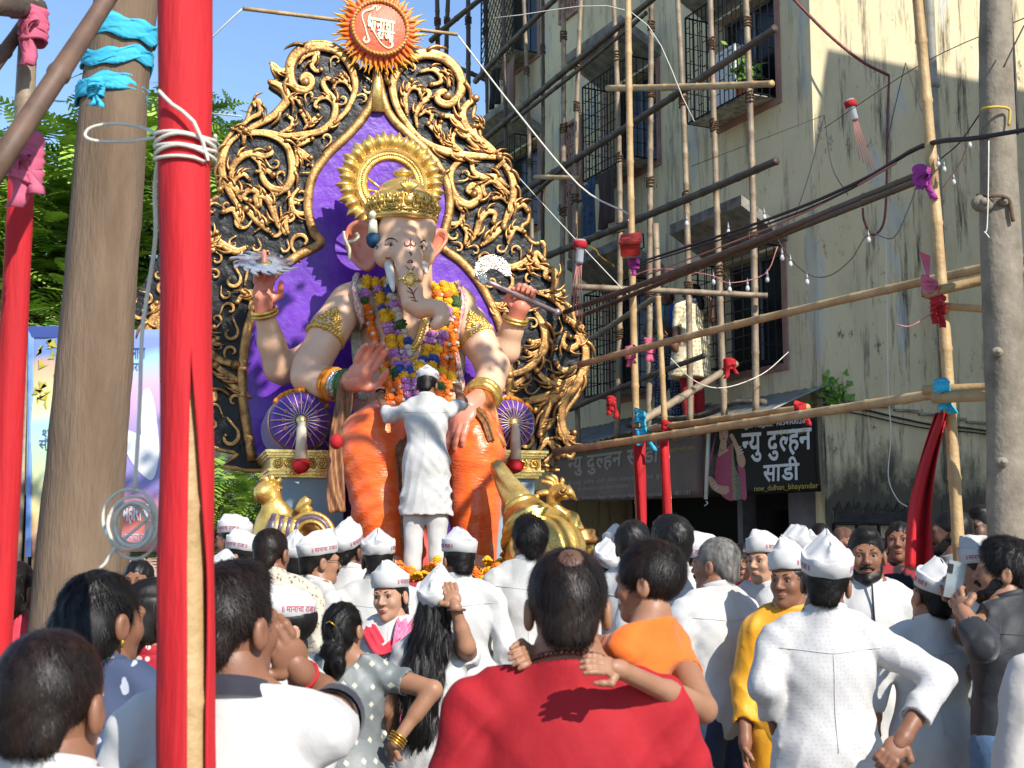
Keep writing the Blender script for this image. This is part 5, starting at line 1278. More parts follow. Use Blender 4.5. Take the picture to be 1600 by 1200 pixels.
# crown
cc = Vector(V_(629, 342, 1.0)); s_ = pm(1.0)
def lz(rp, py): return (rp * s_, (342 - py) * s_ * 1.02)
mb = MB(); mb.lathe([lz(20, 350), lz(52, 350), lz(57, 347), lz(56, 342), lz(53, 338), lz(55, 330), lz(56, 318), lz(53, 310), lz(49, 306), lz(45, 303), lz(38, 298), lz(35, 296), lz(36, 292), lz(34, 289), lz(28, 285), lz(22, 281), lz(12, 278), lz(9, 276), lz(10, 273), lz(16, 271), lz(16.5, 268), lz(13, 265), lz(6, 262), lz(2, 259)], 40, IROT, .95)
o = mb.build('crown', M_GOLD2, IDOL); o.location = cc; crown_o = o
mb = MB()
for k in range(15):
    a = -math.pi / 2 + (k - 7) * .27; rr_ = 55 * s_
    ctr_ = IROT @ Vector((math.cos(a) * rr_, math.sin(a) * rr_ * .95, lz(0, 325)[1])); nn = IROT @ Vector((math.cos(a), math.sin(a), 0)); tt = IZ.cross(nn)
    big = 1.5 if k == 7 else 1
    mb.ell(ctr_ + nn * .01, (.030 * big,) * 3, 10, 7)
    for q in range(8):
        aa = q * math.pi / 4; mb.ell(ctr_ + (tt * math.cos(aa) + IZ * math.sin(aa)) * .052 * big + nn * .005, (.014 * big,) * 3, 6, 5)
    mb.tube([ctr_ + tt * (.055 + .02 * math.cos(t)) + IZ * (.06 * math.sin(t)) + nn * .008 for t in np.linspace(0, 5, 12)], .009, 5)
    mb.tube([ctr_ + tt * .07 * x + IZ * (-.085 + .02 * math.cos(x * 1.5)) for x in np.linspace(-1, 1, 7)], .012, 5)
    mb.ell(ctr_ + IZ * -.095, (.016,) * 3, 6, 5)
nn = IROT @ Vector((0, -1, 0)); c_ = nn * (56 * s_) + IZ * lz(0, 312)[1]
for q in range(7): mb.tube([c_, c_ + IX * ((q - 3) * .022) + IZ * .06, c_ + IX * ((q - 3) * .026) + IZ * (.13 - abs(q - 3) * .02)], [.016, .016, .004], 6)
mb.build('crown_ornament', M_GOLD3, crown_o)
# side tassel, hair behind the crown
mb = MB(); q = Vector(V_(583, 345, 1.12)); mb.ell(q + IZ * .05, (.04,) * 3, 10, 8); mb.lathe([(0, .02), (.035, 0), (.045, -.11), (0, -.12)], 12); mb.v[-48:] = [tuple(Vector(v) + q) for v in mb.v[-48:]]; o = mb.build('crown_tassel', mat('cream_thread', '#d9d4b8', .7), IDOL)
mb = MB(); mb.lathe([(.02, -.10), (.06, -.14), (.055, -.2), (.03, -.235), (0, -.24)], 12); mb.v = [tuple(Vector(v) + q + Vector((rnd.uniform(-.008, .008),) * 3)) for v in mb.v]; mb.build('tassel_tuft', mat('teal_thread', '#12506e', .7, col2='#0c2d52', scale=30), o)
mb = MB(); mb.ell(V_(628, 365, .93), (.275, .27, .20), 20, 12, IROT); mb.build('hair', M_BLKP, IDOL)
# ear pearls
mb = MB()
for s in ('100,250 110,300 130,350 150,400 150,480', '215,260 225,290 190,320 150,330'):
    for q in spline([(*p, 0) for p in z2(s)], 5): mb.ell(V_(q[0], q[1], 1.06), (.017,) * 3, 7, 5)
mb.build('ear_pearls', mat('pearl', '#d8c8a4', .3, .3), IDOL)
# halo with lotus petals
HC = I(611, 288, .62); hs = pm(.62)
HALO = thing('halo', 'round gold halo ring edged with lotus petals behind the crown', 'halo', HC)
B2h = Matrix((IX, IZ, IN)).transposed().to_4x4()
mb = MB(); mb.lathe([(39 * hs, -.03), (39 * hs, .02), (41 * hs, .035), (43 * hs, .02), (44 * hs, .03), (52 * hs, .03), (53 * hs, .045), (56 * hs, .05), (59 * hs, .035), (61 * hs, 0), (66 * hs, -.01), (66 * hs, -.03), (39 * hs, -.03)], 72, B2h.to_3x3()); mb.build('ring', M_GOLD2, HALO, sharp=50)
mb = MB()
for k in range(84): a = 2 * math.pi * k / 84; mb.ell(B2h.to_3x3() @ Vector((math.cos(a) * 48 * hs, math.sin(a) * 48 * hs, .034)), (.011,) * 3, 6, 4)
mb.build('beading', M_GOLD3, HALO)
def petal(L, w, n=8):
    mb = MB()
    def fn(u, v):
        t = u; ww = w * (math.sin(math.pi * min(1, t * .62 + .22)) ** .9) * (1 - t ** 4) ** .8; x = (v - .5) * 2
        return (x * ww, t * L, .05 * (1 - x * x) * math.sin(math.pi * (t * .9 + .05)) - .008 + .012 * math.exp(-(x / .12) ** 2))
    mb.grid(fn, n, 8); me_ = mb.mesh('petal'); me_.materials.append(M_GOLD2); return me_
pA = petal(25 * hs, 9.8 * hs); pB = petal(30 * hs, 9.5 * hs)
for k in range(21):
    for pmz, z, off in ((pA, .02, 0), (pB, -.01, .5)):
        a = 2 * math.pi * (k + off) / 21; o = link('petal', pmz, None, HALO)
        o.matrix_local = Matrix.Translation(B2h.to_3x3() @ Vector((math.sin(a) * 60 * hs, math.cos(a) * 60 * hs, z))) @ B2h @ Matrix.Rotation(-a, 4, 'Z')
mb = MB()
for a in (2.9, 3.4, .35, -.25): mb.tube([B2h.to_3x3() @ Vector((math.cos(a) * 40 * hs, math.sin(a) * 40 * hs, -.02)), B2h.to_3x3() @ Vector((math.cos(a) * 4 * hs, -15 * hs, -.04))], .012, 6)
mb.build('halo_spoke', M_GOLD2, HALO)
# bracelets and armlets
def torus(c, ax_, r, t, m, name, tw=True):
    c = Vector(c); ax_ = Vector(ax_).normalized(); u = ax_.orthogonal().normalized(); v = ax_.cross(u); mb = MB()
    for dz in (-t * .9, t * .9): mb.tube([c + ax_ * dz + (u * math.cos(a) + v * math.sin(a)) * r * (1 + .02 * math.sin(a * 16)) for a in np.linspace(0, 2 * math.pi, 50)], t, 7)
    return mb.build(name, m, IDOL)
def dirv(a, b): return Vector(V_(*b)) - Vector(V_(*a))
torus(V_(413, 488, .74), dirv((424, 535, .62), (413, 487, .74)), .108, .018, M_GOLD3, 'bangle'); torus(V_(805, 499, .81), dirv((800, 515, .76), (806, 495, .82)), .105, .017, M_GOLD3, 'bangle')
def armlet(c, ax_, r, front):
    c = Vector(c); ax_ = Vector(ax_).normalized(); u = Vector(front); u = (u - ax_ * u.dot(ax_)).normalized(); v = ax_.cross(u); mb = MB()
    for i in range(22):
        a = -1.9 + 3.8 * i / 21; p = c + (u * math.cos(a) + v * math.sin(a)) * r; mb.ell(p, (.022,) * 3, 8, 6)
        mb.tube([p + ax_ * (.022 * math.cos(t)) + (v * math.cos(a) - u * math.sin(a)) * .02 * math.sin(t) for t in np.linspace(0, 5, 8)], .008, 5)
    for k in range(26):
        t = k / 26; a = .9 * math.sin(k * 2.4) * (1 - t); p = c + ax_ * (-.20 * t) + (u * math.cos(a) + v * math.sin(a)) * (r + .005)
        mb.ell(p, (.02,) * 3, 8, 5); mb.tube([p + ax_ * (.025 * math.sin(q)) + v * (.025 * math.cos(q)) for q in np.linspace(0, 5, 8)], .008, 5)
    return mb.build('armlet', M_GOLD3, IDOL)
armlet(V_(508, 527, .95), dirv((545, 473, .80), (487, 572, 1.02)), .163, IN - IX * .3); armlet(V_(745, 531, .95), dirv((715, 485, .82), (770, 572, 1.08)), .158, IN + IX * .2)
torus(V_(520, 600, 1.28), dirv((505, 598, 1.2), (530, 602, 1.36)), .118, .028, mat('marigold_orange', '#e08a1a', .8), 'flower_bangle'); torus(V_(530, 602, 1.34), dirv((505, 598, 1.2), (530, 602, 1.36)), .105, .026, M_SILV2, 'bangle'); torus(V_(540, 600, 1.42), dirv((505, 598, 1.2), (530, 602, 1.36)), .108, .018, mat('green_bangle', '#2f6a34', .5), 'bangle')
torus(V_(754, 620, 1.44), dirv((765, 600, 1.25), (748, 625, 1.5)), .125, .04, M_GOLD3, 'bangle')
# discus and axe held in the rear hands
DC = I(412, 411, .86); dsc = thing('discus', 'silver blue discus with flame shaped edge on the raised left finger', 'discus', DC)
MT = IROT @ Matrix.Rotation(R(34), 3, 'X'); mb = MB(); q = pm(.86)
mb.lathe([(13 * q, -.012), (13 * q, .012), (20 * q, .016), (24 * q, .012), (24 * q, -.012), (13 * q, -.012)], 40, MT); mb.build('rim', M_SIL, dsc, sharp=40)
fl_m = MB(); P_ = [(-.05, 0), (-.035, .06), (-.005, .10), (-.06, .16), (-.02, .155), (.03, .115), (.04, .06), (.05, 0)]
fl_m.slab([Vector((x, y, -.006)) for x, y in P_], (0, 0, .012)); fme = fl_m.mesh('flame_blade', False); fme.materials.append(M_SIL)
for k in range(16):
    a = 2 * math.pi * k / 16; o = link('flame_blade', fme, None, dsc); s2 = 23.5 * q
    o.matrix_local = MT.to_4x4() @ Matrix.Translation((math.sin(a) * s2, math.cos(a) * s2, 0)) @ Matrix.Rotation(-a, 4, 'Z') @ Matrix.Scale(1.0 if k % 2 else .82, 4)
mb = MB(); mb.lathe([(0, -.03), (11 * q, -.02), (13 * q, 0), (11 * q, .012), (0, .02)], 24, MT); mb.build('hub', mat('dull_gold', '#8d8460', .5, .5), dsc)
mb = MB(); mb.tube([Vector(V_(412, 440, .84)) + IL - DC, Vector((0, 0, 0)), IZ * .10 + IN * .0], [.028, .028, .02], 10); mb.ell(IZ * .10, (.02,) * 3, 8, 6); fi = mb.build('finger', M_PALM, IDOL); fi.location = DC - IL
AX = thing('axe', 'silver axe with round chased blade held in the raised right fist', 'axe', I(806, 460, .95)); AL = AX.location.copy()
mb = MB(); mb.tube([I(742, 432, .95) - AL, I(775, 446, .95) - AL, I(870, 488, .93) - AL], .022, 10); mb.ell(I(871, 488, .93) - AL, (.035,) * 3, 10, 8); mb.build('handle', mat('pink_steel', '#a9969a', .35, .6), AX)
mb = MB(); P_ = [I(*p, .955) - AL for p in [(748, 440), (740, 425), (742, 412), (752, 402), (768, 398), (785, 403), (796, 417), (798, 434), (785, 430), (776, 422), (764, 420), (757, 428), (762, 440), (755, 446)]]
mb.slab([p for p in P_], IN * .025); mb.build('blade', M_SILV2, AX, smooth=False)
# ---------------------------------------------------------------- dhoti, sashes
dh = SDF()
dh.ell(V_(642, 668, .95), (.55, .5, .30), .1, M=IROT)
dh.chain([V_(612, 672, 1.05), V_(586, 690, 1.62), V_(584, 712, 1.66), V_(598, 800, 1.72), V_(610, 893, 1.75)], [.30, .275, .27, .235, .20], .05)
dh.chain([V_(690, 672, 1.05), V_(738, 690, 1.62), V_(742, 715, 1.66), V_(742, 800, 1.72), V_(742, 893, 1.75)], [.28, .25, .245, .20, .17], .05)
dh.plane((0, 0, .04), (0, 0, -1))
def folds(X, Y, Z):
    X, Y, Z = np.broadcast_arrays(X, Y, Z)
    w = .5 * np.sin(X * 3 + Y * 2 + Z * 2.3); s_ = np.sin(Z * 34 + np.abs(X) * 26 + 6 * w) * .45 + np.sin(Z * 58 - X * 34 + 9 * w + Y * 12) * .3 + np.sin(X * 34 + Z * 19 + 6 * w) * .35
    return (.009 * s_ * (.35 + .65 * np.clip(np.sin(X * 4 + Z * 3 + 1), 0, 1))).astype(np.float32)
dh.disp(folds)
dhm = np_mesh('dhoti', [dh.mesh(.018)]); dho = link('dhoti', dhm, M_DH, IDOL)
M_BORD = mat('gold_border_cloth', '#8c6a34', .5, .35, col2='#6b2f24', scale=30, bump=.4, bscale=80)
def ribbon(name, pts, w, m, wob=.02, parent=None, n=8, th=.012):
    """pts: (px,py,f); hanging cloth strip of width w metres facing front"""
    Q = spline([Vector(V_(*p)) for p in pts], n); mb = MB(); k = len(Q) - 1
    def fn(u, v):
        i = min(int(round(u * k)), k); d = (Q[min(i + 1, k)] - Q[max(i - 1, 0)]).normalized(); s_ = d.cross(IN).normalized()
        return Q[i] + s_ * ((v - .5) * w) + IN * (wob * math.sin(v * 9 + i * .35))
    mb.grid(fn, k, 10); o = mb.build(name, m, parent or IDOL); o.modifiers.new('t', 'SOLIDIFY').thickness = th; return o
ribbon('sash', [(541, 590, 1.50), (536, 640, 1.56), (527, 700, 1.72), (524, 760, 1.8), (528, 800, 1.85)], .13, mat('maroon_sash', '#6b3226', .6, .2, col2='#8d6a3c', scale=12, stretch=(6, 1, 1)), .02)
mb = MB(); mb.ell(V_(525, 690, 1.95), (.05, .05, .06), 10, 8); mb.build('sash_tassel', M_RED, IDOL)
ribbon('dhoti_border', [(626, 645, 1.55), (628, 700, 1.92), (631, 760, 1.98), (634, 830, 2.0), (644, 890, 2.05)], .085, M_BORD, .008)
ribbon('waist_cloth', [(660, 640, 1.5), (662, 720, 1.8), (664, 800, 1.85), (666, 890, 1.9)], .34, mat('salmon_cloth', '#c9584a', .6, col2='#b33c33', scale=8), .03)
ribbon('sash', [(745, 607, 1.52), (760, 640, 1.72), (772, 680, 1.80), (776, 700, 1.82)], .16, mat('red_gold_sash', '#b3361f', .55, .2, col2='#9a7433', scale=9, stretch=(5, 5, 1)), .015)
ribbon('dhoti_border', [(715, 622, 1.62), (735, 632, 1.74), (757, 655, 1.86), (766, 690, 1.9)], .07, M_BORD, .008)
# shawl edges on the chest
def skinribbon(name, pts, w, m, lift=.03):
    Q = []
    for p in spline([(*q, 0) for q in pts], 6):
        a, nn = surf(p[0], p[1], lift, BVB)
        if a is not None: Q.append(a)
    mb = MB(); k = len(Q) - 1
    def fn(u, v):
        i = min(int(round(u * k)), k); d = (Q[min(i + 1, k)] - Q[max(i - 1, 0)]).normalized(); s_ = d.cross(IN).normalized(); return Q[i] + s_ * ((v - .5) * w) + IN * (.012 * math.sin(v * 7 + i * .5))
    mb.grid(fn, k, 6); o = mb.build(name, m, IDOL); o.modifiers.new('t', 'SOLIDIFY').thickness = .02; return o
M_SH = mat('pink_shawl', '#c77a80', .7, col2='#cfc8b4', scale=40, contrast=(.45, .55)); M_SHW = mat('white_shawl', '#cfc9b4', .8, col2='#a8a68c', scale=50, bump=.5)
skinribbon('shawl', [(572, 425), (558, 450), (562, 500), (568, 560), (574, 625)], .10, M_SHW, .04); skinribbon('shawl_edge', [(566, 428), (552, 452), (556, 500), (561, 560), (566, 625)], .035, M_SH, .06)
skinribbon('shawl', [(690, 430), (712, 455), (716, 500), (714, 560), (712, 610)], .09, M_SHW, .03); skinribbon('shawl_edge', [(696, 432), (719, 456), (722, 500), (719, 560), (716, 610)], .03, M_SH, .05)
# necklace on the chest
mb = MB()
for k in range(26):
    t = k / 25; p, nn = surf(625 + 38 * t, 500 + 44 * math.sin(math.pi * t), .02, BVB)
    if p is not None:
        mb.ell(p, (.03,) * 3, 8, 6); mb.tube([p + IX * (.03 * math.cos(q)) + IZ * (.03 * math.sin(q)) + IN * .01 for q in np.linspace(0, 5.5, 8)], .010, 5)
for k in range(14):
    p, nn = surf(636 + rnd.uniform(-14, 14), 572 + rnd.uniform(-10, 16), .02, BVB)
    if p is not None: mb.ell(p, (.034, .03, .034), 8, 6)
mb.build('chest_necklace', M_GOLD3, IDOL)

# ---------------------------------------------------------------- flower garlands: every flower a part
def blossom(r, pet, lay, flat):
    mb = MB()
    for l in range(lay):
        for k in range(pet):
            a = 2 * math.pi * (k + .5 * l) / pet; rr = r * (1 - l / (lay + .3)); c = Vector((math.cos(a) * rr * .72, math.sin(a) * rr * .72, flat * r * (l + .4) / lay))
            mb.ell(c, (r * .30, r * .30, r * .20), 6, 4)
    mb.ell((0, 0, flat * r * .7), (r * .42, r * .42, r * .42), 7, 5); return mb
FCOL = {'o': ('marigold_orange', '#dd5e12', '#e88420'), 'y': ('marigold_yellow', '#e6b010', '#d99a0c'), 'm': ('orchid_magenta', '#8a1f86', '#c79ac8'), 'b': ('blue_flower', '#1c2a72', '#3f56a8'), 'w': ('white_flower', '#d8d4c6', '#bdb8a6'), 'g': ('garland_leaf', '#23401a', '#3c6424'), 'r': ('rose_red', '#a51c30', '#7d1424')}
FM = {}
for c, (n, a, b_) in FCOL.items():
    ms = []
    for v in range(2):
        mb = blossom(.052 if c != 'w' else .036, 8, 3, .8); me_ = mb.mesh('flower'); m_ = mat(n + '_petal', a, .75, col2=b_, scale=25); me_.materials.append(m_); ms.append(me_)
    FM[c] = ms
Bfl = Matrix((IX, IZ, IN)).transposed().to_4x4()
def garland(label, pts, seq, step, lift=.06, rowoff=0, sc=1.0):
    Q = []
    for p in spline([(*q, 0) for q in pts], 10):
        a, nn = surf(p[0], p[1], 0, BVB)
        if a is not None: Q.append(a + IN * lift)
    g = thing('flower_garland', label, 'garland', Q[0] + IL, 0, 'garlands round the idol neck'); o0 = Q[0]
    L = [0]
    for i in range(1, len(Q)): L.append(L[-1] + min((Q[i] - Q[i - 1]).length, .12))
    n = int(L[-1] / step); xs = [[q[k] for q in Q] for k in range(3)]
    mb = MB(); mb.tube([q - o0 - IN * .02 for q in Q], .012, 5); mb.build('string', mat('garland_thread', '#cfcab8', .8), g)
    for i in range(n):
        t = (i + .5) * step; p = Vector([np.interp(t, L, x) for x in xs]) - o0
        c = seq[int(i / n * len(seq))]
        for side in ((-1, 1) if rowoff else (0,)):
            o = link('flower', FM[c][rnd.randrange(2)], None, g); s2 = sc * rnd.uniform(.8, 1.15)
            o.matrix_local = Matrix.Translation(p + IX * side * rowoff + Vector([rnd.uniform(-.008, .008) for _ in range(3)])) @ Bfl @ Matrix.Rotation(rnd.uniform(-.5, .5), 4, 'X') @ Matrix.Rotation(rnd.uniform(-.5, .5), 4, 'Y') @ Matrix.Rotation(rnd.uniform(0, 6), 4, 'Z') @ Matrix.Scale(s2, 4)
        if c in 'om' and i % 2 == 0:
            o = link('flower', FM['w'][0], None, g); o.matrix_local = Matrix.Translation(p + IN * .035 + Vector((rnd.uniform(-.03, .03), 0, 0))) @ Bfl @ Matrix.Scale(.55, 4)
    return g
garland('outermost left garland of yellow then orange marigolds on the idol chest', [(572, 432), (568, 465), (578, 510), (592, 555), (604, 600), (612, 645)], 'yymgoooooooooooyooooo', .058)
garland('second left garland of orange marigolds on the idol chest', [(598, 490), (606, 530), (615, 570), (622, 610), (626, 645)], 'ryooooooooyggooooo', .058)
garland('left garland of mixed yellow, magenta and blue flowers', [(590, 430), (596, 455), (604, 485), (613, 515), (620, 545), (628, 575), (640, 600), (646, 630)], 'yymyybbyymmmyymmyymbbyymmmm', .06, rowoff=.045)
garland('left inner silver white garland beside the trunk', [(603, 440), (612, 470), (622, 500), (632, 530), (640, 560)], 'wbwwmwwgwwbww', .05, sc=1.1)
garland('rightmost garland of orange marigolds on the idol chest', [(696, 432), (708, 470), (708, 510), (704, 560), (700, 605), (694, 640)], 'yyggyooooooooooyoooo', .058)
garland('second right garland of orange marigolds on the idol chest', [(702, 480), (697, 520), (692, 560), (686, 600), (680, 640)], 'yoooooooooyoogoo', .058)
garland('right garland of mixed yellow and magenta flowers under the trunk', [(680, 445), (690, 470), (686, 505), (678, 535), (668, 560), (660, 585), (652, 620)], 'yyoyymmgymmyybwyyymmm', .06, rowoff=.045)
# ================================================================ peacocks, mace, offerings, lamps, wires, left banners
def lump(sdf, h, name, m, parent): return link(name, np_mesh(name, [sdf.mesh(h)]), m, parent)
# right peacock (gold) looking right, left peacock looking left
def peacock(label, root, J, body, crest, rz):
    o = thing('peacock_statue', label, 'statue', root, 0, 'gold peacocks flanking the throne'); q = lambda p: tuple(at(*p[:3]) - root)
    b = SDF(); b.chain([q(p) for p in J], [p[3] for p in J], .03)
    for p in body: b.ell(q(p[:3]), p[3], .05)
    lump(b, .016, 'body', M_GOLD3, o)
    for a, c, r in crest:
        mb = MB(); mb.tube(spline([q(a), q(((a[0] + c[0]) / 2 + 3, (a[1] + c[1]) / 2 - 3, a[2])), q(c)], 4), [r * (.5 + .5 * math.sin(math.pi * (i + 1) / 10)) for i in range(9)], 7); mb.build('crest_plume', M_GOLD3, o)
    return o
p0 = at(905, 860, 10.3); p0.z = PLZ
o = peacock('gold peacock statue with open beak at the right of the throne', p0,
    [(903, 842, 10.2, .085), (893, 812, 10.2, .062), (872, 800, 10.2, .048), (864, 785, 10.2, .045), (866, 772, 10.2, .052), (873, 768, 10.2, .066), (882, 769, 10.15, .06)],
    [(905, 858, 10.25, (.13, .12, .12))], [((868, 764, 10.2), (845, 752, 10.2), .022), ((868, 762, 10.2), (852, 745, 10.2), .022), ((870, 760, 10.2), (861, 742, 10.2), .02), ((876, 760, 10.2), (876, 748, 10.2), .02), ((864, 775, 10.2), (838, 772, 10.2), .03), ((838, 772, 10.2), (832, 790, 10.2), .028), ((832, 788, 10.2), (845, 800, 10.2), .026)], 0)
mb = MB(); q = lambda *p: at(*p) - p0
mb.tube([q(884, 766, 10.13), q(893, 772, 10.12), q(901, 782, 10.12)], [.055, .03, .006], 10); mb.tube([q(880, 774, 10.13), q(889, 778, 10.12)], [.045, .012], 10); mb.build('beak', M_GOLD3, o)
mb = MB(); mb.ell(q(879, 767, 10.08), (.02, .012, .018), 8, 6); mb.tube([q(879, 767, 10.075) + Vector((math.cos(a) * .03, 0, math.sin(a) * .03)) for a in np.linspace(0, 6.28, 14)], .006, 5); mb.build('eye', M_GOLD, o)
mb = MB(); mb.lathe([(.10, 0), (.15, .02), (.16, .05), (.13, .08), (.13, .12), (.1, .13), (0, .13)], 20); mb.v = [tuple(Vector(v) + q(905, 852, 10.2)) for v in mb.v]; mb.build('neck_collar', M_GOLD, o)
p0 = at(440, 880, 10.0); p0.z = PLZ - .05; q = lambda *p: at(*p) - p0
o = peacock('gold peacock statue with turned head at the left of the throne', p0,
    [(412, 850, 10.0, .11), (418, 815, 10.0, .085), (424, 795, 10.0, .07), (425, 778, 10.0, .07), (417, 768, 10.0, .085), (410, 770, 9.95, .07)],
    [(448, 835, 10.05, (.24, .2, .19)), (475, 830, 10.1, (.18, .16, .12)), (440, 800, 10.0, (.07, .07, .08))],
    [((418, 758, 10.0), (408, 746, 10.0), .03), ((424, 757, 10.0), (420, 744, 10.0), .03), ((430, 760, 10.0), (434, 748, 10.0), .03), ((430, 770, 10.0), (438, 765, 10.0), .03), ((465, 800, 9.9), (482, 778, 9.9), .05), ((470, 805, 9.9), (484, 790, 9.9), .05)], 0)
mb = MB(); mb.tube([q(408, 768, 9.93), q(401, 775, 9.92), q(399, 783, 9.92)], [.05, .025, .006], 10); mb.build('beak', M_GOLD3, o)
M_WINGP = mat('mauve_feather_paint', '#4d3f52', .4, .3, col2='#6f6272', scale=20)
for k in range(7):
    mb = MB(); x = 424 + k * 6.5; P_ = spline([q(x + 4, 803 + k * 1.5, 9.86), q(x, 822, 9.80), q(x - 3, 846, 9.80)], 5); mb.tube(P_, [.03 * (.6 + .4 * math.sin(math.pi * i / 10)) for i in range(len(P_))], 8, flat=.6); mb.build('feather', M_GOLD2 if k % 2 else M_WINGP, o)
for k, (r_, m_) in enumerate(((44, M_GOLD3), (36, M_WINGP), (28, M_GOLD3))):
    mb = MB(); P_ = [q(486 + r_ * .8 * math.cos(a), 838 - r_ * .82 * math.sin(a), 9.85 - .02 * k) for a in np.linspace(-.3, 2.9, 16)]; mb.tube(P_, .035, 8, flat=.6); mb.build('tail_band', m_, o)
# mace leaning on the throne
p0 = at(835, 870, 10.0); p0.z = PLZ
o = thing('mace', 'large gold ribbed mace leaning against the idol leg with marigolds on it', 'mace', p0); q = lambda *p: at(*p) - p0
a_, b_ = q(775, 725, 10.0), q(812, 792, 9.75); ax_ = (b_ - a_).normalized(); mb = MB(); u = ax_.orthogonal().normalized(); v = ax_.cross(u)
P_ = []; rg = []
for i in range(26):
    t = i / 25; c = a_.lerp(b_, t); r_ = .05 + .075 * t
    rg.append([c + (u * math.cos(th) + v * math.sin(th)) * r_ * (1 + .09 * math.cos(th * 6 + t * 6)) for th in [2 * math.pi * j / 36 for j in range(36)]])
mb.rings(rg); mb.build('handle', M_GOLD2, o)
Mx = Matrix((u, v, ax_)).transposed()
mb = MB(); mb.lathe([(.12, 0), (.15, .01), (.15, .04), (.13, .05), (.17, .07), (.20, .15), (.22, .17), (.22, .20), (.19, .215), (.24, .24), (.27, .26)], 32, Mx); mb.v = [tuple(Vector(v_) + b_) for v_ in mb.v]; mb.build('collar', M_GOLD3, o)
cB = b_ + ax_ * .50; mb = MB(); rg = []
for i in range(15):
    ph = math.pi * (i + .4) / 15
    rg.append([cB + Mx @ Vector((math.cos(th) * .31 * math.sin(ph) * (1 - .05 * abs(math.cos(th * 7))), math.sin(th) * .31 * math.sin(ph) * (1 - .05 * abs(math.cos(th * 7))), -.30 * math.cos(ph))) for th in [2 * math.pi * j / 84 for j in range(84)]])
mb.rings(rg); mb.build('head', M_GOLD3, o)
MARI = FM['o'] + FM['y']
def heap(label, c, n, sx, sy, sz, sc=.8):
    g = thing('marigold_heap', label, 'flowers', c, 0)
    for _ in range(n):
        f = link('flower', rnd.choice(MARI), None, g); f.matrix_local = Matrix.Translation((rnd.gauss(0, sx), rnd.gauss(0, sy), abs(rnd.gauss(0, sz)))) @ Matrix.Rotation(rnd.uniform(-.8, .8), 4, 'X') @ Matrix.Rotation(rnd.uniform(0, 6), 4, 'Z') @ Matrix.Scale(sc * rnd.uniform(.8, 1.2), 4)
    return g
heap('loose orange marigolds laid on top of the gold mace', at(836, 806, 9.66), 26, .07, .05, .015, .7)
heap('heap of orange marigolds at the right foot of the idol', Vector((at(775, 890, 9.6).x, 9.6, PLZ + .03)), 60, .14, .12, .07)
heap('scattered orange marigolds at the left foot of the idol', Vector((at(640, 890, 9.6).x, 9.6, PLZ + .02)), 50, .2, .12, .04)
# feet of the idol
ft = SDF()
for px, py, f in ((612, 898, 1.9), (744, 898, 1.9)): ft.chain([V_(px, py - 12, f - .1), V_(px + 3, py, f + .15), V_(px + 5, py + 4, f + .42)], [.13, .11, .08], .04)
ft.plane((0, 0, .005), (0, 0, -1)); lump(ft, .02, 'foot', M_SKIN_I, IDOL)

# red flood lamp, hanging cup lamps, bulbs, wires
def hang(name, label, cat, loc): return thing(name, label, cat, loc)
c = at(985, 382, 11.0); o = hang('flood_lamp', 'small red metal flood lamp fixed to the tall middle post', 'lamp', c); mb = MB()
A_ = [Vector(v) for v in ((-.10, -.09, -.03), (.07, -.10, -.02), (.09, .05, .09), (-.07, .07, .07))]
mb.slab(A_, (.01, .05, -.09)); mb.slab([v * 1.15 + Vector((0, -.005, .004)) for v in A_], (.002, -.012, .02)); mb.build('housing', mat('red_enamel', '#a12722', .4, col2='#7c1b18', scale=12), o, smooth=False)
mb = MB(); mb.slab([v * .8 + Vector((.004, .03, -.10)) for v in A_], (0, .01, -.012)); mb.build('lens', mat('lamp_lens', '#6e5a52', .15), o, smooth=False)
mb = MB(); mb.tube([Vector((.08, .05, .08)), Vector((.12, .08, .12)), Vector((.13, .10, .0)), Vector((.09, .12, -.02))], .008, 6); mb.build('bracket', M_IRON, o)
M_PLAS = mat('clear_plastic', '#c8ced4', .15, trans=.55); M_BULB = mat('white_bulb', '#d8d8d8', .2, trans=.3)
def cup(label, px, py, Y, rot_, h=.20):
    c = at(px, py, Y); o = hang('bottle_lamp', label, 'lamp', c); Mr = Matrix.Rotation(rot_, 3, 'Y'); mb = MB()
    mb.lathe([(0, 0), (.05, 0), (.055, -.04), (.038, -.09), (.035, -h), (.03, -h - .02)], 16, Mr); mb.build('bottle', M_PLAS, o)
    mb = MB(); mb.lathe([(.058, -.015), (.062, -.02), (.06, -.075), (.05, -.08)], 16, Mr, cap=False); mb.build('red_band', M_RED, o)
    mb = MB()
    for k in range(5): mb.tube([Mr @ Vector((.01 * k - .02, 0, -h)), Mr @ Vector((.015 * k - .04, .0, -h - .15)), Mr @ Vector((.03 * k - .07, .01, -h - .42 - .05 * k))], .004, 4)
    mb.build('wire_tail', M_COP, o)
cup('upturned plastic bottle with a red band hung on the gable wall wires', 1327, 156, 12.5, -.25); cup('upturned plastic bottle with a red band hung beside the throne panel', 907, 375, 11.4, .05)
mb = MB(); mb.grid(lambda u, v: at(920 + 40 * u + 12 * v * (1 - u), 385 + 32 * u + 14 * v * (1 - u) * math.sin(3 * u + .4), 11.6 + .05 * math.sin(u * 7)), 10, 4); o = mb.build('pennant', mat('yellow_cloth', '#b98f2e', .8, col2='#8f6a1c', scale=10)); recenter(o, at(935, 395, 11.6)); tag(o, 'torn yellow pennant strung between the panel and the bamboo', 'pennant'); o.modifiers.new('t', 'SOLIDIFY').thickness = .004
def wire(label, pts, r=.005, m=M_WIRE, name='wire', cat='wire', grp=None): return cord(name, label, [at(*p) for p in pts], r, m, cat, 5, grp, 5)
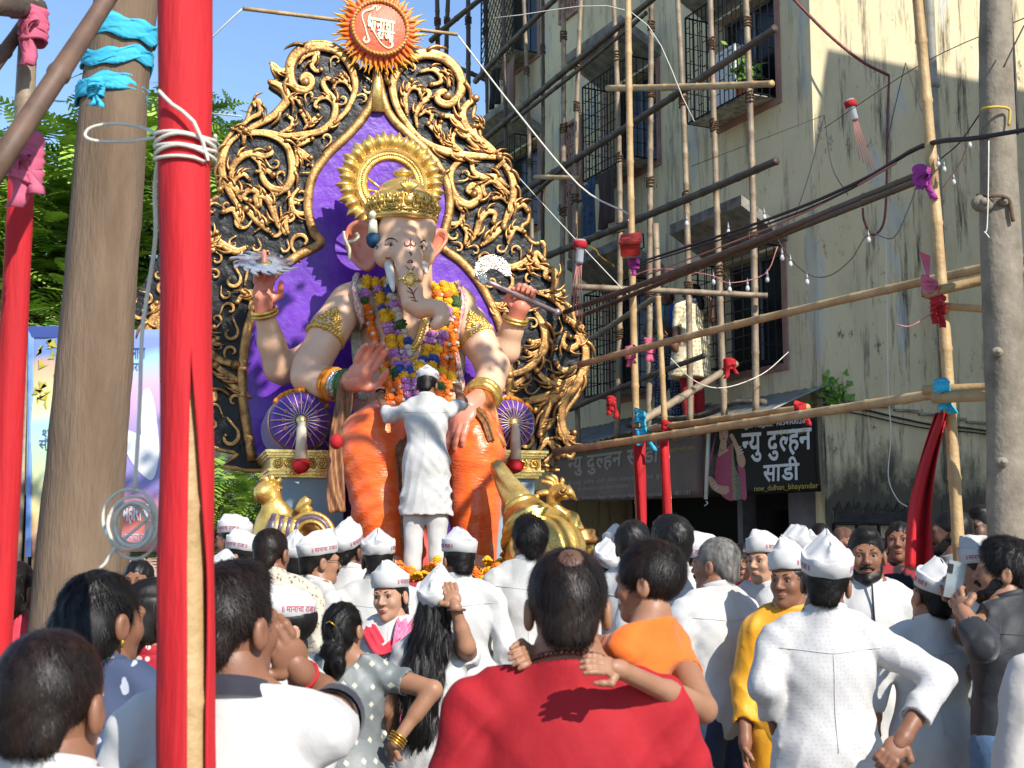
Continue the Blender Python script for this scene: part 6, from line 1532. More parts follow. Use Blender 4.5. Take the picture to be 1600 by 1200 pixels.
wire('white cord stretched from behind the sun disc down to the red lamp', [(716, 56, 12.0), (800, 165, 12.0), (905, 290, 11.8), (978, 332, 11.4), (982, 345, 11.3)], .009, M_STR, 'string')
wire('thin cord from the pale batten down to the far left', [(378, 14, 12.2), (345, 45, 12.2), (300, 90, 12.3)], .008, M_STR, 'string')
wire('thin horizontal cord meeting the left edge of the panel', [(378, 182, 11.8), (340, 178, 11.9), (300, 174, 12.2)], .008, M_STR, 'string')
wire('fine cord sloping across the middle of the scaffold', [(740, 200, 12.6), (900, 375, 12.4), (990, 470, 12.2)], .005, M_STR, 'string')
wire('fine pale cord between the uppermost cages', [(770, 28, 14), (985, 18, 13.5), (1085, 190, 13)], .005, M_STR, 'string')
wire('thick bundle of red cables dropping from the upper right to the gable wall', [(1222, -20, 13.4), (1290, 50, 13.3), (1345, 95, 13.3), (1389, 118, 13.4)], .018, mat('red_cable', '#8a3f38', .6, col2='#4a2420', scale=30))
wire('bundle of cables hanging in a loop on the gable wall', [(1389, 118, 13.3), (1387, 180, 13.3), (1386, 240, 13.2), (1384, 320, 13.1), (1378, 355, 13.1), (1362, 367, 13.1), (1350, 345, 13.1), (1348, 325, 13.1)], .014, MATS['red_cable'])
wire('black cable running along the dark rails to the right tree', [(1000, 410, 11.5), (1200, 343, 9), (1340, 285, 7.6), (1440, 228, 6.7), (1530, 215, 6.1), (1620, 200, 5.8)], .012, MATS['black_cable'])
wire('second black cable beside the first along the dark rails', [(1000, 414, 11.4), (1200, 350, 9), (1330, 295, 7.7), (1436, 232, 6.75), (1535, 216, 6.1)], .008, MATS['black_cable'])
wire('thin red cable sagging under the black cables', [(1010, 430, 11.2), (1200, 357, 9), (1320, 300, 7.8), (1400, 255, 7)], .007, M_COP)
wire('drooping bulb wire across the gable wall corner', [(1200, 345, 11), (1228, 395, 11), (1262, 428, 11), (1295, 431, 11), (1330, 405, 11), (1358, 365, 11), (1395, 372, 11), (1420, 325, 11), (1440, 265, 11)], .006, M_WIRE)
wire('bulb wire strung in front of the lower corner window', [(985, 432, 11.5), (1030, 420, 11.5), (1110, 430, 11.3), (1140, 442, 11.2), (1195, 428, 11.2), (1215, 385, 11.2)], .005, M_COP)
wire('thin dark wire falling down the gable wall in zigzag', [(1288, 180, 13.2), (1300, 260, 13.1), (1325, 305, 13.1)], .005); wire('thin dark wire slanting from the gable corner to the dark rails', [(1288, 180, 13.2), (1265, 270, 12), (1240, 345, 11)], .005)
wire('dark wire dropping from a nail on the upper gable wall', [(1415, 98, 13.2), (1400, 160, 13.1), (1388, 215, 13.0), (1384, 240, 13)], .005); wire('dark wire looping from the nail to the right post', [(1415, 98, 13.2), (1430, 145, 11), (1448, 195, 8), (1452, 208, 6.8)], .004)
wire('dark wire running from the right post up to the right tree', [(1470, 248, 6.6), (1500, 222, 6.5), (1535, 172, 6.1)], .004); wire('pinkish wire with a bulb between the right post and tree', [(1472, 295, 6.6), (1500, 255, 6.5), (1513, 222, 6.4)], .003, M_COP)
wire('long pale wire hanging straight down the gable wall', [(1384, 370, 12.6), (1386, 500, 12.6), (1388, 610, 12.6), (1392, 680, 12.6), (1388, 745, 12.6), (1402, 780, 12.6), (1418, 792, 12.6)], .006, M_STR)
wire('coppery wire end curling out from the red tie on the right post', [(1466, 482, 6.5), (1440, 500, 6.4), (1420, 510, 6.4), (1400, 507, 6.4)], .004, M_COP)
wire('pale wire slung below the balcony between bamboos', [(1048, 560, 11.6), (1085, 595, 11.8), (1130, 606, 12), (1190, 585, 12.4), (1232, 550, 12.8)], .005, M_STR)
wire('faint power line high over the gable wall', [(1288, 200, 13), (1440, 100, 10), (1620, 20, 8)], .004); wire('faint line in front of the facade', [(1080, 260, 13.2), (1288, 180, 13.2)], .004)
wire('dark wire on the far right above the gable', [(1568, 105, 5.9), (1585, 70, 5.9), (1600, 40, 5.9)], .004); wire('stiff dark cable on the gable right of the tree', [(1578, -10, 7), (1585, 100, 7), (1590, 210, 7)], .008)
BL = [(1222, 398, 11), (1235, 408, 11), (1261, 436, 11), (1115, 436, 11.3), (1140, 448, 11.2), (1168, 446, 11.2), (1199, 432, 11.2), (1138, 358, 11.5), (1073, 345, 11.5), (1515, 222, 6.4), (1490, 280, 6.6), (1466, 252, 6.55), (1475, 260, 6.5), (1357, 370, 11), (1194, 335, 11.4), (1452, 212, 6.6)]
LB = ['upper bulb at the left corner of the lower window', 'second bulb at the left corner of the lower window', 'bulb hanging lowest under the gable corner wire', 'left bulb over the balcony women', 'second bulb over the balcony women', 'third bulb over the balcony women', 'right bulb near the lower window frame', 'bulb high on the scaffold below a ledger', 'bulb left on the scaffold upright', 'bulb beside the right tree on the pink wire', 'bulb right of the magenta tie', 'bulb touching the dark rail end', 'second bulb at the dark rail end', 'bulb at the bottom of the cable loop', 'bulb by the right scaffold upright', 'bulb on the right post above the magenta tie']
for (px, py, Y), l in zip(BL, LB):
    c = at(px, py, Y); o = hang('light_bulb', 'small clear ' + l, 'bulb', c); o['group'] = 'small clear bulbs on the wires'; k = .7 if Y < 8 else 1.2
    mb = MB(); mb.lathe([(0, -.045 * k), (.012 * k, -.04 * k), (.017 * k, -.025 * k), (.012 * k, -.008 * k), (.007 * k, 0)], 10); mb.build('glass', M_BULB, o)
    mb = MB(); mb.lathe([(.008 * k, 0), (.009 * k, .02 * k), (.005 * k, .03 * k), (0, .06 * k)], 8); mb.build('socket', mat('bulb_socket', '#8d9095', .5), o)

# ---------------------------------------------------------------- printed banners, palms and house on the left
def board(name, label, c4, Y, m, frame=None):
    P_ = [at(*c, Y) for c in c4]; o = thing(name, label, 'banner', (P_[3].x, Y, 0)); L0 = o.location.copy()
    def uv(u, v, n=0):
        p = (P_[0] * (1 - u) + P_[1] * u) * (1 - v) + (P_[3] * (1 - u) + P_[2] * u) * v; return p - L0 + Vector((0, -.004 - n + .01 * math.sin(u * 6 + v * 9), 0))
    mb = MB(); mb.grid(uv, 16, 24); sh = mb.build('sheet', m, o); sh.modifiers.new('t', 'SOLIDIFY').thickness = -.006
    mb = MB()
    for p in (P_[0], P_[1]): mb.tube([Vector((p.x, Y + .03, 0)) - L0, p - L0 + Vector((0, .03, 0))], .025, 8)
    mb.build('frame_pole', M_BO, o)
    return o, uv, (P_[1] - P_[0]).length, (P_[0] - P_[3]).length
def gradmat(name, stops, axis=2, lo=0, hi=1, warp=.12):
    m = bpy.data.materials.new(name); m.use_nodes = True; t = m.node_tree; b = t.nodes['Principled BSDF']; b.inputs['Roughness'].default_value = .4
    tc = t.nodes.new('ShaderNodeTexCoord'); sx = t.nodes.new('ShaderNodeSeparateXYZ'); t.links.new(tc.outputs['Object'], sx.inputs[0]); mr = t.nodes.new('ShaderNodeMapRange'); mr.inputs[1].default_value = lo; mr.inputs[2].default_value = hi
    n = t.nodes.new('ShaderNodeTexNoise'); n.inputs['Scale'].default_value = 1.2; t.links.new(tc.outputs['Object'], n.inputs[0]); ad = t.nodes.new('ShaderNodeMath'); ad.operation = 'MULTIPLY_ADD'; ad.inputs[1].default_value = warp * 2
    t.links.new(n.outputs[0], ad.inputs[0]); t.links.new(sx.outputs[axis], mr.inputs[0]); t.links.new(mr.outputs[0], ad.inputs[2]); r = t.nodes.new('ShaderNodeValToRGB')
    t.links.new(ad.outputs[0], r.inputs[0]); t.links.new(r.outputs[0], b.inputs['Base Color'])
    while len(r.color_ramp.elements) < len(stops): r.color_ramp.elements.new(.5)
    for e, (p, c) in zip(r.color_ramp.elements, stops): e.position = p; e.color = hx(c)
    return m
zb, zt = at(60, 850, 11.5).z, at(60, 515, 11.5).z
o, uv, W, H = board('festival_banner', 'tall rainbow coloured festival banner with blue border left of the tree trunk', [(45, 510), (140, 510), (140, 870), (40, 870)], 11.5, gradmat('rainbow_print', [(.1, '#d08a70'), (.28, '#dcc48a'), (.5, '#b5cfa0'), (.68, '#a2cdc8'), (.8, '#dccf92'), (.95, '#c7a48a'), (1.1, '#6f86bd')], 2, zb, zt))
flat(o, uv, [(0, 0), (.09, 0), (.09, 1), (0, 1)], mat('blue_print', '#5a78bb', .45, col2='#86a6d6', scale=3), 'printed_border', .006, 0); flat(o, uv, [(.0, 0), (1, 0), (1, .05), (0, .05)], mat('navy_print', '#3a4c8c', .45), 'printed_border', .008, 0)
mb = MB()
for k in range(60):
    u, v = rnd.uniform(.15, 1), rnd.choice((.08, .12, .22, .3)) + rnd.uniform(-.03, .05); c = uv(u, v, .01); mb.add([c + Vector((rnd.uniform(-.06, .06), 0, rnd.uniform(-.06, .06))) for _ in range(4)], [(0, 1, 2, 3)])
mb.build('printed_leaves', mat('olive_print', '#8a9a2a', .5, col2='#c7a83a', scale=8), o, smooth=False)
btext(o, uv, W, H, ['शुभेच्छा'], .25, .50, MATS['navy_print'], w=.6, h=.06); btext(o, uv, W, H, ['स्वागत'], .2, .55, MATS['navy_print'], w=.5, h=.05)
zb, zt = at(200, 850, 11.3).z, at(200, 520, 11.3).z
o, uv, W, H = board('festival_banner', 'purple and pink festival banner with white shape between trunk and red pole', [(150, 515), (300, 515), (300, 862), (150, 862)], 11.3, gradmat('violet_print', [(.05, '#d992a2'), (.22, '#e06a3a'), (.36, '#8a80b8'), (.6, '#9488c4'), (.8, '#d0a6cf'), (.95, '#9cc6e0'), (1.1, '#7f90c4')], 2, zb, zt, .08))
M_WPR = mat('white_banner_print', '#dcdcdf', .45)
flat(o, uv, [(.50, .28), (.56, .27), (.62, .36), (.66, .55), (.62, .66), (.55, .68), (.40, .62), (.28, .52), (.29, .45), (.38, .50), (.47, .51), (.46, .38)], M_WPR, 'printed_shape', .006)
btext(o, uv, W, H, ['मीरा'], .33, .19, MATS['navy_print'], w=.14, h=.05); btext(o, uv, W, H, ['मानाचा'], .32, .135, MATS['navy_print'], w=.2, h=.05)
btext(o, uv, W, H, ['महाराजा'], .28, .88, M_WPR, w=.3, h=.09, bold=.03); btext(o, uv, W, H, ['मानाचा गणपती'], .3, .95, M_WPR, w=.34, h=.04)
zb, zt = at(20, 880, 12.5).z, at(20, 560, 12.5).z
o, uv, W, H = board('festival_banner', 'green and red edged banner half hidden behind the leftmost post', [(-40, 560), (46, 560), (40, 780), (-40, 780)], 12.5, gradmat('mixed_print', [(.1, '#b53a34'), (.4, '#cfc2a0'), (.7, '#d9a070'), (1, '#c98a5a')], 2, zb, zt))
flat(o, uv, [(0, .96), (1, .96), (1, 1), (0, 1)], mat('green_print', '#2f8a5a', .5), 'printed_border', .006, 0)
# railing under it and a pale house behind
fe = thing('railing', 'dark iron railing under the leftmost banner', 'railing', at(20, 1000, 12.0)); L0 = fe.location.copy(); L0.z = 0; fe.location = L0
for k in range(7):
    x = at(-10 + k * 12, 800, 12).x - L0.x; mb = MB(); mb.tube([(x, 0, 0), (x, 0, 2.15)], .018, 6); mb.build('baluster', M_IRON, fe)
for z in (.3, 1.2, 2.1):
    mb = MB(); mb.tube([(at(-20, 800, 12).x - L0.x, 0, z), (at(75, 800, 12).x - L0.x, 0, z)], .02, 6); mb.build('rail', M_IRON, fe)
hp = at(215, 800, 30); ho = thing('house', 'pale pinkish house far behind the feathery trees at left', 'house', (hp.x, 30, 0)); mb = MB(); mb.box8((-4, 0, 0), (7, 8, 8.2)); mb.build('wall', mat('pale_pink_wall', '#c9b0a0', .9, col2='#b09484', scale=2), ho, smooth=False)
mb = MB(); mb.box8((-4.3, -.3, 8.2), (7.3, 8.3, 8.5)); mb.build('roof', M_CON, ho, smooth=False)
for x in (-2.5, 0, 2.5, 5):
    for z in (1.5, 4.6):
        mb = MB(); mb.box8((x - .5, -.06, z), (x + .5, -.02, z + 1.4)); mb.build('window', M_GLASS, ho, smooth=False)
# ================================================================ people
def matdots(name, base, dot, scale, thr, rough=.8, bump=.2, rand=.35, wob=0, dist='EUCLIDEAN'):
    m = bpy.data.materials.new(name); m.use_nodes = True; t = m.node_tree; b = t.nodes['Principled BSDF']; b.inputs['Roughness'].default_value = rough
    tc = t.nodes.new('ShaderNodeTexCoord'); v = t.nodes.new('ShaderNodeTexVoronoi'); v.inputs['Scale'].default_value = scale; v.voronoi_dimensions = '2D'; v.distance = dist; v.inputs['Randomness'].default_value = rand; sx_ = t.nodes.new('ShaderNodeSeparateXYZ'); cx_ = t.nodes.new('ShaderNodeCombineXYZ'); t.links.new(tc.outputs['Object'], sx_.inputs[0]); ad = t.nodes.new('ShaderNodeMath'); ad.operation = 'MULTIPLY_ADD'; ad.inputs[1].default_value = .6; t.links.new(sx_.outputs[1], ad.inputs[0]); t.links.new(sx_.outputs[0], ad.inputs[2]); t.links.new(ad.outputs[0], cx_.inputs[0]); t.links.new(sx_.outputs[2], cx_.inputs[1])
    r = t.nodes.new('ShaderNodeValToRGB'); r.color_ramp.elements[0].position = thr; r.color_ramp.elements[1].position = thr + .06; r.color_ramp.elements[0].color = hx(dot); r.color_ramp.elements[1].color = hx(base)
    src = cx_.outputs[0]
    if wob:
        nn = t.nodes.new('ShaderNodeTexNoise'); nn.inputs['Scale'].default_value = scale * 1.3; mx = t.nodes.new('ShaderNodeVectorMath'); mx.operation = 'SCALE'; mx.inputs['Scale'].default_value = wob; av = t.nodes.new('ShaderNodeVectorMath'); t.links.new(tc.outputs['Object'], nn.inputs[0]); t.links.new(nn.outputs['Color'], mx.inputs[0]); t.links.new(mx.outputs[0], av.inputs[0]); t.links.new(src, av.inputs[1]); src = av.outputs[0]
    t.links.new(src, v.inputs[0]); t.links.new(v.outputs[0], r.inputs[0]); t.links.new(r.outputs[0], b.inputs['Base Color'])
    n = t.nodes.new('ShaderNodeTexNoise'); n.inputs['Scale'].default_value = 30; t.links.new(tc.outputs['Object'], n.inputs[0]); bp = t.nodes.new('ShaderNodeBump'); bp.inputs['Strength'].default_value = bump; bp.inputs['Distance'].default_value = .01
    t.links.new(n.outputs[0], bp.inputs['Height']); t.links.new(bp.outputs[0], b.inputs['Normal']); MATS[name] = m; return m
def cl(name, c, c2=None, **k):
    k = {**dict(fold=.62, rough=.85, scale=6, bump=.35, bscale=18, sheen=.15, bdist=.012), **k}; return mat(name, c, col2=c2, **k)
WHITE = cl('white_cotton', '#bfbdb9', '#b3b1ae'); WHITE2 = matdots('white_embroidered_cotton', '#bbb8b5', '#afacaa', 70, .20, .9, .12, rand=.5, wob=.012); CAPW = cl('white_cap_cloth', '#c2c0bd', '#b6b4b2', bump=.1)
FLORAL = matdots('cream_floral_cotton', '#b8b09e', '#75624e', 30, .14, rand=1, wob=.05); GREYS = matdots('grey_sari_silk', '#6b706f', '#b9b5a2', 15, .15, .5, dist='MANHATTAN'); NAVYF = matdots('navy_floral', '#36425e', '#a3a9b4', 17, .20, rand=1, wob=.10); REDDOT = matdots('red_polka', '#a51426', '#d0c0b8', 36, .2); CREAMK = matdots('cream_kurta', '#d2c6a8', '#b39c68', 20, .25); BLKSARI = matdots('black_sari', '#17161a', '#8f1d2c', 6, .22, rand=1, wob=.1); LEGP = matdots('blue_print_leggings', '#2a3348', '#8a93a8', 30, .2)
REDT = cl('red_tshirt', '#a00b1a', '#8f0917', scale=3, sheen=0); YEL = cl('yellow_kurta', '#dd9a08', '#cf8c06', rough=.6); ORG = cl('orange_tshirt', '#dd6a16', '#d16010'); BLKS = cl('black_shirt', '#16161a', '#1f1f24', rough=.65); GRY = cl('grey_shirt', '#7c7b76', '#6f6e6a'); BLU = cl('blue_shirt', '#2f5fb0', '#2a55a0'); NAVY = cl('navy_trousers', '#1d2b42', '#27374f', scale=10); JEAN = cl('blue_jeans', '#56728f', '#3c5672', scale=7); PNK = cl('pink_dupatta', '#cf3a72', '#d98aa0', scale=14, stretch=(6, 6, .5)); MAGN = cl('magenta_scarf', '#8f1350', '#7a1044'); REDD = cl('red_dupatta', '#b8152f', '#c63a4a', scale=12); GREENS = cl('green_dupatta', '#1f9a5a', '#2a6a9a', scale=3); GREYT = cl('grey_tshirt', '#5a5a60', '#66666c'); REDL = cl('red_leggings', '#a8121c', '#980f18'); TRIM = cl('dark_trim', '#24232e'); BLUSC = cl('blue_scarf', '#2a62b8', '#2355a4')
M_HAIR = mat('black_hair', '#0a0807', .50, col2='#17100d', scale=40, stretch=(1, 1, .2), spec=.35); M_HAIRB = mat('brown_black_hair', '#100a08', .48, col2='#251710', scale=30, stretch=(1, 1, .2), spec=.35); M_HAIRG = mat('grey_hair', '#4f4b47', .5, col2='#8a857e', scale=50, stretch=(1, 1, .3)); M_LIP = mat('lip', '#744238', .5); M_LIPR = mat('lip_red', '#8a3c3c', .45)
M_EYE = mat('eyeball', '#a39a90', .25); M_IRIS = mat('dark_iris', '#120c0a', .2); M_CAPT = mat('cap_print_red', '#a01c48', .7)
SK = {k: mat('skin_' + k, c, .48, col2=c2, scale=9, sub=.06, spec=.4) for k, c, c2 in (('mid', '#7a523d', '#875d46'), ('tan', '#8f654c', '#9c7258'), ('dark', '#593c2e', '#674838'), ('fair', '#a87f66', '#b48b72'))}
_H = {}
def head_mesh(kind, h):
    k = (kind, h)
    if k in _H: return _H[k]
    s = SDF(); f = kind != 'm'; c = kind == 'c'
    s.ell((0, -.018, .115), (.074, .092, .085), .03); s.ell((0, .03, .06), (.062 if not f else .059, .060, .086), .03); s.ell((0, .044, .0), (.047 if not f else .040, .043, .034), .03); s.ell((0, .074, -.017 if not c else -.008), (.022 if not f else .017, .018, .017), .02)
    s.cone((-.034, .080, .103), (.034, .080, .103), .015, .015, .02)
    s.cone((0, .090, .092), (0, .110 if not c else .102, .058), .0085, .0122, .012)
    for x in (-1, 1):
        s.ell((x * .012, .099, .053), (.0085, .010, .0075), .007); s.ell((x * .037, .064, .058), (.022, .022, .026), .02)
        s.ell((x * .031, .101, .087), (.019, .013, .0105), .012, -1)
        s.ell((x * .081, -.010, .072), (.012, .021, .034), .006); s.ell((x * .095, -.003, .076), (.009, .012, .021), .006, -1)
    s.ell((0, .090, .0245), (.023, .011, .0065), .006); s.ell((0, .089, .0145), (.019, .011, .0065), .006); s.ell((0, .106, .0195), (.022, .010, .0016), .002, -1)
    s.cone((0, .004, -.06), (0, -.010, .03), .051 if not f else .043, .056 if not f else .046, .03)
    _H[k] = s.mesh(h); return _H[k]
def hair_sdf(style):
    s = SDF(); nz = None; cp = style.endswith('+'); style = style.rstrip('+')
    if style in ('short', 'under', 'bald', 'grey', 'thick', 'bowl'):
        g = {'thick': .010, 'bowl': .012}.get(style, 0.002)
        s.ell((0, -.020, .120 + g * .5), (.080 + g, .096 + g, .088 + g), .02)
        if style in ('thick', 'under'): s.ell((0, .03, .185), (.05, .05, .028), .04)
        if style != 'bowl': s.ell((0, -.075, .05), (.055, .035, .05), .03)
        s.ell((0, .115, .030 if style != 'bowl' else .015), (.090, .085, .118), .015, -1)
        for x in (-1, 1):
            if style != 'bowl': s.ell((x * .093, .002, .050), (.030, .036, .056), .010, -1)
            else: s.ell((x * .094, .006, .050), (.028, .034, .048), .010, -1)
        if style == 'bald': s.ell((0, -.045, .232), (.026, .034, .032), .012, -1)
        s.plane((0, -.05, {'thick': .012, 'bowl': .030}.get(style, .030)), (0, .25, -1)); amp = .0012 if style != 'thick' else .003
        nz = lambda X, Y, Z: (amp * np.sin(X * 90 + Y * 60 + 3 * np.sin(Z * 40)) * np.sin(Y * 110 - Z * 70 + 2 * np.sin(X * 50))).astype(np.float32)
    else:
        s.ell((0, -.020, .118), (.081, .099, .090), .02); s.ell((0, -.055, .06), (.074, .062, .07), .03)
        s.ell((0, .118, .040), (.078, .086, .105), .012, -1)
        for x in (-1, 1): s.ell((x * .09, .012, .055), (.022, .022, .03), .01, -1)
        if style == 'bun': s.ell((0, -.105, .00), (.062, .045, .048), .015); s.ell((.01, -.115, -.06), (.055, .035, .06), .02)
        if style == 'round': s.ell((0, -.065, .045), (.082, .075, .085), .03); s.plane((0, 0, -.025), (0, 0, -1))
        if style == 'long': s.chain([(0, -.07, .06), (0, -.10, -.06), (-.01, -.14, -.22), (.0, -.16, -.42), (.03, -.155, -.56)], [.075, .08, .085, .07, .025], .03, sc=(1, .55, 1))
        if style == 'plait': s.chain([(0, -.09, .03), (0, -.12, -.10), (0, -.13, -.3)], [.05, .035, .02], .02)
        nz = lambda X, Y, Z: (.003 * np.sin(X * 160 + 2.5 * np.sin(Z * 30 + Y * 20))).astype(np.float32)
    if cp: s.plane((0, 0, .138), (0, .1, 1))
    s.disp(nz); return s
_HR = {}
def hair_mesh(style, n, h):
    k = (style, n, h)
    if k in _HR: return _HR[k]
    V, Q = hair_sdf(style).mesh(h); cp = style.endswith('+'); style = style.rstrip('+')
    a, b_, c = V[Q[:, 0]], V[Q[:, 1]], V[Q[:, 2]]; N = np.cross(b_ - a, c - a); N /= np.maximum(np.linalg.norm(N, axis=1), 1e-9)[:, None]; ctr_ = V[Q].mean(1)
    r = np.random.RandomState(5); pool = np.nonzero(ctr_[:, 2] < .115)[0] if cp else np.arange(len(Q)); idx = pool[r.randint(0, len(pool), n)]; P = ctr_[idx] + r.uniform(-h, h, (n, 3)) * .5; Nn = N[idx]; crown_ = np.array((0, -.05, .205))
    flow = P - crown_; flow[:, 2] -= .06; 
    if style in ('long', 'plait'): flow[:, 2] -= .25
    if style == 'bun': flow = np.array((0, -.11, .0)) - P
    if style in ('bowl',): flow[:, 1] += .05
    flow += r.normal(0, .02 if style not in ('thick', 'under') else .05, (n, 3)); flow -= Nn * (flow * Nn).sum(1)[:, None]; flow /= np.maximum(np.linalg.norm(flow, axis=1), 1e-6)[:, None]
    side = np.cross(flow, Nn); L = r.uniform(.02, .045, n)[:, None] * {'long': 2.2, 'bald': .7, 'grey': .6, 'short': .6, 'under': .75, 'bowl': .9}.get(style, 1); w = r.uniform(.0007, .0016, n)[:, None] * (.75 if n > 1500 else 1.2)
    vs = []; lift = r.uniform(.0, .008 if style in ('thick', 'under', 'bowl') else .005, n)[:, None]
    for t in (0, .35, .7, 1.0):
        c_ = P + flow * L * t + Nn * (-.002 + lift * (t * 1.6 - t * t * .9)) + side * (.006 * np.sin(t * 3 + r.uniform(0, 6, n))[:, None]) * t
        ww = w * (1 - t * .75); vs += [c_ - side * ww, c_ + side * ww]
    SV = np.stack(vs, 1).reshape(-1, 3); o = np.arange(n)[:, None] * 8; SQ = np.concatenate([o + np.array([[2 * i, 2 * i + 1, 2 * i + 3, 2 * i + 2]]) for i in range(3)])
    _HR[k] = np_mesh('hair', [(V, Q), (SV, SQ)]); return _HR[k]
def cap_mesh():
    if 'cap' in _H: return _H['caps'][rnd.randrange(4)]
    _H['caps'] = [cap_variant(v) for v in range(4)]; cap_text(); return _H['caps'][0]
def cap_variant(v):
    mb = MB(); n = 44; rg = []
    L_ = [(.082, .102, -.002), (.0855, .106, .0), (.0885, .1095, .032), (.0895, .1105, .060), (.086, .108, .064), (.083, .106, .058), (.077, .105, .068), (.054, .102, .090), (.028, .098, .115), (.009, .093, .132), (.003, .088, .133)]
    for k, (rx, ry, z) in enumerate(L_):
        if k > 5: z = .06 + (z - .06) * (.88, .72, .95, .8)[v]; rx = rx * (1, 1.06, .95, 1.0)[v]
        rg.append([Vector((rx * math.cos(a), ry * math.sin(a), z + (.010 * math.sin(a) if 2 < k < 6 else 0) + (-.014 * math.sin(a) ** 2 + .014 * math.sin(a) if k > 6 else 0) + (.003 + .0012 * v) * (.35 if k < 3 else 1) * math.sin(a * (5 + v) + k * .7 + v))) for a in [2 * math.pi * j / n for j in range(n)]])
    mb.rings(rg, cap=True); me_ = mb.mesh('cap'); me_.materials.append(CAPW); _H['cap'] = me_; return me_
def cap_text():
    for sd in (0, 1):
        V, Fs, W = text_mesh(['॥', ' ', 'मा', 'ना', 'चा', ' ', 'रा', 'जा', ' ', '॥'], .012); ys = [v[1] for v in V]; sc = .135 / W; mb = MB()
        pts = []
        for x, y, l in V:
            a = math.pi * sd + (-(x - W / 2) * sc / .098 if False else (x - W / 2) * sc / .098); z = .014 + (y - min(ys)) * sc * 1.35
            r_ = 1.012 + .0012 * l; f = .0862 + (.0892 - .0862) * min(1, z / .05); pts.append((f * r_ * math.cos(a), (f * 1.245) * r_ * math.sin(a), z))
        mb.add(pts, Fs); me_ = mb.mesh('cap_lettering', False); me_.materials.append(M_CAPT); _H['capt%d' % sd] = me_
def g_bvh(o):
    me_ = o.data; return BVHTree.FromPolygons([v.co for v in me_.vertices], [tuple(p.vertices) for p in me_.polygons])
CROWD = 'people standing in the crowd'
def person(label, px, py, Y, rot=0, kind='m', top='kurta', tm=None, legs=None, head=(0, 0, 0), hair='short', hm=None, cap=False, face=False, beard=0, skin='mid', larm=None, rarm=None, w=1.0, near=0, z0=0, belly=0, height=None, spec=False, lip=None, hk=1.0, tilt=0, capt=0, glasses=False, trim=None, sleeve=None, root_dx=0, curlL=None, curlR=None, extra=None):
    P = at(px, py, Y); mt = (1.765 if cap else 1.705) + .21 * (hk - 1) + (.012 if hair in ('thick', 'bowl') else 0); sc = (height / mt) if height else (P.z - z0) / mt
    if height: z0 = P.z - height
    o = thing('person', label, 'person', (P.x + root_dx, Y, z0), R(rot), CROWD); tm = tm or WHITE; f = kind == 'f'; child = kind == 'c'
    Mw = Matrix.Translation(o.location) @ Matrix.Rotation(R(rot), 4, 'Z') @ Matrix.Scale(sc, 4); Mi = Mw.inverted()
    def loc(q): return np.array(Mi @ at(*q[1:])) if isinstance(q[0], str) else np.array(q, float)
    S_ = Matrix.Scale(sc, 4); sm = skin if not isinstance(skin, str) else SK[skin]
    sx = (.165 if not f else .145) * w; h = .0085 if near else .014
    def put(name, parts, m, parent=None):
        me_ = np_mesh(name, parts); me_.transform(S_); return link(name, me_, m, parent or o)
    arms = []
    for sd, A in ((-1, larm), (1, rarm)):
        sh = np.array((sd * sx, 0, 1.362)); A = A or ((sd * (sx + .055), -.02, 1.12), (sd * (sx + .05), .07, .89)); arms.append((sd, sh, loc(A[0]), loc(A[1]), loc(A[2]) if len(A) > 2 else None))
    # ---- clothes
    g = SDF(); lg = .11 if not f else .10
    g.ell((0, 0, 1.27), (sx * .98, lg + .01, .19), .05); g.cone((-sx * .86, 0, 1.362), (sx * .86, 0, 1.362), .055, .055, .03); g.ell((0, .01 + belly * .3, 1.05), (sx * .88 + belly * .4, lg + .005 + belly, .19), .06); g.ell((0, -.005, .93), (.165 * w if not f else .175 * w, .122, .14), .06)
    for sd in (-1, 1): g.cone((sd * .030, -.014, 1.475), (sd * sx * .9, -.005, 1.385), .052, .056, .03)
    if f:
        for sd in (-1, 1): g.ell((sd * .065, .085, 1.26), (.062, .055, .062), .03)
    sl = sleeve if sleeve is not None else {'kurta': 1.85, 'shirt': 1.85, 'tshirt': .62, 'blouse': .62, 'halfshirt': .75}[top]
    for sd, sh, el, wr_, hp in arms:
        r0, r1, r2 = (.064, .058, .050) if top in ('kurta', 'shirt') else (.064, .064, .060)
        if f: r0, r1, r2 = r0 * .92, r1 * .92, r2 * .92
        if child: r0, r1, r2 = r0 * .9, r1 * .9, r2 * .9
        if sl > 1: e2 = el + (wr_ - el) * (sl - 1); g.chain([sh, el, e2], [r0, r1, r2], .025); d = (wr_ - el) / np.linalg.norm(wr_ - el); g.cone(e2 + d * .012, e2 + d * .1, r2 * 1.5, r2 * 1.5, .004, -1)
        else: e2 = sh + (el - sh) * sl; g.chain([sh, e2], [r0, r1 * 1.03], .03); d = (el - sh) / np.linalg.norm(el - sh); g.cone(e2 + d * .01, e2 + d * .12, r1 * 1.6, r1 * 1.6, .004, -1)
    if trim:
        for sd, sh, el, wr_, hp in arms:
            d = Vector((el - sh) / np.linalg.norm(el - sh)); c_ = Vector(sh + (el - sh) * sl); u_ = d.orthogonal().normalized(); v_ = d.cross(u_); mb = MB()
            mb.rings([[(c_ + d * dz + (u_ * math.cos(a) + v_ * math.sin(a)) * rr_) * sc for a in np.linspace(0, 2 * math.pi, 25)[:-1]] for dz, rr_ in ((-.025, .067), (.0, .072), (.022, .071), (.024, .064), (-.02, .060))], cap=False); mb.build('sleeve_trim', trim, o)
    hem = {'kurta': .52, 'shirt': .82, 'tshirt': .84, 'blouse': 1.06, 'halfshirt': .84}[top]
    if top == 'kurta':
        g.cone((0, 0, .95), (0, .01, .52), .150 * w, .185 * w, .06, sc=(1.08, .78, 1))
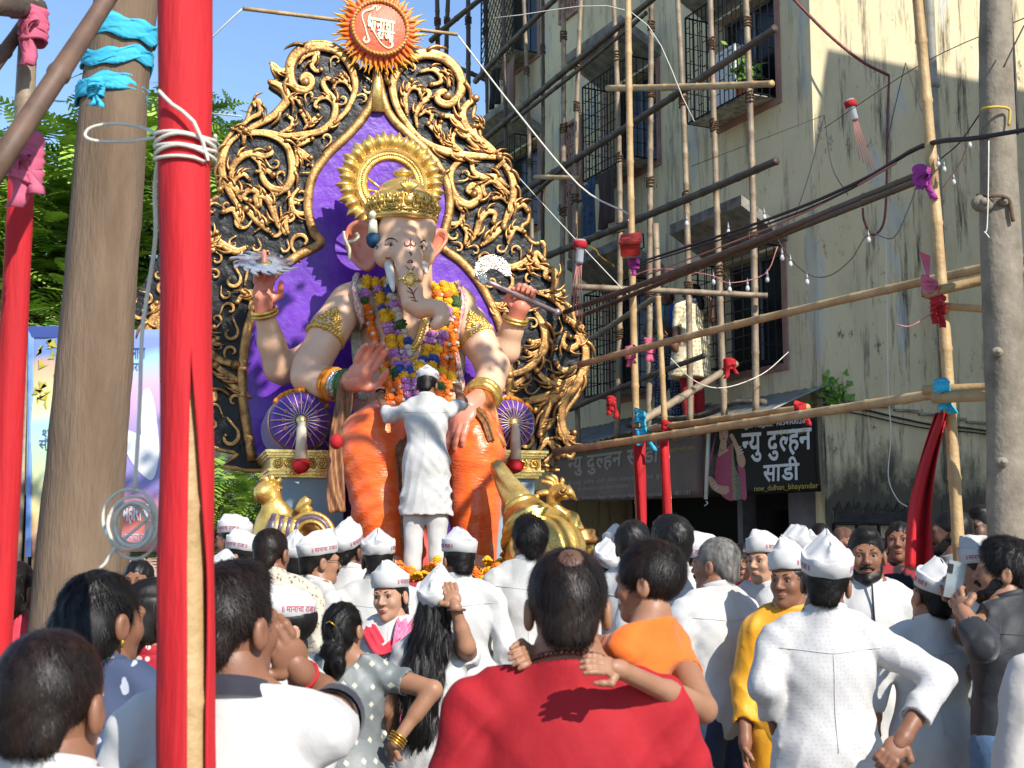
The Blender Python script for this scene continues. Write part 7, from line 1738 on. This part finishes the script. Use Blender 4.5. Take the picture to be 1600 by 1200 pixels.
    if not (f and top == 'blouse'): g.cone((0, -.020, 1.36), (0, -.014, 1.53), .086 if not f else .072, .074 if not f else .063, .03)
    g.plane((0, 0, hem), (0, 0, -1)); g.plane((0, -.065, 1.492 if top in ('kurta', 'shirt', 'halfshirt') else 1.474), (0, .30 if not f else .12, 1))
    if f and top == 'blouse': g.ell((0, -.07, 1.49), (.085, .06, .075), .01, -1)
    ph = rnd.uniform(0, 6)
    def wr2(X, Y_, Z):
        f1 = np.sin(Z * 19 + np.abs(X) * 34 + ph + 2.4 * np.sin(X * 7 + Z * 5)); f2 = np.sin(X * 33 - Z * 17 + Y_ * 13 + 2 * np.sin(Z * 9 + ph)); f3 = np.sin(Z * 47 + X * 31 + ph * 2 + 3 * np.sin(X * 12 + Z * 6))
        a = (np.abs(f1) ** .7 - .6) * .9 + (np.abs(f2) ** .7 - .6) * .8 + f3 * .3
        k_ = np.clip(np.abs(X) * 5 - .15, .25, .9) + np.clip(1.12 - Z, 0, .25) * 1.2
        return (.0085 * a * k_).astype(np.float32)
    g.disp(wr2); gar = put({'kurta': 'kurta', 'shirt': 'shirt', 'tshirt': 'tshirt', 'blouse': 'blouse', 'halfshirt': 'shirt'}[top], [g.mesh(h)], tm)
    if top in ('kurta', 'shirt', 'halfshirt'):
        mb = MB(); rg = []; kf = 1 if not f else .86
        for dz, dr in ((-.012, .0015), (.0, .004), (.016, .001), (.017, -.003), (.012, -.007), (-.01, -.009)):
            row = []
            for a in np.linspace(0, 2 * math.pi, 33)[:-1]:
                y_ = -.015 + math.sin(a) * .076 * kf; row.append(Vector((math.cos(a) * (.076 + dr) * kf, y_ + math.sin(a) * dr, 1.490 - .30 * (y_ + .065) + dz)) * sc)
            rg.append(row)
        mb.rings(rg, cap=False); mb.build('collar', tm, gar)
    if top in ('kurta', 'shirt', 'halfshirt') and (near or top == 'kurta'):
        # stitched yoke and side seams laid on the cloth
        gv = g_bvh(gar); seam = []
        lines = [[(x, 1.335 + .012 * abs(x) * 8, 1) for x in np.linspace(-sx * .95, sx * .95, 15)], [(0.0, z, 1) for z in np.linspace(1.33, 1.0, 12)] if near else [], [(.0, z, -1) for z in np.linspace(1.43, 1.12, 10)]]
        for L_ in lines:
            Q = []
            for x, z, side in L_:
                h_ = gv.ray_cast(Vector((x, -.6 * side, z)) * sc, Vector((0, side, 0)))
                if h_[0] is not None: Q.append(h_[0] + h_[1] * .0015)
            if len(Q) > 2: seam.append(Q)
        mb = MB()
        for Q in seam: mb.tube(Q, .0017, 4)
        if seam: mb.build('seam', tm, gar)
    b_ = SDF()
    lm = legs or WHITE
    if top == 'blouse':
        b_.cone((0, 0, 1.0), (0, 0, .9), .155, .175, .05, sc=(1.05, .78, 1)); b_.cone((0, 0, .9), (0, 0, .06), .175 * w, .23, .05, sc=(1.05, .85, 1)); b_.plane((0, 0, .05), (0, 0, -1)); b_.disp(lambda X, Y_, Z: (.006 * np.sin(np.arctan2(Y_, X) * 17 + Z * 3) * np.clip(1.1 - Z, 0, 1)).astype(np.float32)); put('sari', [b_.mesh(.016)], lm)
    else:
        for sd in (-1, 1): b_.chain([(sd * .085, 0, .90), (sd * .095, .01, .48), (sd * .10, -.01, .09)], [.108, .082, .068], .03)
        b_.ell((0, 0, .92), (.15 * w, .11, .11), .04); b_.plane((0, 0, .07), (0, 0, -1)); b_.disp(lambda X, Y_, Z: (.004 * np.sin(Z * 40 + X * 30 + 2 * np.sin(Z * 7)) * np.clip(.75 - Z, 0, 1)).astype(np.float32)); put('trousers', [b_.mesh(.016)], lm)
    # ---- body with head and hands: one mesh
    s = SDF(); s.ell((0, 0, 1.2), (sx * .8, lg * .75, .22), .05); s.cone((-sx * .8, 0, 1.36), (sx * .8, 0, 1.36), .042, .042, .03)
    for sd in (-1, 1): s.cone((sd * .03, -.014, 1.46), (sd * sx * .85, -.004, 1.38), .042, .043, .03); s.cone((0, -.012, 1.36), (0, -.012, 1.50), .062 if not f else .050, .057 if not f else .046, .04)
    rb = 1 if not f else .9
    hp_ = []
    for i, (sd, sh, el, wr_, hp) in enumerate(arms):
        s.chain([sh, el, wr_], [.050 * rb * (1.1 if w > 1.1 else 1), .041 * rb, .028 * rb], .02); s.cone(sh * .6 + el * .4, el, .047 * rb, .040 * rb, .02); s.cone(el, el * .55 + wr_ * .45, .041 * rb, .038 * rb, .02)
        d = (wr_ - el) / np.linalg.norm(wr_ - el); u = (hp - wr_) if hp is not None else d; u = u / max(np.linalg.norm(u), 1e-6); zz = .098 * (1 if not f else .92) * (.85 if child else 1)
        pc = wr_ + u * zz * .5; nrm = np.array((-sd, .15, .0)) if hp is None else np.array((0, .8, -.4)); cu = (curlL if sd < 0 else curlR) or (.35, .4, .45, .5, .3)
        hp_.append(hand(tuple(pc), tuple(u), tuple(nrm), zz, cu, thumb=sd, k=.008)); s.cone(wr_, wr_ + u * zz * .3, .028 * rb, .027 * rb, .015)
    for sd in (-1, 1): s.chain([(sd * .095, .01, .5), (sd * .10, -.01, .09)], [.055, .038], .02); s.chain([(sd * .10, -.02, .05), (sd * .105, .11, .03)], [.042, .028], .02)
    s.ell((0, 0, .9), (.12, .08, .1), .04)
    hr = Matrix.Translation((0, -.004, 1.492)) @ Matrix.Rotation(R(head[0]), 4, 'Z') @ Matrix.Rotation(R(head[1]), 4, 'X') @ Matrix.Rotation(R(head[2]), 4, 'Y') @ Matrix.Scale(hk, 4); A = np.array(hr)
    HVs, HQs = head_mesh(kind, .0045 if near or face else .0065); HVs = HVs @ A[:3, :3].T + A[:3, 3]
    bm_ = SDF.mesh(s, .010 if near else .015); put('body', [bm_, (HVs, HQs)] + hp_, sm)
    HM = S_ @ hr
    def hput(name, me_, m, parent=None, dz=None):
        q = link(name, me_, m, parent or o); q.matrix_local = HM @ (dz or Matrix()); return q
    if hair:
        n = {0: 420, 1: 9000}[near] if not (face and not near) else 500
        me_ = hair_mesh(hair + ('+' if cap else ''), n * (2 if hair == 'long' else 1), .006 if near else .008); hmm = hm or M_HAIR
        if not me_.materials: me_.materials.append(hmm)
        elif me_.materials[0] != hmm: me_ = me_.copy(); me_.materials[0] = hmm
        hput('hair', me_, None)
    if cap:
        cm = cap_mesh(); dz = Matrix.Translation((0, -.012, .128)) @ Matrix.Rotation(R(4 + capt + rnd.uniform(-4, 4)), 4, 'X') @ Matrix.Rotation(R(rnd.uniform(-5, 5)), 4, 'Y') @ Matrix.Rotation(R(rnd.uniform(-14, 14)), 4, 'Z') @ Matrix.Scale(1.05, 4); c = hput('cap', cm, None, None, dz)
        for sd in (0, 1): t_ = link('cap_lettering', _H['capt%d' % sd], None, c)
    if face:
        for x in (-1, 1):
            mb = MB(); mb.ell((0, 0, 0), (.0130, .0120, .0078), 12, 8); e = hput('eye', mb.mesh('eye'), M_EYE, None, Matrix.Translation((x * .031, .0765, .0865)))
            mb = MB(); mb.ell((0, .0088, 0), (.0060, .0048, .0060), 10, 6); mb.build('iris', M_IRIS, e)
            mb = MB(); mb.tube([Vector((.0145 * t, .0085 - .006 * t * t, .0060 - .006 * t * t)) for t in np.linspace(-1, 1, 9)], [.0015, .003, .0038, .004, .004, .004, .0038, .003, .0015], 6); mb.build('eyelid', sm if not f else M_HAIR, e)
            mb = MB(); mb.tube([Vector((x * (.014 + .034 * t), .0945 - .016 * t * t, .1065 + .006 * math.sin(t * 3.0))) for t in np.linspace(0, 1, 7)], [.0025, .0042, .0044, .004, .0034, .0026, .0012], 6, flat=.7); hput('eyebrow', mb.mesh('eyebrow'), M_HAIR)
        mb = MB()
        for z, r_ in ((.0240, .0036), (.0148, .0046)): mb.tube([Vector((.0215 * t, .0995 - .012 * t * t, z - (.0042 if z > .02 else .0004) * t * t)) for t in np.linspace(-1, 1, 9)], [.0012, .6 * r_, .9 * r_, r_, r_, r_, .9 * r_, .6 * r_, .0012], 7, flat=.8)
        hput('lips', mb.mesh('lips'), lip or (M_LIPR if f else M_LIP))
    if beard:
        s = SDF()
        s.ell((0, .043, -.002), (.051, .049, .042), .02)
        for x in (-1, 1): s.ell((x * .052, .030, .030), (.014, .026, .05), .02)
        for x in (-1, 1): s.cone((x * .056, .016, .035), (x * .040, .055, -.004), .016, .017, .015); s.cone((x * .040, .055, -.004), (0, .078, -.020), .017, .02, .015)
        s.ell((0, .078, -.022), (.026, .022, .02), .015); s.ell((0, .12, .022), (.026, .03, .0105), .006, -1); s.cone((-.03, .088, .026), (0, .102, .036), .006, .0075, .006); s.cone((.03, .088, .026), (0, .102, .036), .006, .0075, .006)
        if beard == 2: s = SDF(); s.cone((-.028, .090, .028), (0, .1035, .037), .0055, .0075, .006); s.cone((.028, .090, .028), (0, .1035, .037), .0055, .0075, .006)
        s.disp(lambda X, Y_, Z: (.0015 * np.sin(X * 600) * np.sin(Z * 500)).astype(np.float32)); hput('beard' if beard == 1 else 'moustache', np_mesh('beard', [s.mesh(.0045)]), M_HAIR)
    if glasses:
        mb = MB()
        for x in (-1, 1):
            mb.tube([Vector((x * .033 + .024 * math.cos(a), .105, .086 + .020 * math.sin(a))) for a in np.linspace(0, 2 * math.pi, 17)], .0016, 5); mb.tube([(x * .057, .104, .092), (x * .078, .04, .092), (x * .082, -.02, .085)], .0015, 5)
        mb.tube([(-.009, .106, .09), (.009, .106, .09)], .0016, 5); hput('glasses', mb.mesh('glasses'), mat('glasses_frame', '#3a3532', .3, .5))
    o['_'] = 0; del o['_']
    return o, Mw, sc, HM, gar
def strap(o, sc, name, pts, wd, m, wob=.008, n=8, th=.006, nv=8):
    Q = spline([Vector(p) * sc for p in pts], n); k = len(Q) - 1; mb = MB()
    def fn(u, v):
        i = min(int(round(u * k)), k); d = (Q[min(i + 1, k)] - Q[max(i - 1, 0)]).normalized(); c = Vector((0, 0, 1.15 * sc)); r_ = (Q[i] - c); r_ = (r_ - d * r_.dot(d)).normalized(); s_ = d.cross(r_).normalized()
        return Q[i] + s_ * ((v - .5) * wd * sc) + r_ * (wob * math.sin(v * 16 + i * .25))
    mb.grid(fn, k, nv); q = mb.build(name, m, o); q.modifiers.new('t', 'SOLIDIFY').thickness = th; return q
def ringat(o, Mw, name, p, d, r, t, m, parent=None):
    """bangle / thread in world coordinates, parented to the person"""
    c = Vector(p); d = Vector(d).normalized(); u = d.orthogonal().normalized(); v = d.cross(u); mb = MB(); mb.tube([c + (u * math.cos(a) + v * math.sin(a)) * r for a in np.linspace(0, 2 * math.pi, 21)], t, 6)
    q = mb.build(name, m, o); q.matrix_parent_inverse = (Matrix.Translation(o.location) @ Matrix.Rotation(o.rotation_euler.z, 4, 'Z')).inverted(); return q
PX = lambda *p: ('px', *p)
# ---------------------------------------------------------------- foreground
o, Mw, sc, HM, g = person('person in a bright red tshirt with thinning dark hair and bead necklace carrying a child', 886, 853, 2.66, 0, 'm', 'tshirt', REDT, NAVY, hair='bald', hm=M_HAIRB, skin='tan', w=1.22, near=1, belly=.03, sleeve=.9, rarm=((.27, .06, 1.14), (.22, .28, 1.16), (.10, .34, 1.2)), hk=1.02)
mb = MB()
for k in range(46):
    a = 2 * math.pi * k / 46; mb.ell(Vector((math.cos(a) * .082, -.014 + math.sin(a) * .078, 1.466 - .028 * math.sin(a))) * sc, (.0062,) * 3, 7, 5)
mb.build('bead_necklace', mat('brown_bead', '#4a2018', .4), o)
p = HM @ Vector((0, -.045, .200)); mb = MB(); mb.ell((0, 0, 0), (.027, .030, .0095), 16, 8); s_ = mb.build('scalp_patch', mat('scalp', '#5e4234', .5), o); s_.matrix_local = HM @ Matrix.Translation((.004, -.076, .1865)) @ Matrix.Rotation(R(38), 4, 'X'); 
bo, *_ = person('person, small child in an orange tshirt carried by the red shirted adult', 1012, 843, 2.86, 48, 'c', 'tshirt', ORG, NAVY, head=(18, -4, 4), hair='bowl', hm=M_HAIRB, skin='tan', near=1, height=1.10, hk=1.12, w=.92,
    larm=(PX(915, 1010, 2.92), PX(835, 1022, 2.66), PX(795, 1030, 2.52)), rarm=(PX(1098, 1108, 2.72), PX(968, 1046, 2.50), PX(905, 1030, 2.44)), curlL=(.5, .5, .55, .5, .4), curlR=(.3, .35, .4, .45, .4), sleeve=.62)
o, Mw, sc, HM, g = person('person in white tshirt with dark collar trim, hand with red thread raised to ear', 366, 878, 2.5, 0, 'm', 'tshirt', WHITE, JEAN, head=(-28, 0, 0), hair='under', hm=M_HAIRB, skin='mid', near=1, w=1.12, rarm=(PX(524, 1108, 2.74), PX(470, 1052, 2.62), PX(424, 985, 2.56)), curlR=(.5, .6, .7, .8, .4), sleeve=.66, trim=TRIM)
mb = MB(); rg = []
for dz, dr in ((-.030, .014), (-.012, .009), (.006, .003), (.006, -.004)): rg.append([Vector((math.cos(a) * (.080 + dr), -.016 + math.sin(a) * (.080 + dr), 1.476 - .30 * (-.016 + math.sin(a) * .080 + .065) + dz)) * sc for a in np.linspace(0, 2 * math.pi, 33)[:-1]])
mb.rings(rg, cap=False); mb.build('collar_trim', TRIM, o)
ringat(o, Mw, 'wrist_thread', at(474, 1056, 2.63), at(524, 1108, 2.74) - at(470, 1052, 2.62), .033 * sc, .004, M_RED)
for sd in (-1, 1):
    if sd == 1: c = Vector(at(480, 1112, 2.5))
o, Mw, sc, HM, g = person('person, dark short haired youth at the bottom left corner in a white shirt', 90, 978, 1.95, 0, 'm', 'shirt', WHITE, NAVY, head=(-8, 0, 0), hair='short', hm=M_HAIRB, skin='mid', near=1, w=.98)
o, Mw, sc, HM, g = person('person with smooth black rolled hair and gold chain in a navy floral dress', 166, 887, 2.98, 0, 'f', 'halfshirt', NAVYF, NAVYF, head=(-34, 0, 0), hair='round', skin='mid', near=1, w=1.05)
M_GJ = mat('gold_jewel', '#c59a3a', .3, .8)
mb = MB(); mb.tube([Vector((math.cos(a) * .066, -.012 + math.sin(a) * .064, 1.475 - .02 * math.sin(a))) * sc for a in np.linspace(0, 6.283, 30)], .0022, 5); mb.build('chain', M_GJ, o)
for x in (-1, 1):
    mb = MB(); mb.ell((0, 0, 0), (.006, .006, .012), 8, 6); q = mb.build('earring', M_GJ, o); q.matrix_local = HM @ Matrix.Translation((x * .082, -.008, .036))
o, *_ = person('person in red polka dots half hidden behind the red wrapped pole', 252, 900, 3.5, 0, 'f', 'halfshirt', REDDOT, REDDOT, head=(-60, 0, 0), hair='plait', skin='tan')
person('person with long dark hair in a red dress at the far left edge', 26, 872, 4.7, 0, 'f', 'halfshirt', REDD, NAVY, head=(-20, 0, 0), hair='round', skin='mid')
person('person in a magenta scarf looking at the camera beside the trunk foot', 216, 872, 6.6, 180, 'f', 'blouse', MAGN, MAGN, hair='round', skin='mid', face=True)
o, Mw, sc, HM, g = person('person in a grey spotted sari with black bun and hand on hip', 540, 937, 5.0, 0, 'f', 'blouse', GREYS, GREYS, head=(-22, 4, 0), hair='bun', skin='tan', near=1, w=1.34, belly=.02, rarm=(PX(676, 1078, 4.92), PX(618, 1160, 4.86), PX(606, 1180, 4.95)), larm=((-.30, -.02, 1.14), (-.22, .10, .98)), sleeve=.72)
strap(o, sc, 'pallu', [(.13, .13, 1.0), (.02, .15, 1.2), (-.12, .10, 1.42), (-.15, -.02, 1.46), (-.15, -.10, 1.36), (-.13, -.135, 1.1), (-.12, -.13, .8)], .20, GREYS)
for k in range(4): ringat(o, Mw, 'bangle', at(624 - k * 2.2, 1150 + k * 4, 4.87), at(676, 1078, 4.92) - at(618, 1160, 4.86), .033, .0035, M_GJ)
mb = MB(); mb.tube([(-.02, 0, .0), (.0, -.005, .008), (.025, 0, -.012)], .004, 6); q = mb.build('hair_clip', M_GJ, o); q.matrix_local = HM @ Matrix.Translation((.0, -.124, .125))
o, Mw, sc, HM, g = person('person in white with pink striped dupatta and cap frowning back at the camera', 612, 872, 5.9, 176, 'f', 'kurta', WHITE, WHITE, head=(-16, -3, 4), hair='plait', cap=True, skin='fair', face=True)
strap(o, sc, 'dupatta', [(-.10, -.12, 1.1), (-.10, -.06, 1.44), (-.09, .06, 1.44), (-.07, .15, 1.25), (-.05, .16, 1.0), (-.04, .17, .6)], .10, PNK); strap(o, sc, 'stole', [(.15, -.06, 1.38), (.07, -.075, 1.47), (-.05, -.075, 1.48), (-.11, 0, 1.45), (-.06, .10, 1.38), (.03, .12, 1.33), (.10, .07, 1.42), (.14, -.03, 1.42)], .08, REDD)
mb = MB(); mb.ell((0, 0, 0), (.003, .002, .005), 8, 6); q = mb.build('bindi', M_RED, o); q.matrix_local = HM @ Matrix.Translation((0, .0965, .120))
o, Mw, sc, HM, g = person('person with very long loose wavy black hair under a white cap, arm raised', 682, 884, 5.3, 0, 'f', 'kurta', WHITE, WHITE, head=(-10, 6, 6), hair='long', cap=True, capt=10, skin='tan', near=1, rarm=(PX(728, 1010, 5.2), PX(712, 950, 5.15), PX(698, 905, 5.2)), sleeve=.9)
ringat(o, Mw, 'bangle', at(713, 953, 5.15), (0, 0, 1), .034, .005, mat('brown_bangle', '#5a3a26', .5))
o, *_ = person('person, small child in a white cap peering out between the adults', 446, 902, 4.6, 150, 'c', 'kurta', WHITE, WHITE, head=(-30, 0, 0), hair='bowl', cap=True, skin='fair', face=True, height=1.52, hk=1.1)
# ---------------------------------------------------------------- right hand group
o, *_ = person('person, grey haired elder in a white shirt and navy trousers turned left', 1116, 838, 5.8, 28, 'm', 'shirt', WHITE, NAVY, head=(26, 0, 0), hair='grey', hm=M_HAIRG, skin='mid', near=1, beard=2, w=1.08)
person('person with thick dark hair in a white kurta behind the orange child', 1046, 803, 6.1, 12, 'm', 'kurta', WHITE, WHITE, head=(15, 0, 0), hair='thick', skin='mid', w=1.05)
person('person in a white cap and glasses turned left behind the grey haired elder', 1088, 826, 6.7, 62, 'm', 'kurta', WHITE, WHITE, hair='short', cap=True, capt=-8, skin='mid', glasses=True)
o, Mw, sc, HM, g = person('person in glasses with a pink red dupatta smiling behind the elder', 1160, 846, 8.0, 172, 'f', 'kurta', REDD, REDD, head=(-8, 0, 0), hair='plait', skin='tan', face=True, glasses=True)
BADGE = mat('red_badge', '#a81c24', .5, col2='#c8a060', scale=60)
def badge(o, sc, x=.06, y=.128, z=1.24):
    mb = MB(); rg = []
    pts = [Vector((x + .024 * (1 if k % 2 else .8) * math.cos(k * math.pi / 8), y, z + .030 * (1 if k % 2 else .8) * math.sin(k * math.pi / 8))) * sc for k in range(16)]
    mb.slab(pts, Vector((0, .008, 0))); mb.ell(Vector((x, y + .008, z)) * sc, (.009, .005, .012), 8, 6); mb.build('badge', BADGE, o, smooth=False)
o, Mw, sc, HM, g = person('person in a white shirt with red badge and cap looking left by the shop', 1192, 822, 7.0, 140, 'm', 'shirt', WHITE, WHITE, head=(-6, 0, 0), hair='short', cap=True, skin='fair', face=True); badge(o, sc)
person('person whose white cap shows just above the yellow kurta wearer', 1247, 815, 6.6, 8, 'm', 'kurta', WHITE, WHITE, head=(20, 0, 0), hair='short', cap=True, skin='mid')
o, *_ = person('person, youth in a bright yellow kurta and white cap facing the camera', 1232, 840, 5.5, 168, 'm', 'kurta', YEL, YEL, head=(-26, 0, 0), hair='under', cap=True, skin='mid', face=True, w=.95, larm=((-.24, .0, 1.12), (-.20, .12, .90)))
o, Mw, sc, HM, g = person('person in a textured white kurta and cap with one hand behind the back', 1284, 829, 4.55, 0, 'm', 'kurta', WHITE2, WHITE, head=(-16, 4, 6), hair='short', cap=True, skin='mid', near=1, w=1.14, belly=.02, rarm=(PX(1466, 1060, 4.45), PX(1412, 1152, 4.32), PX(1392, 1178, 4.30)), larm=(PX(1196, 1072, 4.5), PX(1216, 1140, 4.62)), curlR=(.8, .9, .9, 1, .5))
o, Mw, sc, HM, g = person('person with black beard in a white kurta with red badge facing the camera', 1352, 824, 6.0, 176, 'm', 'kurta', WHITE, WHITE, head=(-10, 0, 0), hair='under', skin='mid', face=True, beard=1, w=1.05); badge(o, sc, -.02)
mb = MB(); mb.tube([Vector((0, .10 + k * .006, 1.46 - k * .035)) * sc for k in range(6)], .008, 6, flat=.5); mb.build('placket', TRIM, o)
o, Mw, sc, HM, g = person('person in a black sari with red flowers beside the hanging red cloth', 1404, 812, 8.0, 178, 'f', 'blouse', BLKSARI, BLKSARI, head=(-20, 6, 0), hair='bun', skin='mid', face=True)
strap(o, sc, 'pallu', [(.13, .13, 1.0), (.02, .16, 1.25), (-.12, .09, 1.42), (-.15, -.03, 1.46), (-.13, -.13, 1.1)], .20, BLKSARI)
person('person with a brown scarf over the head far back by the gate', 1318, 822, 8.8, 180, 'f', 'kurta', mat('brown_scarf', '#4a3028', .9), NAVY, hair='round', hm=mat('brown_scarf2', '#5a3c30', .9), skin='mid', face=True)
o, Mw, sc, HM, g = person('person in a white kurta and tilted cap holding up a phone on the right', 1448, 868, 5.35, 0, 'm', 'kurta', WHITE, WHITE, head=(14, 6, 8), hair='short', cap=True, capt=6, skin='tan', near=1, w=1.12, larm=((-.27, .0, 1.12), (-.22, .16, .96)), rarm=(PX(1514, 1000, 5.3), PX(1500, 945, 5.15), PX(1494, 910, 5.12)), curlR=(.9, .9, .9, .9, .5), sleeve=1.25)
ph_ = thing('mobile_phone', 'mobile phone held up in front of the right bamboo post', 'phone', at(1492, 906, 5.08)); mb = MB(); Mr = Matrix.Rotation(R(12), 3, 'Y')
mb.box((0, 0, 0), (.07, .009, .145), Mr); mb.build('case', mat('phone_case', '#8f979c', .3, .4), ph_, smooth=False); mb = MB(); mb.box((-.018, -.006, .045), (.022, .004, .036), Mr); mb.build('camera_bump', M_IRON, ph_, smooth=False); mb = MB(); mb.box((0, .0056, 0), (.064, .002, .136), Mr); mb.build('screen', M_GLASS, ph_, smooth=False)
person('person in a grey half sleeved shirt turned left behind the bamboo post', 1482, 795, 7.5, 75, 'm', 'halfshirt', GRY, NAVY, hair='short', skin='dark', beard=1, face=True, w=1.05)
person('person in a blue shirt at the wall beside the right tree trunk', 1536, 790, 8.2, 120, 'm', 'halfshirt', BLU, NAVY, head=(-10, 0, 0), hair='under', skin='dark', face=True)
person('person whose white cap shows between black shirt and bamboo post', 1528, 834, 6.4, 60, 'm', 'kurta', WHITE, WHITE, hair='short', cap=True, capt=-10, skin='tan')
o, *_ = person('person in a black shirt and blue jeans with a beard at the right tree', 1562, 837, 5.0, 40, 'm', 'shirt', BLKS, JEAN, head=(30, 4, 0), hair='thick', skin='tan', beard=1, near=1, w=1.06, larm=(PX(1535, 1010, 4.75), PX(1508, 960, 4.9)), rarm=((.24, .08, 1.13), (.14, .30, 1.18)))
person('person in a loose cream white kurta cut off by the right frame edge', 1712, 835, 3.0, 10, 'm', 'kurta', cl('offwhite_cotton', '#b8b2aa', '#aaa49c'), WHITE, hair='short', skin='mid', near=1, w=1.15)
# ---------------------------------------------------------------- middle of the crowd
person('person in a cap seen in left profile, farthest back beside the red pole', 364, 797, 8.7, 78, 'm', 'kurta', WHITE, WHITE, hair='short', cap=True, skin='mid', face=True)
person('person in a cap seen in left profile, lower and nearer beside the red pole', 376, 822, 8.0, 74, 'm', 'kurta', WHITE, WHITE, hair='short', cap=True, skin='tan', face=True)
person('person in a white cap partly hidden at the right edge of the red pole', 350, 855, 7.0, 10, 'm', 'kurta', WHITE, WHITE, hair='short', cap=True, skin='mid')
person('person with black hair in a cream flowered kurta at left centre', 426, 824, 6.6, 0, 'm', 'kurta', FLORAL, WHITE, head=(-18, 0, 0), hair='short', hm=M_HAIRB, skin='mid', near=1, w=1.2)
person('person in glasses, moustache and cap looking right beside the gold peacock', 502, 822, 6.9, -62, 'm', 'kurta', WHITE, WHITE, head=(0, 0, 0), hair='short', cap=True, skin='tan', face=True, glasses=True, beard=2)
person('person whose cap shows behind the glasses wearer, mostly hidden', 462, 828, 7.4, 15, 'm', 'kurta', WHITE, WHITE, hair='short', cap=True, skin='mid')
person('person in white with a tall peaked cap left of the idol legs', 548, 809, 7.6, 0, 'm', 'kurta', WHITE, WHITE, head=(-30, 8, 0), hair='short', cap=True, capt=10, skin='dark', w=1.05)
person('person in white kurta and flat cap right in front of the idol left foot', 592, 822, 7.0, 0, 'm', 'kurta', WHITE, WHITE, head=(4, 0, 0), hair='short', cap=True, skin='dark', w=1.15)
person('person in white cap with shaved neck before the garland bearer', 716, 820, 7.0, 0, 'm', 'kurta', WHITE, WHITE, head=(26, 0, 0), hair='short', cap=True, skin='mid', w=1.2, near=1)
person('person with bare dark hair in a white kurta in front of the mace', 825, 804, 7.2, 0, 'm', 'kurta', WHITE, WHITE, head=(22, 6, 0), hair='thick', skin='mid', near=1, w=1.08)
person('person in a printed white cap right of the mace, mostly hidden', 944, 840, 7.6, 20, 'm', 'kurta', WHITE, WHITE, head=(20, 10, 0), hair='short', cap=True, capt=12, skin='mid')
person('person with thick black hair in shade right of the white cap', 990, 812, 6.8, -20, 'm', 'kurta', WHITE, WHITE, hair='thick', skin='dark')
person('person in a small distant cap in front of the dark shop', 962, 816, 8.6, 150, 'm', 'kurta', WHITE, WHITE, hair='short', cap=True, skin='dark', face=True)
person('person standing in the dark shop entrance beside the shorter red post', 1072, 818, 11.0, 180, 'm', 'halfshirt', NAVY, NAVY, hair='short', skin='dark', face=True)
person('person in white looking on from the shade left of the gate', 1282, 816, 9.4, 176, 'm', 'halfshirt', GRY, NAVY, hair='short', skin='dark', face=True)
# ---------------------------------------------------------------- the garland bearer on the stage and two onlookers above the shop
o, Mw, sc, HM, g = person('person in a white kurta and cap on the stage reaching up to adjust garlands', 667, 566, 9.75, -3, 'm', 'kurta', WHITE, WHITE, head=(-8, -14, 0), hair='short', cap=True, capt=-2, skin='mid', near=1, z0=PLZ + .015, w=1.12,
    larm=(PX(608, 650, 9.85), PX(592, 618, 10.15), PX(594, 596, 10.3)), rarm=(PX(722, 628, 9.85), PX(716, 612, 10.15), PX(713, 588, 10.3)), sleeve=1.45)
ringat(o, Mw, 'wrist_watch', at(595, 612, 10.16), (0, .5, 1), .034, .009, M_IRON)
p = fpx(1082, 520, .55); q = fw(p[0], .55, 3.12)
o, Mw, sc, HM, g = person('person in a cream kurta and red leggings gripping the bamboo above the shop', 1080, 443, q.y, 40, 'f', 'kurta', CREAMK, REDL, head=(30, 0, 0), hair='bun', skin='dark', z0=3.12, rarm=(PX(1112, 500, q.y - .1), PX(1110, 470, q.y - .15), PX(1108, 455, q.y - .15)), larm=(PX(1055, 545, q.y - .2), PX(1040, 530, q.y - .3)), sleeve=.6, w=1.7, face=True)
strap(o, sc, 'scarf', [(-.10, .10, 1.2), (-.10, .02, 1.45), (-.02, -.06, 1.47), (.08, -.06, 1.46), (.12, .02, 1.44), (.10, .11, 1.25)], .07, BLUSC)
p = fpx(1040, 520, .60); q = fw(p[0], .60, 3.12)
o, Mw, sc, HM, g = person('person in a grey tshirt with green and blue dupatta above the shop', 1042, 447, q.y, 168, 'f', 'tshirt', GREYT, LEGP, head=(-10, 0, 0), hair='plait', skin='dark', z0=3.12, w=1.4, face=True, larm=((-.24, .06, 1.14), (-.08, .22, 1.10)), rarm=((.26, .04, 1.14), (.10, .22, 1.12)))
strap(o, sc, 'dupatta', [(.09, -.10, 1.2), (.09, -.04, 1.46), (.08, .09, 1.40), (.09, .15, 1.2), (.11, .15, .95)], .11, GREENS); strap(o, sc, 'dupatta', [(-.10, -.10, 1.2), (-.10, -.04, 1.46), (-.09, .09, 1.40), (-.09, .15, 1.15), (-.06, .15, .9)], .11, BLUSC)
